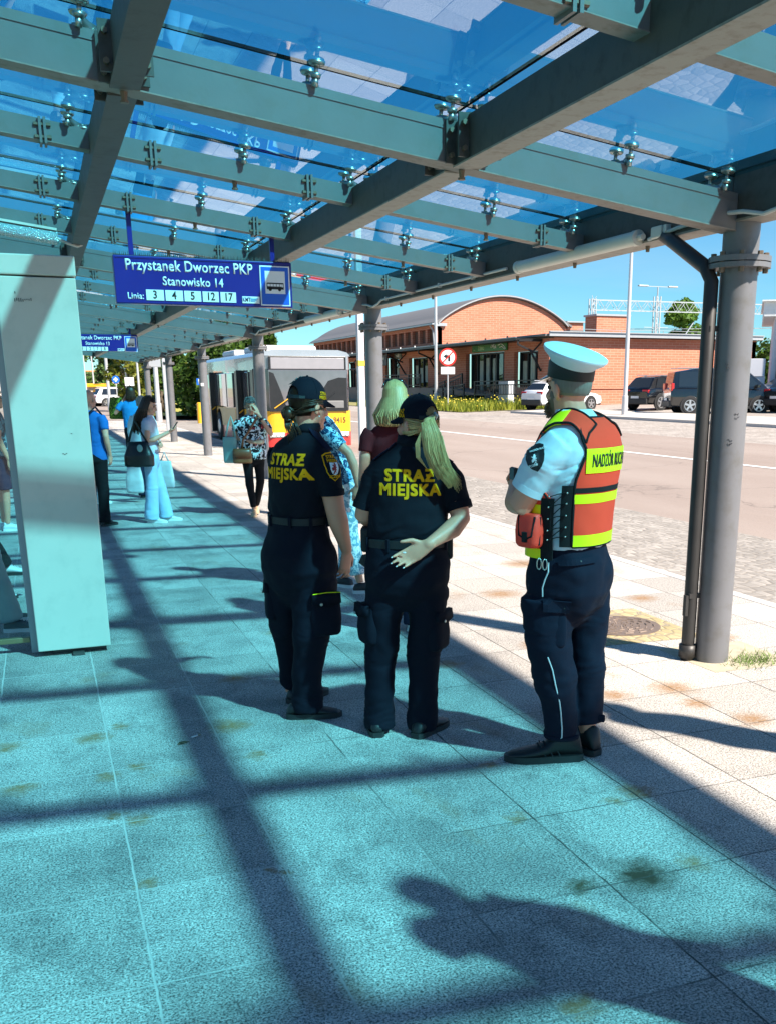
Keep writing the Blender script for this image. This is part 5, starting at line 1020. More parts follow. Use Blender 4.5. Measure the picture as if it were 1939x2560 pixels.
def pocket(parent, c, rot, size, mat, flap=True, stud=True, trim=None):
    m = MB(); w_, d, h = size; q = Matrix.Translation(c) @ Matrix.Rotation(R(rot), 4, 'Z'); k = MB(); k.rings([(-h / 2, 0, 0, w_ * .40, d * .34), (-h * .42, 0, 0, w_ * .49, d * .52), (-h * .1, 0, .0, w_ * .52, d * .56), (h * .25, 0, 0, w_ * .50, d * .45), (h * .5, 0, 0, w_ * .47, d * .30)], 24, 3.2); m.add([q @ Vector(v) for v in k.v], k.f); m.smooth = True
    o = remesh(m, 'cargo_pocket', mat, parent, .008, 3, fold_fn(.004, (14, 14, 10), seed=c[0] * 9))
    if flap:
        k = MB(); k.smooth = True; y0 = -d * .62
        k.add([q @ Vector(p) for p in [(-w_ * .45, y0 + .006, h * .5), (w_ * .45, y0 + .006, h * .5), (w_ * .47, y0 + .002, h * .27), (0, y0 - .008, h * .21), (-w_ * .47, y0 + .002, h * .27), (-w_ * .45, y0 + .026, h * .51), (w_ * .45, y0 + .026, h * .51), (w_ * .47, y0 + .022, h * .27), (0, y0 + .012, h * .21), (-w_ * .47, y0 + .022, h * .27)]], [(0, 4, 3, 2, 1), (5, 6, 7, 8, 9), (0, 1, 6, 5), (1, 2, 7, 6), (2, 3, 8, 7), (3, 4, 9, 8), (4, 0, 5, 9)]); f = k.build('flap', mat, o)
        if stud: k = MB(); k.lathe([(.008, 0), (.006, .003)], q @ Vector((-w_ * .2, y0 - .008, h * .27)), 12, (q.to_3x3() @ Matrix.Rotation(R(90), 3, 'X'))); k.build('stud', m_clamp, o)
        if trim: k = MB(); k.tube([q @ Vector(p) for p in [(-w_ * .45, y0 + .003, h * .50), (0, y0 + .002, h * .525), (w_ * .45, y0 + .003, h * .51)]], .0022, 5); k.build('trim', trim, o)
    return o
def belt(t, z0, z1, ring, mat, loops=8, buckle=True, gear=()):
    cx, cy, a, b, ph = ring; m = MB(); m.smooth = True; m.rings([(z0, cx, cy, a, b, ph), (z0 + .002, cx, cy, a + .005, b + .005, ph), (z1 - .002, cx, cy, a + .005, b + .005, ph), (z1, cx, cy, a, b, ph)], 40); o = m.build('belt', mat, t); smooth_angle(o, 50)
    for k in range(loops):
        th = 2 * math.pi * (k + .5) / loops; x, y = (a + .008) * math.copysign(abs(math.cos(th)) ** .87, math.cos(th)), (b + .008) * math.copysign(abs(math.sin(th)) ** .87, math.sin(th)); c, s_ = math.cos(R(ph)), math.sin(R(ph)); m = MB(); m.box((cx + x * c - y * s_, cy + x * s_ + y * c, (z0 + z1) / 2 - .004), (.016, .012, z1 - z0 + .02), math.atan2(y, x) + R(ph) + math.pi / 2, .002); m.build('belt_loop', m_ntrs, o)
    return o
m_lime = cloth('vest_lime', (.88, .82, .01), .05, fuzz=0); m_lime.node_tree.nodes['Principled BSDF'].inputs['Roughness'].default_value = .5
# ------------------------------------------------------------------ officer with the bun (left)
VZ = -R(YAW)
def crest(name, parent, tree, pos, x, y, d, w_, h, base, rim, lines, shield, beast):
    out = [(-.5, .42), (-.30, .5), (0, .52), (.30, .5), (.5, .42), (.5, .05), (.42, -.18), (.24, -.38), (0, -.52), (-.24, -.38), (-.42, -.18), (-.5, .05)]
    p = wrap(name, poly_bm([(a * w_, b * h) for a, b in out]), frame_M(pos, x, y), tree, d, rim, parent, .003, .015)
    wrap('field', poly_bm([(a * w_ * .91, b * h * .92) for a, b in out]), frame_M(pos, x, y), tree, d, base, p, .0042, .015)
    X, Y = Vector(x).normalized(), Vector(y).normalized()
    for s_, size, dy, sx in lines: wrap_text('lettering', s_, size, Vector(pos) + Y * dy, x, y, tree, d, rim, p, .0006, sx=sx, off=.0052)
    sh = [(-.24, .16), (.24, .16), (.24, -.08), (.14, -.24), (0, -.31), (-.14, -.24), (-.24, -.08)]
    q = wrap('shield', poly_bm([(a * w_, b * h) for a, b in sh]), frame_M(pos, x, y), tree, d, shield, p, .0052, .015)
    bst = [(-.10, -.22), (-.02, -.10), (-.12, -.12), (-.15, -.02), (-.05, .0), (-.13, .08), (-.04, .06), (.0, .13), (.06, .13), (.05, .08), (.10, .07), (.05, .03), (.12, -.02), (.06, -.03), (.10, -.12), (.04, -.10), (.07, -.20), (.01, -.15), (-.04, -.22)]
    wrap('beast', poly_bm([(a * w_ * 1.15, b * h * 1.15) for a, b in bst]), frame_M(pos, x, y), tree, d, beast, q, .0060, .02); return p
t = thing('person', 'woman in dark uniform with a hair bun, arm hanging, shoulder crest visible', 'person', (1.13, 4.86, 0), VZ, 'uniformed officers on the paving')
m = MB(); H1 = headM((.100, .012, 1.585), -45, -4, .96); add_head(m, H1, (.075, .0, 1.44)); add_arm(m, (.185, -.10, 1.36), (.228, -.10, 1.075), (.268, -.035, .880), (.058, .055, .050, .030)); add_hand(m, (.269, -.035, .868), (-.10, .02, -1), (-.75, .65, 0), (.6, .6, -.2), 26, .98, .10, (0, 6, 12, 18))
add_arm(m, (-.10, .12, 1.36), (-.04, .28, 1.12), (.07, .36, 1.16), (.055, .05, .045, .03)); add_hand(m, (.08, .365, 1.165), (1, .2, .1), (0, -.6, -.8), (0, .5, 1), 45, .93)
m.rings([(1.0, .03, 0, .12, .085, -40), (1.25, .045, 0, .14, .085, -40), (1.38, .06, 0, .13, .07, -40), (1.45, .075, .01, .06, .055, -40)], 20)
for a, b in (((-.06, .05, .9), (-.082, .2, .05)), ((.09, -.06, .9), (.045, -.09, .06))): m.tube([a, b], [.06, .038], 12)
o1b = remesh(m, 'body', m_skin, t, .0055, 4)
m = MB(); m.rings([(1.02, .022, 0, .150, .112, -40), (1.05, .024, 0, .157, .117, -40), (1.1, .028, 0, .162, .119, -40), (1.2, .036, 0, .172, .122, -40), (1.3, .046, 0, .184, .121, -40), (1.355, .052, 0, .184, .106, -40), (1.40, .057, 0, .158, .092, -40), (1.435, .066, 0, .108, .078, -40), (1.462, .076, .008, .072, .066, -40), (1.50, .082, .012, .060, .060, -40)], 32)
m.tube([(.15, -.085, 1.345), (.195, -.11, 1.29), (.210, -.105, 1.17)], [.066, .067, .060], 16); m.tube([(-.07, .10, 1.345), (-.085, .17, 1.28), (-.06, .24, 1.18)], [.064, .062, .056], 16)
sh1 = remesh(m, 'shirt', m_nshirt, t, .0075, 4, fold_fn(.009, (8, 8, 10), ((1.06, .06, 1.6), (1.25, .06, .5)), 3)); T1 = bvh(sh1)
m = MB(); m.smooth = True; m.rings([(1.462, .078, .008, .076, .070, -40), (1.478, .081, .010, .073, .068, -40), (1.505, .084, .012, .067, .064, -40), (1.50, .084, .012, .062, .060, -40)], 30); m.build('collar', m_nshirt, sh1)
m = MB(); m.smooth = True; m.tube([(.212, -.105, 1.188), (.2135, -.105, 1.160)], .0635, 22); smooth_angle(m.build('cuff', m_nshirt, sh1), 50)
bx = Vector((math.cos(R(-42)), math.sin(R(-42)), 0)); bd = Vector((.67, .74, 0))
for s_, z, sz in (('STRAƵ', 1.330, .073), ('MIEJSKA', 1.262, .073)): wrap_text('back_lettering', s_, sz, Vector((-.050, -.14, z)), bx, (0, 0, 1), T1, bd, m_yel, sh1, .0028, sx=1.0, spacing=1.10)
m = MB(); m.tube([p + Vector((0, 0, .004)) for p in stick(T1, [(.10, -.03, 1.44), (.14, -.055, 1.42), (.18, -.08, 1.395), (.205, -.095, 1.37)], (0, 0, -1), -.003, .2)], (.026, .005), 10, ref=(0, 0, 1)); ep = m.build('epaulette', m_nyoke, sh1)
crest('shoulder_crest', sh1, T1, (.245, -.17, 1.302), (.83, .55, 0), (0, 0, 1), (-.55, .83, 0), .098, .132, m_nshirt, m_yel, [('STRAŻ', .0215, .047, 1.0), ('MIEJSKA', .0185, .029, 1.0), ('TCZEW', .018, -.046, 1.0)], m_sw, simple('crest_red', (.35, .02, .02), .6))
def legs(specs, pelvis, mat, vox=.0085, fold=.005, seed=0, sm=3):
    m = MB(); m.rings(pelvis, 32)
    for pts, rad in specs: m.tube(pts, rad, 20, round_=False)
    return m
m = legs([([(-.065, .045, .74), (-.078, .06, .56), (-.083, .10, .38), (-.082, .16, .2), (-.082, .185, .085)], [.112, .100, .070, .058, .056]), ([(.105, -.05, .74), (.088, -.07, .56), (.072, -.085, .40), (.050, -.09, .24), (.046, -.09, .035)], [.115, .108, .088, .076, .080])],
         [(.58, .008, 0, .07, .06, -35), (.64, .012, 0, .13, .11, -35), (.70, .018, 0, .182, .146, -35), (.78, .026, -.01, .212, .168, -35), (.86, .022, -.01, .200, .158, -35), (.95, .02, 0, .176, .138, -38), (1.03, .022, 0, .156, .118, -40)], m_ntrs)
tr1 = remesh(m, 'trousers', m_ntrs, t, .0085, 9, fold_fn(.010, (8, 8, 10), TZ, 5))
belt(t, 1.012, 1.05, (.024, 0, .161, .120, -40), m_belt)
pocket(t, (.160, -.125, .565), 22, (.158, .085, .225), m_ntrs, trim=m_lime); pocket(t, (-.140, .03, .60), -75, (.13, .06, .2), m_ntrs)
shoe(t, (-.055, -.115), 8, m_shoe, m_sole); shoe(t, (-.085, .12), 50, m_shoe, m_sole)
cp1 = baseball_cap(t, H1 @ Matrix.Translation((0, -.002, .006)), sides=(1, -1))
m = shell_hair(t, H1, m_brown, .02, -.085, 1.06)
rnd = random.Random(4); bc = H1 @ Vector((-.012, -.120, -.045))
for k in range(46):   # combed back into the bun
    a = rnd.uniform(-1.45, 1.45); z0 = rnd.uniform(.0, .055); p0 = Vector((.083 * math.sin(a), .045 - .05 * abs(math.cos(a)), z0 - .015)); p1 = Vector((.086 * math.sin(a) * .9, -.07, z0 - .035)); strands(m, [[H1 @ p0, H1 @ ((p0 + p1) / 2 + Vector((.012 * math.sin(a), -.01, 0))), H1 @ p1, bc + Vector((rnd.gauss(0, .012), rnd.gauss(0, .008), rnd.gauss(0, .016)))]], .0055, .003)
for k in range(26):
    a0 = rnd.uniform(0, 6.28); tl = Quaternion(Vector((rnd.gauss(0, 1), rnd.gauss(0, 1), rnd.gauss(0, 1))).normalized(), rnd.uniform(-.8, .8)); rr = rnd.uniform(.014, .030); strands(m, [[bc + tl @ Vector((rr * math.cos(a0 + q * .7), rr * .8 * math.sin(q * .9) * .6, rr * math.sin(a0 + q * .7) * 1.15)) for q in range(7)]], .007, .005)
m.ell(bc, (.026, .026, .030))
for k in range(18): x = rnd.uniform(-.02, .03); strands(m, [[bc + Vector((x, 0, -.02)), bc + Vector((x * 1.3 + .008, -.012, -.06)), bc + Vector((x * 1.4 + .018, -.010, -.085)), bc + Vector((x * 1.4 + .024, -.008, -.10 - rnd.random() * .05))]], .004, .001)
m.build('hair', m_brown, t); add_face(t, H1, o1b)
m = MB(); m.smooth = True; m.ell(H1 @ Vector((.087, .0, -.050)), .0042, n=10, m=7); m.build('earring', simple('pearl', (.75, .72, .66), .2), o1b)
# ------------------------------------------------------------------ officer with the blonde ponytail (middle)
t = thing('person', 'woman in dark uniform with a blonde ponytail, one hand behind her back', 'person', (1.49, 4.36, 0), VZ, 'uniformed officers on the paving')
m = MB(); H2 = headM((.114, .03, 1.508), 50, 3, .95); add_head(m, H2, (.094, .0, 1.38)); add_arm(m, (-.072, 0, 1.30), (-.142, .015, 1.07), (-.03, .2, 1.03), (.056, .052, .046, .030)); add_hand(m, (-.02, .215, 1.025), (.8, .5, -.2), (0, -.7, .5), (0, .4, 1), 40, .92)
add_arm(m, (.262, 0, 1.30), (.326, -.055, 1.062), (.172, -.176, .978), (.056, .052, .046, .027)); add_hand(m, (.166, -.179, .973), (-.86, -.05, -.50), (-.1, -1, .1), (-.5, 0, .85), 16, 1.06, .05, (2, -2, 4, 10))
tips2 = TIPS[-4:]; m.rings([(1.0, .07, 0, .13, .09), (1.25, .085, 0, .15, .09), (1.33, .094, 0, .14, .07), (1.40, .094, .01, .06, .055)], 20)
for a, b in (((-.05, 0, .9), (-.083, 0, .06)), ((.16, 0, .9), (.13, 0, .06))): m.tube([a, b], [.06, .038], 12)
o2b = remesh(m, 'body', m_skin, t, .0055, 4)
m = MB(); m.rings([(.955, .068, 0, .172, .122), (.985, .068, 0, .181, .130), (1.02, .069, 0, .188, .134), (1.07, .072, 0, .189, .134), (1.15, .078, 0, .187, .128), (1.24, .085, 0, .190, .122), (1.30, .09, 0, .193, .110), (1.342, .095, 0, .180, .094), (1.378, .095, 0, .132, .080), (1.405, .094, .004, .088, .070), (1.43, .094, .008, .066, .063), (1.46, .094, .012, .058, .058)], 32)
m.tube([(-.04, 0, 1.305), (-.085, 0, 1.25), (-.138, .004, 1.135)], [.064, .060, .047], 16); m.tube([(.235, 0, 1.305), (.274, -.008, 1.25), (.312, -.030, 1.135)], [.066, .065, .061], 16)
sh2 = remesh(m, 'shirt', m_nshirt, t, .0075, 4, fold_fn(.009, (8, 8, 9), ((1.01, .06, 1.6), (1.28, .05, .5)), 13)); T2 = bvh(sh2)
m = MB(); m.smooth = True; m.rings([(1.412, .094, .004, .078, .072), (1.44, .094, .01, .069, .066), (1.462, .094, .012, .064, .062), (1.458, .094, .012, .058, .056)], 30); m.build('collar', m_nshirt, sh2)
for a, b, r in (((-.132, .004, 1.152), (-.141, .005, 1.122), .0505), ((.307, -.026, 1.152), (.316, -.034, 1.120), .0640)): m = MB(); m.smooth = True; m.tube([a, b], r, 22); smooth_angle(m.build('cuff', m_nshirt, sh2), 50)
for s_, z, sz in (('STRAƵ', 1.282, .073), ('MIEJSKA', 1.218, .073)): wrap_text('back_lettering', s_, sz, Vector((.086, -.14, z)), (1, 0, -.015), (0, 0, 1), T2, (0, 1, 0), m_yel, sh2, .0028, sx=1.0, spacing=1.10)
for sx, x0, x1 in ((-1, .02, -.085), (1, .17, .285)):
    m = MB(); m.tube([p + Vector((0, 0, .004)) for p in stick(T2, [(x0 + (x1 - x0) * q / 3, -.01, 1.42 - .03 * q) for q in range(4)], (0, 0, -1), -.003, .2)], (.024, .005), 10, ref=(0, 0, 1)); m.build('epaulette', m_nyoke, sh2)
m = legs([([(-.035, 0, .74), (-.056, 0, .58), (-.074, .012, .36), (-.082, .0, .15), (-.084, -.01, .03)], [.102, .091, .075, .071, .074]), ([(.165, 0, .74), (.158, 0, .58), (.138, .012, .36), (.131, .0, .15), (.129, -.01, .02)], [.102, .092, .078, .072, .074])],
         [(.635, .058, 0, .07, .06), (.68, .060, 0, .13, .10), (.73, .063, -.008, .186, .126), (.78, .064, -.014, .204, .138), (.87, .067, -.012, .205, .138), (.94, .067, -.004, .190, .132), (.99, .067, 0, .181, .127)], m_ntrs)
tr2 = remesh(m, 'trousers', m_ntrs, t, .0085, 9, fold_fn(.010, (8, 8, 10), TZ, 25))
belt(t, .947, .988, (.067, -.002, .190, .133, 0), m_belt)
m = MB(); m.box((-.128, .02, .975), (.05, .10, .12), bev=.015); k_ = m.build('radio_pouch', m_belt, t); m = MB(); m.add([(-.15, -.03, .90), (-.11, -.04, .91), (-.125, -.045, .84), (-.165, -.02, .865), (-.15, .0, .90), (-.11, -.01, .91), (-.125, -.015, .84), (-.165, .01, .865)], [(0, 1, 2, 3), (7, 6, 5, 4), (0, 4, 5, 1), (1, 5, 6, 2), (2, 6, 7, 3), (3, 7, 4, 0)]); m.build('strap_end', m_belt, k_)
m = MB(); m.box((.262, .02, .935), (.045, .09, .11), bev=.014); m.build('belt_pouch', m_belt, t)
pocket(t, (-.122, -.015, .565), -62, (.15, .085, .2), m_ntrs); pocket(t, (.208, -.015, .535), 62, (.15, .085, .2), m_ntrs)
shoe(t, (-.088, -.085), 100, m_shoe, m_sole); shoe(t, (.10, -.10), 58, m_shoe, m_sole)
baseball_cap(t, H2 @ Matrix.Translation((0, -.002, .004)), sides=(1, -1))
m = shell_hair(t, H2, m_blond, .03, -.06, 1.05); rnd = random.Random(8)
tie = H2 @ Vector((.004, -.112, .050))
for k in range(60):
    a = rnd.uniform(-1.5, 1.5); z0 = rnd.uniform(-.07, .03); p0 = Vector((.082 * math.sin(a), .02 - .06 * abs(math.cos(a)), z0)); p1 = Vector((.075 * math.sin(a), -.085, z0 * .5 + .0)); strands(m, [[H2 @ p0, H2 @ ((p0 + p1) / 2 + Vector((.010 * math.sin(a), -.014, 0))), H2 @ p1, tie + Vector((rnd.gauss(0, .008), 0, rnd.gauss(0, .008)))]], .005, .003)
PC = [tie, Vector((.172, -.140, 1.530)), Vector((.190, -.158, 1.465)), Vector((.199, -.164, 1.40)), Vector((.216, -.160, 1.345)), Vector((.244, -.152, 1.298)), Vector((.280, -.147, 1.258))]; PW = [.010, .025, .040, .042, .036, .026, .014]
m.tube(PC[:6], [.010, (.021, .015), (.035, .020), (.036, .018), (.028, .013), (.009, .006)], 18)
for k in range(900):   # ponytail locks, fine and layered round the core
    a = rnd.uniform(0, 6.283); q = rnd.random() ** .5; u, v_ = math.cos(a) * q, math.sin(a) * q; n_ = rnd.choice((4, 5, 6, 6, 7, 7)); ph_ = rnd.uniform(0, 6); amp = rnd.uniform(0, .006)
    pts = [c_ + Vector((u * w_ + amp * math.sin(ph_ + i * 1.3) * (i > 0), v_ * w_ * .45 + (0 if i == 0 else -.004), u * .012 - (rnd.random() * .02 if i == n_ - 1 else 0))) for i, (c_, w_) in enumerate(zip(PC[:n_], PW))]
    strands(m, [pts], .0021, .0006, 4)
for k in range(60):    # flyaways at the end and the right edge
    a, b = rnd.gauss(0, 1), rnd.random(); c_ = PC[4]; strands(m, [[PC[2] + Vector((.035 + .012 * b, .0, 0)), PC[3] + Vector((.040 + .014 * b, .002, 0)), c_ + Vector((.040 + .02 * b, .004, -.01)), PC[5] + Vector((.030 + .03 * b, .004, -.015 + .02 * a * .5)), PC[6] + Vector((.012 + .035 * b, .004, -.012 + .03 * a * .6))]], .0016, .0005, 4)
for k in range(26):    # stray wisps on the left of the tail
    w_ = rnd.uniform(.3, 1); strands(m, [[tie, Vector((.150, -.15, 1.50)), Vector((.150 - .035 * w_, -.160, 1.43)), Vector((.148 - .030 * w_, -.158, 1.37)), Vector((.175 - .02 * w_, -.15, 1.31 + .02 * w_))]], .0018, .0007, 4)
for k in range(14): x = rnd.uniform(0, 1); strands(m, [[H2 @ Vector((.08, .03, -.01)), H2 @ Vector((.085, .045, -.05)), H2 @ Vector((.08 + .01 * x, .05, -.09)), H2 @ Vector((.075 + .012 * x, .045 - .02 * x, -.13))]], .003, .001)
m.build('hair', m_blond, t); add_face(t, H2, o2b)
m = MB(); m.smooth = True; m.tube([tie + Vector((.0, -.012, .014)), tie + Vector((.012, -.016, 0)), tie + Vector((.004, -.012, -.016))], .006, 7); m.build('hair_tie', simple('hair_clip', (.5, .55, .55), .3, .5), t)
m = MB(); hn = Vector((.062, -.210, .945)); m.smooth = True; m.ell(hn, (.009, .003, .005)); m.build('thumb_nail', simple('nail', (.75, .62, .58), .25), o2b)
for p_, d_, n_ in tips2:
    m = MB(); m.smooth = True; m.ell(p_ + d_ * .006 - n_ * .002, (.0042, .0030, .0065), d_.to_track_quat('Z', 'Y').to_matrix(), 10, 6); m.build('nail', simple('nail', (.75, .62, .58)), o2b)
# ------------------------------------------------------------------ traffic supervisor in the orange vest (right)
t = thing('person', 'man in a white peaked cap and orange vest reading Nadzór Ruchu', 'person', (2.1, 3.76, 0), VZ, 'uniformed officers on the paving')
PH = 58
m = MB(); H3 = headM((-.016, .012, 1.668), 40, 2, 1.02); add_head(m, H3, (.02, 0, 1.53)); m.tube([(-.018, .0, 1.64), (.004, 0, 1.53)], [.064, .070], 14)
add_arm(m, (-.065, -.16, 1.45), (-.232, -.115, 1.168), (-.222, .13, 1.262), (.062, .060, .056, .034)); add_hand(m, (-.222, .14, 1.265), (.25, .85, .35), (.9, -.2, -.2), (0, 0, 1), 55, 1.03)
add_arm(m, (.13, .17, 1.45), (.0, .34, 1.19), (-.12, .26, 1.22), (.058, .054, .048, .034)); add_hand(m, (-.13, .255, 1.222), (-.9, -.1, .1), (.2, -.5, .5), (0, .3, 1), 55, 1.03)
m.rings([(1.0, .01, 0, .15, .11, PH), (1.3, .03, 0, .18, .11, PH), (1.45, .04, 0, .17, .09, PH), (1.55, .03, 0, .08, .07, PH)], 20)
for a, b in (((-.08, -.05, .9), (-.005, -.04, .08)), ((.10, .08, .9), (.125, .04, .08))): m.tube([a, b], [.07, .04], 12)
o3b = remesh(m, 'body', m_skin, t, .0055, 4)
TR = [(1.0, .004, 0, .188, .158), (1.1, .006, 0, .196, .160), (1.2, .014, 0, .208, .156), (1.32, .028, 0, .226, .154), (1.42, .038, 0, .236, .148), (1.475, .040, 0, .226, .130), (1.515, .040, 0, .186, .112), (1.540, .034, 0, .128, .094), (1.560, .026, 0, .088, .080), (1.572, .020, 0, .074, .070)]
m = MB(); m.rings([r + (PH,) for r in TR], 36); m.tube([(-.05, -.15, 1.445), (-.125, -.155, 1.37), (-.182, -.128, 1.262)], [.082, .084, .074], 18); m.tube([(.11, .16, 1.445), (.08, .25, 1.36), (.03, .31, 1.26)], [.078, .076, .068], 16)
m_lshirt = cloth('pale_blue_shirt', (.60, .66, .72), .05, 500, .1)
sh3 = remesh(m, 'shirt', m_lshirt, t, .0075, 4, fold_fn(.010, (7, 7, 10), ((1.12, .1, .9), (1.36, .08, .9)), 33))
m = MB(); m.smooth = True; m.rings([(1.528, .030, 0, .118, .096, PH), (1.548, .024, 0, .102, .088, PH), (1.584, .008, .002, .080, .075, PH), (1.582, .008, .002, .074, .069, PH), (1.56, .016, 0, .075, .070, PH)], 36); m.build('collar', m_lshirt, sh3)
m = MB(); m.smooth = True; m.tube([(-.176, -.130, 1.276), (-.189, -.124, 1.250)], .0770, 24); smooth_angle(m.build('cuff', m_lshirt, sh3), 50); T3 = bvh(sh3)
crest('shoulder_crest', sh3, T3, (-.172, -.22, 1.393), (.88, -.35, .28), (.22, 0, 1), (.35, .92, 0), .088, .110, m_ink, simple('patch_black', (.012, .012, .016), .8), [], simple('patch_grey', (.03, .03, .035), .8), m_sw)
for s_, sz, dz, dx in (('NADZÓR RUCHU', .0098, .036, .004), ('TCZEW', .0120, -.030, -.010)): wrap_text('crest_lettering', s_, sz, Vector((-.172 + dx, -.24, 1.393 + dz)), (.88, -.35, .28), (.22, 0, 1), T3, (.35, .92, 0), m_sw, sh3, .0003, off=.0065)
def surf(th, z, off=0.0):
    for i in range(len(TR) - 1):
        if z <= TR[i + 1][0] or i == len(TR) - 2: break
    a, b = TR[i], TR[i + 1]; f = max(0, min(1, (z - a[0]) / (b[0] - a[0]))); f2 = f; q = [a[k] + (b[k] - a[k]) * f2 for k in range(5)]
    p = 2.3; ct, st_ = math.cos(R(th)), math.sin(R(th)); x = (q[3] + off) * math.copysign(abs(ct) ** (2 / p), ct); y = (q[4] + off) * math.copysign(abs(st_) ** (2 / p), st_); c, s_ = math.cos(R(PH)), math.sin(R(PH)); return Vector((q[1] + x * c - y * s_, q[2] + x * s_ + y * c, z))
def panel(name, t0, t1, z0, z1, off, thick, mat, parent, nz=14, nt=22):
    m = MB(); m.smooth = True; f0 = t0 if callable(t0) else (lambda z: t0); f1 = t1 if callable(t1) else (lambda z: t1); vs = []
    for lay in (off, off - thick):
        for i in range(nz + 1):
            z = z0 + (z1 - z0) * i / nz
            for j in range(nt + 1):
                th = f0(z) + (f1(z) - f0(z)) * j / nt; wv = .0028 * noise.noise(Vector((th * .05, z * 14, 2))); vs.append(surf(th, z, lay + wv))
    N = (nz + 1) * (nt + 1); ix = lambda i, j: i * (nt + 1) + j
    fs = [(ix(i, j), ix(i, j + 1), ix(i + 1, j + 1), ix(i + 1, j)) for i in range(nz) for j in range(nt)]; fs += [tuple(N + k for k in f[::-1]) for f in fs]
    for i in range(nz): fs += [(ix(i, 0), ix(i + 1, 0), N + ix(i + 1, 0), N + ix(i, 0)), (ix(i + 1, nt), ix(i, nt), N + ix(i, nt), N + ix(i + 1, nt))]
    for j in range(nt): fs += [(ix(0, j + 1), ix(0, j), N + ix(0, j), N + ix(0, j + 1)), (ix(nz, j), ix(nz, j + 1), N + ix(nz, j + 1), N + ix(nz, j))]
    m.add(vs, fs); o = m.build(name, mat, parent); return smooth_angle(o, 50)
m_org = cloth('vest_orange', (1.0, .065, .030), .07, fuzz=0); m_vblk = cloth('vest_black', (.012, .012, .013), .2)
def bl(z): return 212 + (0 if z < 1.30 else 14 * min(1, (z - 1.30) / .12) if z < 1.42 else 14 - 12 * min(1, (z - 1.42) / .10))
def br(z): return 540 - bl(z)
vest = panel('vest', bl, br, 1.02, 1.553, .016, .009, m_org, t, 40, 30); T3v = bvh(vest)
panel('lime_band', lambda z: bl(z) + .3, 315, 1.022, 1.070, .0185, .004, m_lime, vest); panel('lime_band', lambda z: bl(z) + .3, 315, 1.204, 1.243, .0185, .004, m_lime, vest); panel('black_band', lambda z: bl(z) + .3, 315, 1.248, 1.270, .0185, .004, m_vblk, vest)
tp = panel('text_panel', 225, 306, 1.330, 1.430, .0205, .005, m_lime, vest); Tp = bvh(tp)
bn = (surf(270, 1.38, 1) - surf(270, 1.38, 0)).normalized(); bxv = Vector((0, 0, 1)).cross(bn)
wrap_text('back_lettering', 'NADZÓR RUCHU', .074, surf(267, 1.378, .06), bxv, (0, 0, 1), Tp, -bn, simple('print_dark_green', (.006, .03, .012), .6), tp, .0010, sx=.455, spacing=1.06, off=.0018)
def binding(pts, r=.006, par=None): m = MB(); m.smooth = True; m.tube(pts, r, 7); return m.build('binding', m_vblk, par or vest)
zz = [1.02 + .533 * i / 26 for i in range(27)]
binding([surf(bl(z), z, .013) for z in zz]); binding([surf(br(z), z, .013) for z in zz]); binding([surf(212 + 116 * i / 16, 1.02, .013) for i in range(17)]); binding([surf(bl(1.553) + (br(1.553) - bl(1.553)) * i / 12, 1.553, .014) for i in range(13)], .005)
# black laced side straps, laces and studs
panel('side_strap', 194, 212.5, 1.02, 1.28, .015, .006, m_vblk, vest, 10, 6)
frt = panel('vest_front', lambda z: 40 if z < 1.3 else 60, lambda z: 182 if z < 1.22 else 182 - 36 * min(1, (z - 1.22) / .12), .975, 1.50, .016, .009, m_org, t, 30, 24)
panel('front_strap', 170, 185.5, .96, 1.225, .0185, .006, m_vblk, frt, 10, 6); panel('lime_band', 60, 170, 1.15, 1.195, .019, .004, m_lime, frt); panel('lime_band', 60, 171, .962, 1.005, .019, .004, m_lime, frt); panel('lime_band', 60, 150, 1.36, 1.40, .019, .004, m_lime, frt)
binding([surf(lambda_z, z, .014) for lambda_z, z in [(182, 1.0), (182, 1.1), (182, 1.2), (175, 1.235), (158, 1.29), (148, 1.34), (146, 1.42), (146, 1.49)]], .006, frt)
m = MB(); lz = [1.06, 1.10, 1.15, 1.20, 1.245]
for i, z in enumerate(lz):
    m.tube([surf(181, z - .012, .021), surf(190, z, .014), surf(200, z + .006, .018)], .0022, 5)
    if i + 1 < len(lz): m.tube([surf(181, z - .012, .021), surf(190, (z + lz[i + 1]) / 2, .014), surf(200, lz[i + 1] + .006, .018)], .0022, 5)
m.build('laces', m_vblk, vest)
for z in lz:
    for th, dz in ((180, -.012), (202, .006)): m = MB(); m.smooth = True; m.ell(surf(th, z + dz, .022), .0042, n=8, m=6); m.build('stud', m_clamp, vest)
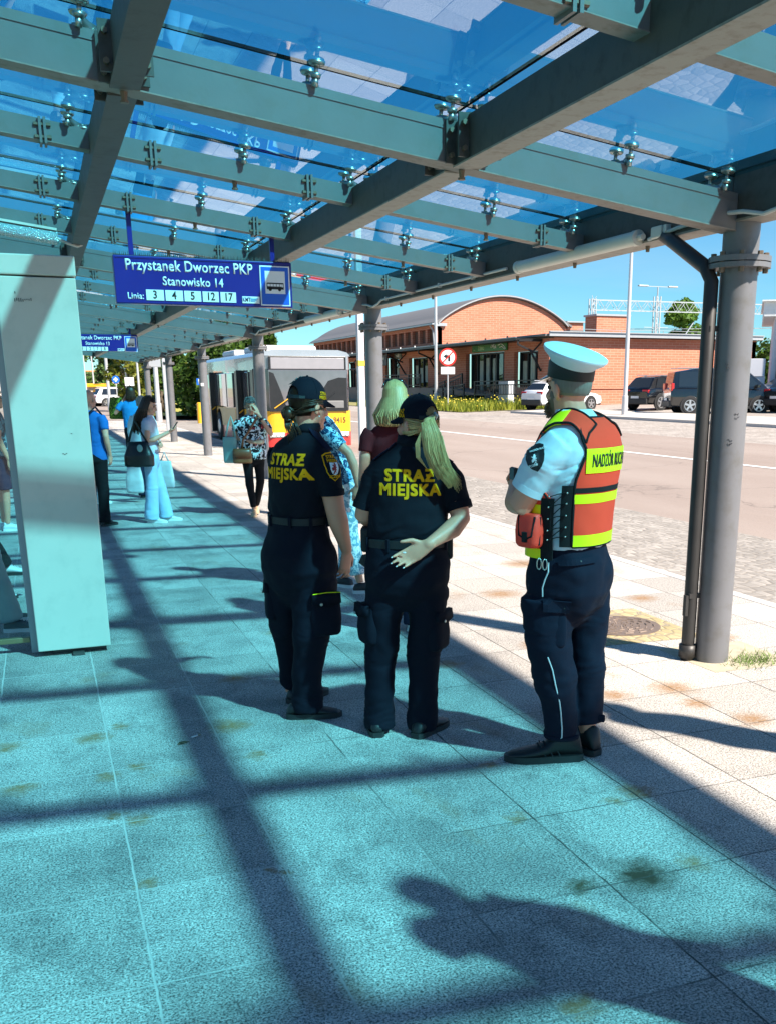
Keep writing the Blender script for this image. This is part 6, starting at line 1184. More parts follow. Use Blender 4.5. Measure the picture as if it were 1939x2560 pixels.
# shoulder straps
hv = Vector((-math.sin(R(PH)), math.cos(R(PH)), 0)); rv = Vector((math.cos(R(PH)), math.sin(R(PH)), 0))
for sgn in (-1, 1):
    c0 = Vector((.035, 0, 0)) + rv * sgn * .128
    for mat, s0, s1 in ((m_lime, .0, .13), (m_org, -.105, -.002)):
        m = MB(); m.smooth = True; vs = []; ns, nw = 10, 6
        for lay in (.016, .006):
            for i in range(ns + 1):
                for j in range(nw + 1):
                    p = c0 + hv * (s0 + (s1 - s0) * i / ns) + rv * (-.047 + .094 * j / nw); h = T3.ray_cast(Vector((p.x, p.y, 1.9)), Vector((0, 0, -1))); vs.append((h[0] + (h[1] * lay)) if h[0] is not None and h[0].z > 1.30 else Vector((p.x, p.y, 1.40 + lay)))
        N = (ns + 1) * (nw + 1); ix = lambda i, j: i * (nw + 1) + j; fs = [(ix(i, j), ix(i + 1, j), ix(i + 1, j + 1), ix(i, j + 1)) for i in range(ns) for j in range(nw)]; fs += [tuple(N + k for k in f[::-1]) for f in fs]
        fs += [(ix(i, e), ix(i + 1, e), N + ix(i + 1, e), N + ix(i, e)) for i in range(ns) for e in (0, nw)] + [(ix(e, j), ix(e, j + 1), N + ix(e, j + 1), N + ix(e, j)) for j in range(nw) for e in (0, ns)]
        m.add(vs, fs); sp_ = m.build('shoulder_strap', mat, vest); edge = [vs[ix(i, 0)] for i in range(ns + 1)], [vs[ix(i, nw)] for i in range(ns + 1)]
        for e in edge: binding(e, .0055, sp_)
        if mat is m_org: binding([vs[ix(0, j)] for j in range(nw + 1)], .0055, sp_)
# red pouch on the front left with carabiners
m = MB(); c_ = surf(157, 1.085, .035); k = MB(); k.rings([(-.075, 0, 0, .050, .030), (-.06, 0, 0, .062, .042), (0, 0, 0, .066, .044), (.05, 0, 0, .062, .036), (.072, 0, 0, .056, .028)], 22, 3.2); q = Matrix.Translation(c_) @ Matrix.Rotation(R(PH + 72), 4, 'Z'); m.add([q @ Vector(v) for v in k.v], k.f); po = remesh(m, 'pouch', simple('pouch_red', (.95, .045, .02), .6, var=.1, bump=.2, bs=200), t, .007, 3)
Tq = bvh(po); dv = Vector((.45, .9, 0)).normalized()
m = MB(); 
for pts in ([(-.045, .062), (-.035, -.02), (0, -.035), (.03, -.02), (.04, .062)], [(.056, .06), (.055, -.06)]): m.tube([h for h in stick(Tq, [c_ + Vector((.9, -.45, 0)).normalized() * a + Vector((0, 0, b)) for a, b in pts], dv, .001, .3)], .005, 6)
m.build('pouch_trim', m_vblk, po); m = MB(); h = stick(Tq, [c_ + Vector((.9, -.45, 0)).normalized() * -.003 + Vector((0, 0, -.025))], dv, .001, .3)[0]; m.box(h, (.026, .012, .045), R(-27), .003); m.build('pouch_tab', m_vblk, po)
for dx in (0, .035):
    m = MB(); m.smooth = True; b_ = surf(172 + dx * 200, .965, .03); m.tube([b_ + Vector((.010 * math.sin(a) * 1.0, -.004, -.022 + .024 * math.cos(a))) for a in [i * math.pi / 5 for i in range(11)]], .0028, 6); m.build('carabiner', m_clamp, t)
m = legs([([(-.09, -.06, .78), (-.085, -.062, .6), (-.055, -.055, .44), (-.022, -.042, .28), (-.006, -.035, .12)], [.118, .110, .100, .084, .078]), ([(.10, .085, .78), (.108, .08, .6), (.114, .055, .44), (.120, .05, .28), (.128, .035, .15)], [.112, .102, .084, .076, .068])],
         [(.62, .0, .01, .07, .06, PH), (.67, .002, .01, .12, .11, PH), (.73, .006, .005, .17, .155, PH), (.80, .012, 0, .200, .178, PH), (.88, .014, 0, .204, .182, PH), (.95, .012, 0, .198, .168, PH), (1.02, .006, 0, .188, .156, PH)], m_ntrs)
m_ntrs2 = cloth('navy_work_trousers', (.0075, .008, .020), weave=700)
tr3 = remesh(m, 'trousers', m_ntrs2, t, .0085, 9, fold_fn(.013, (8, 8, 10), TZ, 45)); T4 = bvh(tr3)
m_ref = simple('reflective_piping', (.62, .62, .64), .4)
for pts in ([(-.099, .948), (-.099, .908), (-.112, .872), (-.121, .836), (-.119, .795)], [(-.091, .526), (-.068, .465), (-.051, .389), (-.03, .308), (-.021, .253), (-.013, .176), (-.013, .132), (-.027, .114)], [(-.052, .107), (-.054, .08)]):
    m = MB(); m.tube(stick(T4, [(x, 0, z) for x, z in pts], (0, 1, 0), .0015), .0032, 6); m.build('piping', m_ref, tr3)
for quad, st2 in (([(-.059, .963), (.101, .974), (.104, .948), (-.056, .938)], (.034, .957)), ([(-.117, .785), (.002, .782), (.001, .728), (-.118, .733)], (-.024, .752))):
    cx = sum(p[0] for p in quad) / 4; cz = sum(p[1] for p in quad) / 4; fl = wrap('pocket_flap', poly_bm([(x - cx, z - cz) for x, z in quad[::-1]]), frame_M((cx, -.3, cz), (1, 0, 0), (0, 0, 1)), T4, (0, 1, 0), m_ntrs2, tr3, .006, .02, 1.0); bm = bmesh.new(); bm.from_mesh(fl.data); bmesh.ops.solidify(bm, geom=bm.faces[:], thickness=-.006); bm.to_mesh(fl.data); bm.free()
    m = MB(); m.smooth = True; m.ell(stick(T4, [(st2[0], 0, st2[1])], (0, 1, 0), .008)[0], (.0075, .004, .0075), n=10, m=6); m.build('stud', m_dark, fl)
pocket(t, (-.075, -.150, .65), -10, (.13, .035, .17), m_ntrs2, flap=False)
m = MB(); m.smooth = True; m.rings([(.11, -.005, -.035, .083, .083), (.13, -.005, -.035, .085, .085), (.085, -.004, -.035, .082, .082)][:2], 24); m.build('ankle_cuff', m_ntrs2, tr3); m = MB(); m.box((.165, .0, .185), (.07, .02, .035), -.3, .006); m.build('ankle_tab', m_ntrs2, tr3)
shoe(t, (.085, -.045), 184, m_shoe, m_sole, 1.22, tall=.045, L=.285); shoe(t, (.165, -.01), 128, m_shoe, m_sole, 1.15, tall=.045)
# peaked cap
ct = Matrix.Translation((0, -.012, .062)) @ Matrix.Rotation(R(7), 4, 'X'); HC = H3 @ ct @ Matrix.Translation((-.008, 0, .004)) @ Matrix.Rotation(R(10), 4, 'X'); m = MB(); m.smooth = True
def ringstack(m, rows, n=44): 
    vs = [HC @ Vector((a * math.cos(2 * math.pi * j / n), yo + b * math.sin(2 * math.pi * j / n), z)) for z, yo, a, b in rows for j in range(n)]; N = len(rows); m.add(vs, [(i * n + j, i * n + (j + 1) % n, (i + 1) * n + (j + 1) % n, (i + 1) * n + j) for i in range(N - 1) for j in range(n)] + [tuple(range(n))[::-1], tuple((N - 1) * n + j for j in range(n))]); return m
capm = cloth('cap_white', (.66, .70, .74), .04, 600, 0)
crown = ringstack(m, [(.028, 0, .080, .096), (.046, 0, .094, .112), (.064, -.002, .119, .135), (.078, -.004, .129, .144), (.086, -.004, .128, .143), (.092, -.004, .114, .128), (.095, -.004, .05, .06), (.095, -.004, .01, .01)]).build('peaked_cap', capm, t); smooth_angle(crown, 50)
HC = H3 @ ct; m = MB(); m.smooth = True; ringstack(m, [(-.022, 0, .084, .101), (-.018, 0, .089, .105), (.040, 0, .090, .106), (.056, 0, .084, .100)]).build('cap_band', simple('band_black', (.008, .008, .009), .55, var=.1, bump=.15, bs=200), crown)
m = MB(); m.smooth = True; pts = []
for i in range(7):
    f = i / 6
    for j in range(15): th = R(28 + 124 * j / 14); k = math.sin(math.pi * j / 14) ** .7; pts.append(HC @ Vector((.088 * math.cos(th), .104 * math.sin(th) + f * .055 * k, -.018 - f * .034 * k)))
fs = [(i * 15 + j, i * 15 + j + 1, (i + 1) * 15 + j + 1, (i + 1) * 15 + j) for i in range(6) for j in range(14)]; N = len(pts); m.add(pts + [p - Vector((0, 0, .005)) for p in pts], fs + [tuple(N + i for i in f[::-1]) for f in fs] + [(90 + j, 91 + j, N + 91 + j, N + 90 + j) for j in range(14)]); m.build('visor', simple('visor_gloss', (.006, .006, .008), .12, var=.05, coat=1), crown)
# short grey hair and beard
m = shell_hair(t, H3, m_stub, .03, -.030, 1.02); m.build('hair', m_stub, t)
m = MB(); m.smooth = True; k = MB(); e_ = MB(); e_.ell((0, .030, -.046), (.0595, .0655, .0795), n=30, m=20); e_.ell((0, .066, -.098), (.034, .032, .028), n=16, m=10)
bm = bmesh.new(); vs = [bm.verts.new(v) for v in e_.v]; [bm.faces.new([vs[i] for i in f]) for f in e_.f]
for f in list(bm.faces):
    c = f.calc_center_median()
    if c.z > -.045 - .55 * max(0, c.y - .055) + (.03 if abs(c.x) > .045 and c.y < .05 else 0) or c.y < -.005: bm.faces.remove(f)
bm.verts.index_update(); k.add([v.co.copy() for v in bm.verts], [[v.index for v in f.verts] for f in bm.faces]); bm.free()
rnd = random.Random(5)
for q in range(420):
    a = rnd.uniform(-1.25, 1.25); z = rnd.uniform(-.118, -.045); y = .03 + .068 * math.cos(a) * (1 - max(0, -.09 - z) * 6); x = .061 * math.sin(a) * (1 - max(0, -.09 - z) * 9)
    if abs(x) < .03 and z > -.075: continue
    if z > -.07 and abs(x) < .05 and y > .06: continue
    p = Vector((x, y, z)); d = Vector((x * 2, y - .02, -.05)).normalized(); k.tube([p, p + d * rnd.uniform(.008, .015)], [.0030, .0012], 4)
m.add([H3 @ Vector(v) for v in k.v], k.f); m.build('beard', m_beard, t); add_face(t, H3, o3b)
ph = thing('phone', 'dark phone held in the folded hands of the man in the orange vest', 'phone', (2.1, 3.76, 0), VZ); m = MB(); m.box((-.236, .10, 1.300), (.018, .075, .062), R(14), .006); m.build('case', m_ink, ph); m = MB(); m.box((-.2465, .097, 1.302), (.003, .065, .05), R(14)); m.build('screen', simple('phone_screen', (.10, .11, .12), .1), ph)
# ================================================================== OTHER PEOPLE
def pattern(name, base, cols, sc_=26, warp=1.6, th=(.46, .54)):
    t = NT(name); v = t.obj(); wv = t.n('VectorMath', operation='MULTIPLY_ADD'); t.set(wv.inputs[0], t.noise(sc_ * .55, 3, out=1)); wv.inputs[1].default_value = (warp * .06,) * 3; t.set(wv.inputs[2], v)
    c_ = t.mix(t.ramp(t.noise(sc_ * .16, 2), [(.42, 0.), (.58, 1.)]), cols[0], cols[1] if len(cols) > 1 else cols[0])
    if len(cols) > 2: c_ = t.mix(t.ramp(t.noise(sc_ * .3, 2, vec=t.scale(v, (1, 1, 1.1))), [(.58, 0.), (.64, 1.)]), c_, cols[2])
    a = t.n('TexNoise', dict(Scale=sc_, Detail=1.5, Roughness=.4)); t.set(a.inputs['Vector'], wv.outputs[0]); t.p(Base_Color=t.mix(t.ramp(a.outputs[0], [(th[0], 0.), (th[1], 1.)]), base, c_), Roughness=.8); t.b.inputs['Specular IOR Level'].default_value = .15; t.bump(t.noise(40, 4), .25, .004); return t.m
m_teeblue = cloth('bright_blue_tee', (.02, .22, .52)); m_teeblue2 = cloth('strong_blue_tee', (.015, .12, .38)); m_lilac = cloth('pale_lilac_tee', (.58, .56, .64)); m_jean = cloth('pale_blue_jeans', (.36, .50, .66), .1, 300); m_djean = cloth('dark_jeans', (.012, .016, .04)); m_maroon = cloth('maroon_knit', (.10, .012, .016), .15, 160, .0, .9, .6); m_black = cloth('black_cotton', (.006, .006, .008)); m_wjack = cloth('pale_jacket', (.52, .60, .64)); m_hawaii = pattern('blue_leaf_print', (.012, .045, .11), [(.06, .28, .46), (.40, .60, .68)], 34, 2.2); m_blouse = pattern('swirl_blouse', (.012, .012, .016), [(.70, .74, .78), (.45, .72, .76), (.40, .06, .08)], 30, 2.0, (.49, .53)); m_ptrs = pattern('pale_print_trousers', (.14, .28, .36), [(.45, .60, .64), (.62, .66, .68)], 30, 2.0); m_tealp = pattern('teal_print_top', (.02, .07, .10), [(.10, .25, .30), (.4, .55, .58)], 22, 2.0)
m_tote = simple('mint_tote', (.24, .40, .37), .7, var=.15, vs=6, bump=.2, bs=30); m_lea = simple('brown_leather', (.17, .065, .022), .4, var=.25, vs=9, bump=.2, bs=120); m_bag = simple('black_leather', (.007, .007, .008), .4, var=.2, bump=.25, bs=100); m_beige = simple('beige_shoe', (.60, .42, .25), .6, var=.1)
def folk(label, loc, rz, H=1.7, w=1.0, top=None, bot=None, shoes=(None, None), skin=m_skin, arms=None, head=(0, 0), hair=None, legs_=None, vox=.011, group='people waiting at the stop', feet=None, lean=(0, 0), face=True, belly=0.0):
    s = H / 1.75; t = thing('person', label, 'person', loc, rz, group); V = lambda p: Vector((p[0] * s * (w if abs(p[0]) > .12 else 1), p[1] * s, p[2] * s)); lx, ly = lean
    sk = lambda p: Vector((p[0] + lx * max(0, p[2] - .95) , p[1] + ly * max(0, p[2] - .95), p[2]))
    hc = sk((0, .025 + .0, 1.625)); HM = headM(Vector(hc) * s, head[0], head[1], s * 1.0); m = MB(); add_head(m, HM, Vector(sk((0, -.012, 1.49))) * s)
    A = {1: ((.185, -.01, 1.42), (.225, -.03, 1.14), (.24, .06, .90), (0, .15, -1), (-1, 0, 0), 35), -1: ((-.185, -.01, 1.42), (-.225, -.03, 1.14), (-.24, .06, .90), (0, .15, -1), (1, 0, 0), 35)}
    for k, v in (arms or {}).items(): A[k] = v
    for k, (sh_, el, wr, hd, hn, cu) in A.items():
        sh_, el, wr = [V(sk(p)) for p in (sh_, el, wr)]; add_arm(m, sh_, el, wr, (.046, .043, .037, .026), s * (.95 + .05 * w)); add_hand(m, wr + Vector(hd).normalized() * .012, hd, hn, (-k * .3, .8, .3) if abs(hd[1]) < .8 else (0, 0, 1), cu, s * .95)
    Lg = legs_ or {1: [(.09, 0, .90), (.098, .015, .50), (.10, -.01, .09)], -1: [(-.09, 0, .90), (-.098, .015, .50), (-.10, -.01, .09)]}
    for k, pts in Lg.items():
        p = [Vector(q) * s for q in pts]; m.tube([p[0], p[0].lerp(p[1], .5), p[1], p[1].lerp(p[2], .35), p[2]], [.074 * s * w, .062 * s * w, .046 * s, .048 * s, .030 * s], 14)
    m.rings([tuple(list((z * s, sk((0, 0, z))[0] * s, sk((0, 0, z))[1] * s, a * s * w, b * s)) ) for z, a, b in ((.86, .12, .08), (1.0, .13, .085), (1.25, .14, .085), (1.38, .13, .07), (1.46, .07, .055))], 18)
    body = remesh(m, 'body', skin, t, min(vox, .0075), 4)
    if top:
        mat, sl, hem, loose = top['mat'], top.get('sleeve', .55), top.get('hem', .93), top.get('loose', 1.0)
        R_ = [(hem, .168, .118), (hem + .06, .170, .121), (1.10, .168, .118), (1.22, .172, .120), (1.33, .183, .118), (1.40, .182, .102), (1.445, .150, .086), (1.475, .092, .072), (1.497, .062, .060)]
        m = MB(); m.rings([(z * s, sk((0, 0, z))[0] * s, (sk((0, 0, z))[1] + (belly * math.exp(-((z - 1.08) / .14) ** 2))) * s, a * s * w * (loose if z < 1.35 else 1), b * s * (.5 + .5 * w) * (loose if z < 1.35 else 1) + belly * .5 * math.exp(-((z - 1.08) / .14) ** 2)) for z, a, b in R_], 28)
        for k in (1, -1):
            sh_, el, wr = [V(sk(p)) for p in A[k][:3]]; c0 = sh_ + Vector((-k * .03, 0, -.01)) * s; c1 = sh_.lerp(el, sl if sl <= 1 else 1)
            pts = [c0, sh_.lerp(c1, .45), c1]; rad = [.066 * s, .063 * s, .056 * s * top.get('cuff', 1.0)]
            if sl > 1: pts.append(el.lerp(wr, sl - 1)); rad.append(.045 * s)
            m.tube(pts, rad, 14)
        to = remesh(m, 'top', mat, t, vox, 4, fold_fn(.007, (6, 6, 8), ((1.05, .12, .8),), loc[0] * 7)); 
        nk = MB(); nk.smooth = True; p = Vector(sk((0, -.004, 1.487))) * s; nk.rings([(p.z - .012, p.x, p.y, .074 * s, .070 * s), (p.z + .008, p.x, p.y, .068 * s, .066 * s), (p.z + .008, p.x, p.y, .060 * s, .058 * s)], 24); nk.build('neckline', mat, to)
    if bot:
        mat, kind, hem = bot['mat'], bot.get('kind', 'pants'), bot.get('hem', .045); rr = {'pants': (.098, .080, .070, .072), 'wide': (.104, .092, .096, .106), 'leggings': (.088, .066, .058, .042), 'shorts': (.100, .088, .084, .08)}[kind]
        m = MB(); m.rings([(z * s, 0, y * s, a * s * w, b * s * (.55 + .45 * w)) for z, y, a, b in ((.74, 0, .06, .05), (.79, -.005, .12, .10), (.85, -.012, .172, .126), (.93, -.010, .172, .122), (1.0, 0, .160, .110))], 26)
        for k, pts in Lg.items():
            p = [Vector(q) * s for q in pts]; f = max(0., min(1., (hem - pts[2][2]) / (pts[1][2] - pts[2][2])))
            if kind == 'shorts': m.tube([p[0], p[0].lerp(p[1], .5), p[1].lerp(p[0], .04)], [rr[0] * s * w, rr[1] * s * w, rr[2] * s * w], 16)
            else: e = p[2].lerp(p[1], f) if f > 0 else p[2] + Vector((0, 0, (hem - pts[2][2]) * s)); m.tube([p[0], p[0].lerp(p[1], .5), p[1], p[1].lerp(e, .5), e], [rr[0] * s * w, rr[1] * s * w, rr[1] * s * .96, rr[2] * s, rr[3] * s], 16)
        remesh(m, 'shorts' if kind == 'shorts' else 'trousers', mat, t, vox, 6, fold_fn(.0085 if kind == 'wide' else .006, (8, 8, 7), TZ, loc[1]))
    if shoes[0]:
        for k, pts in Lg.items():
            a = Vector(pts[2]) * s; ang = (feet or {}).get(k, 90 - k * 8); d = Vector((math.cos(R(ang)), math.sin(R(ang)), 0)); sh_ = shoe(t, a - d * .055 * s, ang, shoes[0], shoes[1], s * .98, z=max(0, a.z - .095 * s))
    if hair: HAIR[hair[0]](t, HM, hair[1], random.Random(int(loc[1] * 10)))
    if face: add_face(t, HM, body)
    return t, HM, s
def h_short(t, H, mat, rnd, n=240):
    m = shell_hair(t, H, mat, .035, -.05, 1.04)
    for k in range(n):
        d = Vector((rnd.gauss(0, 1), rnd.gauss(-.35, 1), rnd.gauss(.35, .8))).normalized(); p = Vector((d.x * .078, -.012 + d.y * .098, .030 + d.z * .100))
        if (p.z < .06 and p.y > .035) or p.z < -.05: continue
        q = Vector((p.x * 1.08, p.y * 1.05 + .012, p.z * 1.06 + .006)); strands(m, [[H @ p, H @ (p.lerp(q, .6) + d * .006), H @ (q + Vector((rnd.gauss(0, .01), rnd.gauss(.008, .01), -.004)))]], .006, .002)
    m.build('hair', mat, t)
def h_long(t, H, mat, rnd, length=-.36, n=330, bob=False, spread=.03):
    m = shell_hair(t, H, mat, .03, -.09, 1.05)
    for k in range(n):
        a = rnd.uniform(-1.9, 1.9) * (1 if not bob else .98); sx, cy = math.sin(a), -math.cos(a); el = rnd.uniform(-.2, 1.35)
        pts = []
        for q in range(4): e = 1.5 - (1.5 - (-.1)) * q / 3; pts.append(Vector((sx * math.cos(e) * .084, -.012 + cy * math.cos(e) * .104, .030 + math.sin(e) * .106)))
        L = length * rnd.uniform(.82, 1.08) if not bob else length * rnd.uniform(.94, 1.03); flare = 1 + (spread * 9 if bob else spread * 3)
        mid = Vector((sx * .088 * flare, -.018 + cy * .108 * (flare * .95), -.05)); end = Vector((sx * .080 * flare + rnd.gauss(0, .012), -.02 + cy * (.10 if bob else .115) * flare + rnd.gauss(0, .01), L))
        w1 = mid.lerp(end, .5) + Vector((rnd.gauss(0, .012) + .006 * math.sin(k), rnd.gauss(0, .010), 0)); pts += [mid, w1, end]
        if bob: pts.append(end + Vector((-sx * .014, .012 * math.cos(a), -.012)))
        pts = [H @ p for p in pts]; strands(m, [pts], .0062, .0030 if bob else .0016)
    m.build('hair', mat, t)
HAIR = {'short': h_short, 'long': lambda *a: h_long(*a, length=-.40, n=360), 'bob': lambda *a: h_long(*a, length=-.155, n=520, bob=True, spread=.045), 'tied': lambda t, H, mat, r: h_long(t, H, mat, r, length=-.16, n=200, bob=True, spread=.0), 'none': lambda *a: None}
def bag(name, label, cat, loc, rz, size, mat, strap=None, handles=None, taper=.85, extra=None, top_open=False):
    t = thing(name, label, cat, loc, rz); w_, d, h = size; m = MB(); m.rings([(0, 0, 0, w_ * .44, d * .34), (h * .06, 0, 0, w_ * .5, d * .48), (h * .45, 0, 0, w_ * .50, d * .52), (h * .85, 0, 0, w_ * .5 * taper, d * .34), (h, 0, 0, w_ * .48 * taper, d * .18)], 28, 3.0); b = remesh(m, 'body', mat, t, .009, 4, fold_fn(.006, (9, 9, 9), seed=w_ * 50))
    if strap: m = MB(); m.smooth = True; m.tube(strap, (.014, .004), 8); m.build('strap', mat, t)
    if handles:
        for pts in handles: m = MB(); m.smooth = True; m.tube(pts, (.012, .004), 8); m.build('handle', mat, t)
    return t, b
# blonde woman in maroon, from behind
t, Hb, s = folk('blonde woman in a maroon knit top beside the second column, from behind', (2.20, 6.35, 0), R(-17), 1.71, 1.0, dict(mat=m_maroon, sleeve=.5, hem=.92), dict(mat=m_djean), (m_wshoe, m_wsole), hair=('bob', m_blond), vox=.009)
m = MB(); m.smooth = True
for sx in (-1, 1): m.ell(Hb @ Vector((sx * .036, .055, .122)), (.030, .012, .020), Hb.to_3x3().normalized())
m.tube([Hb @ Vector(p) for p in ((-.085, -.02, .085), (-.068, .05, .118), (0, .064, .126), (.068, .05, .118), (.085, -.02, .085))], .004, 6)
sg = thing('sunglasses', 'dark sunglasses pushed up on the blonde woman’s hair', 'sunglasses', (0, 0, 0)); Mw = Matrix.Translation((2.20, 6.35, 0)) @ Matrix.Rotation(R(-17), 4, 'Z'); m.v = [tuple(Mw @ Vector(v)) for v in m.v]; m.build('frame', simple('sunglass_black', (.01, .01, .012), .15), sg)
bt = [o for o in t.children if o.name.startswith('top')][0]; Tb = bvh(bt); pts = stick(Tb, [(.085, 0, 1.42), (.075, 0, 1.34), (.05, 0, 1.24), (.01, 0, 1.12), (-.06, 0, 1.0)], (0, 1, 0), .006)
sb = thing('shoulder_bag', 'black strap bag worn across the maroon knit back', 'bag', (2.20, 6.35, 0), R(-17)); m = MB(); m.smooth = True; m.tube([pts[0] + Vector((.01, .07, .03))] + pts, (.014, .004), 8, ref=(0, -1, 0)); m.build('strap', m_bag, sb); m = MB(); m.box(pts[1] + Vector((0, -.004, 0)), (.04, .010, .035), bev=.003); m.build('buckle', m_clamp, sb); m = MB(); m.rings([(.86, -.20, .0, .05, .09), (.90, -.21, 0, .055, .10), (1.06, -.21, 0, .045, .09)], 20); m.build('body', m_bag, sb)
# man in the blue leaf shirt between the officers
folk('man in a blue leaf print shirt half hidden by the officer with the bun', (2.27, 7.85, 0), R(62), 1.74, 1.08, dict(mat=m_hawaii, sleeve=.72, hem=.90, loose=1.06), dict(mat=m_ptrs, hem=.16), (simple('black_mesh_shoe', (.03, .03, .033), .7, var=.5, vs=120), m_wsole), skin=m_skin2,
     arms={-1: ((-.19, -.03, 1.40), (-.235, -.20, 1.15), (-.22, -.16, .92), (.0, .2, -1), (1, 0, 0), 40), 1: ((.19, -.01, 1.40), (.23, -.02, 1.13), (.12, .22, 1.10), (-.4, .8, .1), (0, -.5, 1), 50)}, lean=(0, .42), head=(5, -22), hair=('short', m_dgrey), feet={-1: -75, 1: 60}, legs_={1: [(.09, 0, .90), (.10, .02, .5), (.11, .03, .09)], -1: [(-.09, -.01, .90), (-.10, -.05, .5), (-.12, -.13, .09)]}, vox=.009)
# older woman walking towards us
t, Ho, s = folk('older woman in a black and white swirl blouse walking with a hand at her face', (2.55, 13.15, 0), R(170), 1.54, 1.12, dict(mat=m_blouse, sleeve=.66, hem=.84, loose=1.10), dict(mat=m_black, kind='leggings', hem=.13), (m_beige, m_beige), skin=m_skin2,
     arms={1: ((.175, 0, 1.41), (.235, .02, 1.17), (-.03, .19, 1.10), (-.9, .1, .1), (0, -1, -.3), 45), -1: ((-.175, 0, 1.41), (-.26, .10, 1.20), (-.115, .13, 1.50), (.35, .0, .9), (.6, -.6, 0), 22)}, head=(4, -14), hair=('short', m_dgrey), legs_={1: [(.085, 0, .90), (.075, .09, .52), (.03, .11, .10)], -1: [(-.085, 0, .90), (-.09, -.02, .50), (-.015, -.16, .12)]}, feet={1: 88, -1: 86}, belly=.02)
wt = MB(); wt.smooth = True; wt.tube([Vector((-.150, .125, 1.425)) * s, Vector((-.138, .128, 1.450)) * s], .034, 14); wt.build('wristband', m_bag, t); wt = MB(); wt.smooth = True; wt.ell(Vector((-.148, .160, 1.44)) * s, (.016, .008, .018)); wt.build('watch', m_ink, t)
W = lambda p: (Matrix.Translation((2.55, 13.15, 0)) @ Matrix.Rotation(R(170), 4, 'Z')) @ Vector(p)
tb, b = bag('handbag', 'brown leather handbag on the hip of the woman in the swirl blouse', 'handbag', W((.14, .16, .70)), R(170), (.25, .11, .19), m_lea, strap=[(0, .0, .18), (-.02, .02, .30), (-.12, .03, .44), (-.20, .02, .56), (-.22, -.06, .60)], taper=.95)
m = MB(); m.smooth = True; m.rings([(.07, 0, .005, .125, .062), (.16, 0, .004, .122, .058), (.192, 0, 0, .11, .04)], 24, 3); m.build('flap', simple('brown_leather_dark', (.12, .042, .015), .4, var=.2), tb)
bag('tote_bag', 'mint cloth tote bag hanging from the arm of the woman in the swirl blouse', 'tote bag', W((.29, .06, .70)), R(150), (.19, .09, .34), m_tote, handles=[[(-.08, 0, .33), (-.06, -.02, .48), (-.02, -.04, .60), (.02, -.02, .48), (.05, 0, .33)]], taper=1.0)
# girl with the phone
t, Hg, s = folk('girl with long brown hair and pale wide jeans holding up a phone', (1.23, 12.95, 0), R(-103), 1.56, .92, dict(mat=m_lilac, sleeve=.42, hem=.98, loose=.95), dict(mat=m_jean, kind='wide', hem=.05), (m_wshoe, m_wsole), skin=m_skin3,
     arms={1: ((.165, 0, 1.41), (.20, -.01, 1.13), (.10, .27, 1.26), (-.1, .9, .5), (-.3, -.4, .9), 50), -1: ((-.165, 0, 1.41), (-.20, .03, 1.15), (.04, .16, 1.08), (1, .1, .05), (0, -1, 0), 30)}, head=(-4, -16), hair=('long', m_dbrown), feet={1: 82, -1: 95}, legs_={1: [(.085, 0, .92), (.09, -.01, .5), (.085, -.05, .09)], -1: [(-.085, 0, .92), (-.09, .07, .5), (-.12, .13, .09)]})
Wg = lambda p: (Matrix.Translation((1.23, 12.95, 0)) @ Matrix.Rotation(R(-103), 4, 'Z')) @ (Vector(p) * s)
ph = thing('phone', 'phone held up in the hand of the girl with long hair', 'phone', Wg((.085, .36, 1.34)), R(-103)); m = MB(); m.box((0, 0, 0), (.07, .012, .14), Matrix.Rotation(R(-35), 3, 'X'), .004); m.build('case', m_ink, ph)
bag('shoulder_bag', 'large slouchy black bag on the shoulder of the girl with the phone', 'bag', Wg((.235, -.13, .80)), R(-103 + 84), (.36, .16, .31), m_bag, strap=[(-.12, 0, .28), (-.07, -.02, .42), (-.01, -.05, .56), (.06, -.05, .42), (.12, 0, .28)], taper=.72)
m = MB(); pk = Wg((.33, -.10, 1.06)); tg = thing('bag_tag', 'small pale tag hanging on the black shoulder bag', 'tag', pk, R(-20)); m.smooth = True; m.ell((0, 0, 0), (.035, .008, .045)); m.build('disc', m_tote, tg)
# grey haired person behind the girl
folk('grey haired person in a pale jacket behind the girl with the phone', (1.42, 15.9, 0), R(-30), 1.53, .98, dict(mat=m_wjack, sleeve=1.9, hem=.80, loose=1.12), dict(mat=m_djean), (m_bag, m_sole), hair=('short', m_grey), arms={1: ((.18, 0, 1.41), (.24, -.02, 1.15), (.25, .06, .92), (0, .1, -1), (-1, 0, 0), 60)})
for lab, x, y, z in (('white shopping bag hanging below the black shoulder bag', 1.19, 15.3, .14), ('white shopping bag to the right of the girl’s pale jeans', 1.69, 15.75, .15)): bag('shopping_bag', lab, 'bag', (x, y, z), R(-25), (.26, .10, .42), simple('white_bag', (.52, .54, .55), .6, var=.12, vs=5, bump=.3, bs=20), handles=[[(-.06, 0, .41), (0, 0, .55), (.06, 0, .41)]], taper=.8)
# man in the bright blue tee, back turned
folk('person in a bright blue tee with an arm raised, back turned, beyond the girl', (1.66, 20.6, 0), R(-8), 1.68, 1.02, dict(mat=m_teeblue, sleeve=.62, hem=.88, loose=1.06), dict(mat=m_black), (m_bag, m_sole), hair=('tied', m_brown), arms={-1: ((-.18, 0, 1.42), (-.33, -.02, 1.20), (-.12, .10, 1.52), (.6, .2, .8), (.5, -.6, 0), 45)})
bag('backpack', 'yellow green bag held beside the person in the bright blue tee', 'backpack', (1.40, 20.9, 1.05), R(-20), (.30, .2, .42), pattern('yellow_green_print', (.05, .08, .015), [(.34, .33, .04), (.16, .22, .03)], 40), taper=.8)
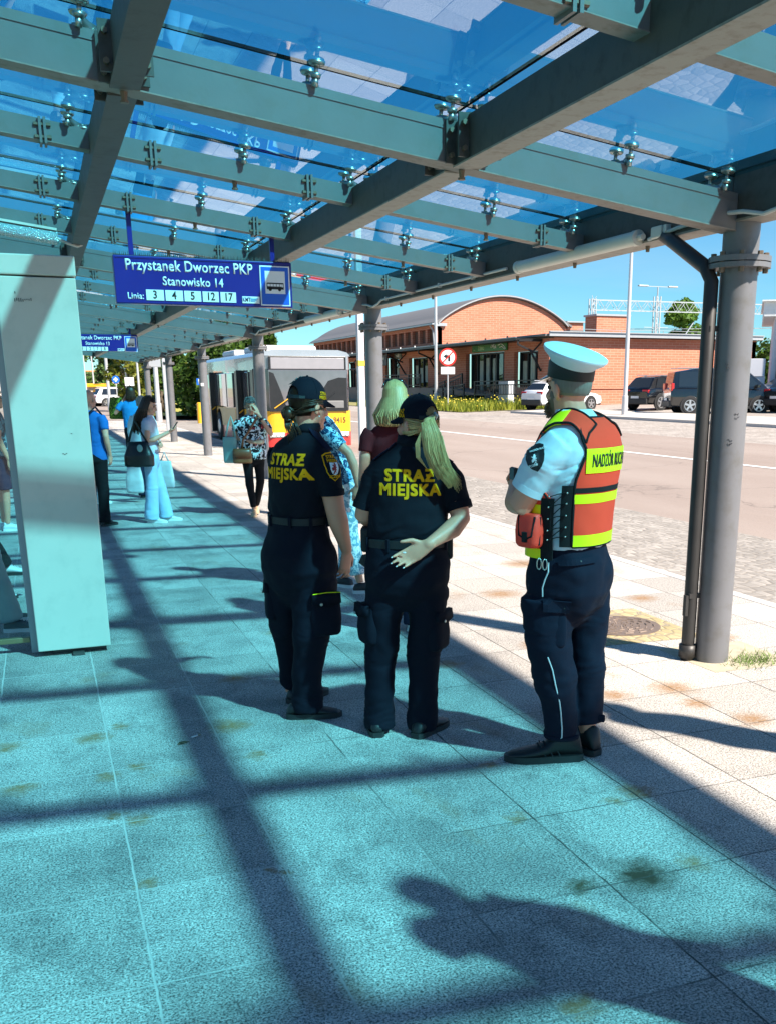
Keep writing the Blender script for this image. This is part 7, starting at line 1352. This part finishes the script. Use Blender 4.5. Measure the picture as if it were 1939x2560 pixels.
# shaven headed man behind the cabinet
t, Hm, s = folk('shaven headed man in a blue tee and black trousers, half behind the white cabinet', (.535, 12.85, 0), R(-40), 1.64, 1.12, dict(mat=m_teeblue2, sleeve=.62, hem=.86, loose=1.05), dict(mat=m_black), (m_bag, m_sole), skin=m_skin3, hair=None, arms={1: ((.19, -.01, 1.42), (.235, -.05, 1.15), (.20, .05, .93), (-.1, .2, -1), (-1, 0, 0), 40)})
m = MB(); rnd = random.Random(3)
for k in range(9): z = 1.03 - k * .012; m.tube([Vector((.262 - .003 * k, -.005 + .006 * k, z)) * s, Vector((.266 - .003 * k, .006 + .006 * k + rnd.uniform(-.01, .01), z - .01)) * s], .004, 5)
m.build('tattoo', m_mark, t)
bp = thing('backpack', 'black backpack worn by the shaven headed man', 'backpack', (.535, 12.85, 0), R(-40)); m = MB(); m.rings([(1.0, 0, -.17, .11, .05), (1.05, 0, -.18, .13, .07), (1.3, 0, -.17, .125, .06), (1.38, 0, -.16, .09, .03)], 22); m.build('body', m_bag, bp); m = MB(); m.smooth = True
for sx in (-1, 1): m.tube([(sx * .09, -.14, 1.36), (sx * .115, -.02, 1.44), (sx * .12, .11, 1.32), (sx * .14, .12, 1.12), (sx * .15, -.05, 1.02)], (.018, .005), 8)
m.build('straps', m_bag, bp)
# people on the shelter benches, seen past or through the glass
def seated(label, loc, rz, H, top, bot, shoes, cross=False, hair=('short', m_brown), kneex=.10):
    L = {1: [(.09, .02, .52), (kneex, .44, .50), (kneex, .52, .09)], -1: [(-.09, .02, .52), (-.10, .42, .50), (-.12, .44, .09)]}
    if cross: L[1] = [(.09, .04, .54), (.02, .45, .60), (-.10, .58, .30)]
    s = H / 1.75; t = thing('person', label, 'person', loc, rz, 'people waiting at the stop'); dz = -.42
    HM = headM(Vector((0, .02, 1.625 + dz)) * s, 0, -5, s); m = MB(); add_head(m, HM, Vector((0, -.01, 1.49 + dz)) * s)
    for k in (1, -1): add_arm(m, Vector((k * .185, 0, 1.42 + dz)) * s, Vector((k * .22, .06, 1.14 + dz)) * s, Vector((k * .10, .28, 1.02 + dz)) * s, (.046, .043, .037, .026), s); add_hand(m, Vector((k * .095, .29, 1.02 + dz)) * s, (-k * .3, .9, -.1), (0, 0, -1), (-k, 0, 0), 35, s * .95)
    for k, p in L.items(): p = [Vector(q) * s for q in p]; m.tube([p[0], p[0].lerp(p[1], .5), p[1], p[1].lerp(p[2], .35), p[2]], [.07 * s, .06 * s, .046 * s, .048 * s, .03 * s], 14)
    m.rings([(z * s, 0, 0, a * s, b * s) for z, a, b in ((.48, .12, .08), (.8, .13, .085), (.98, .12, .07), (1.05, .07, .055))], 18); remesh(m, 'body', m_skin2, t, .0075, 4)
    m = MB(); m.rings([((z + dz) * s, 0, 0, a * s, b * s) for z, a, b in ((.90, .18, .13), (1.1, .175, .125), (1.33, .185, .118), (1.40, .182, .102), (1.445, .15, .086), (1.475, .092, .072), (1.497, .062, .06))], 26)
    for k in (1, -1): m.tube([Vector((k * .16, 0, 1.41 + dz)) * s, Vector((k * .20, .03, 1.30 + dz)) * s, Vector((k * .212, .045, 1.22 + dz)) * s], [.066 * s, .063 * s, .056 * s], 14)
    remesh(m, 'top', top, t, .011, 4, fold_fn(.006)); m = MB(); m.ell(Vector((0, .02, .53)) * s, (.18 * s, .15 * s, .11 * s))
    for k, p in L.items(): p = [Vector(q) * s for q in p]; m.tube([p[0], p[0].lerp(p[1], .5), p[1], p[1].lerp(p[2], .5), p[2] + Vector((0, 0, -.01))], [.10 * s, .092 * s, .082 * s, .078 * s, .080 * s], 16)
    remesh(m, 'trousers', bot, t, .010, 5, fold_fn(.008, (8, 8, 9), ((.15, .08, 1.2), (.5, .08, .8)), loc[1]))
    for k, p in L.items(): a = Vector(p[2]) * s; d = Vector((0, 1, 0)); shoe(t, a - d * .055 * s, 90 - k * 4, shoes[0], shoes[1], s, z=max(0, a.z - .095 * s))
    HAIR[hair[0]](t, HM, hair[1], random.Random(3)); return t
m_gshoe = simple('grey_canvas_shoe', (.10, .12, .12), .8, var=.2, vs=40)
seated('seated person in pale jeans and grey canvas shoes behind the shelter glass', (-.85, 7.6, 0), R(-90), 1.72, m_black, cloth('faded_jeans', (.30, .36, .36), .12, 260), (m_gshoe, m_wsole), kneex=.24)
seated('seated person with crossed legs and a black and white shoe behind the shelter glass', (-.98, 8.45, 0), R(-90), 1.72, m_black, m_black, (m_wshoe, m_sole), cross=True)
seated('seated person with outstretched white sneakers, hidden behind the shaven headed man', (.12, 15.65, 0), R(-90), 1.7, m_wjack, m_wjack, (m_wshoe, m_wsole), kneex=.30)
folk('person in dark shorts and a teal print top standing beyond the shelter glass', (-.52, 12.9, 0), R(-75), 1.66, 1.0, dict(mat=m_tealp, sleeve=.6, hem=.86), dict(mat=cloth('navy_shorts', (.012, .02, .05)), kind='shorts'), (m_wshoe, m_wsole), hair=('short', m_brown))
bn = thing('shelter_bench', 'long slatted bench inside the glass shelter', 'bench', (-.92, 8.2, 0)); m = MB()
for i in range(5): m.box((-.16 + i * .085, 0, .42), (.07, 2.4, .03))
m.build('seat', m_frame, bn)
for y in (-1.0, 1.0): m = MB(); m.box((0, y, .205), (.34, .06, .41)); m.build('leg', m_frame, bn)
bn2 = thing('shelter_bench', 'short bench behind the shaven headed man', 'bench', (.1, 15.65, 0)); m = MB(); m.box((0, 0, .42), (.42, 1.2, .04), bev=.01); m.build('seat', m_frame, bn2); m = MB(); m.box((0, 0, .2), (.3, .08, .40)); m.build('leg', m_frame, bn2)
# two bystanders whose shadows fall across the paving
folk('bystander just outside the right edge whose long shadow crosses the foreground paving', (1.92, 1.38, 0), R(-10), 1.73, 1.22, dict(mat=m_teeblue2, sleeve=.6, hem=.84, loose=1.1), dict(mat=m_djean), (m_bag, m_sole), hair=('short', m_brown), face=False, arms={-1: ((-.19, 0, 1.41), (-.26, -.02, 1.16), (-.14, .22, 1.10), (.3, .9, .1), (0, -.5, 1), 50)}, group='bystanders outside the view')
folk('bystander outside the right edge whose shadow falls on the sunlit paving', (3.52, 2.86, 0), R(-30), 1.70, 1.15, dict(mat=m_lilac, sleeve=.6, hem=.86), dict(mat=m_djean), (m_bag, m_sole), hair=('short', m_brown), face=False, group='bystanders outside the view')
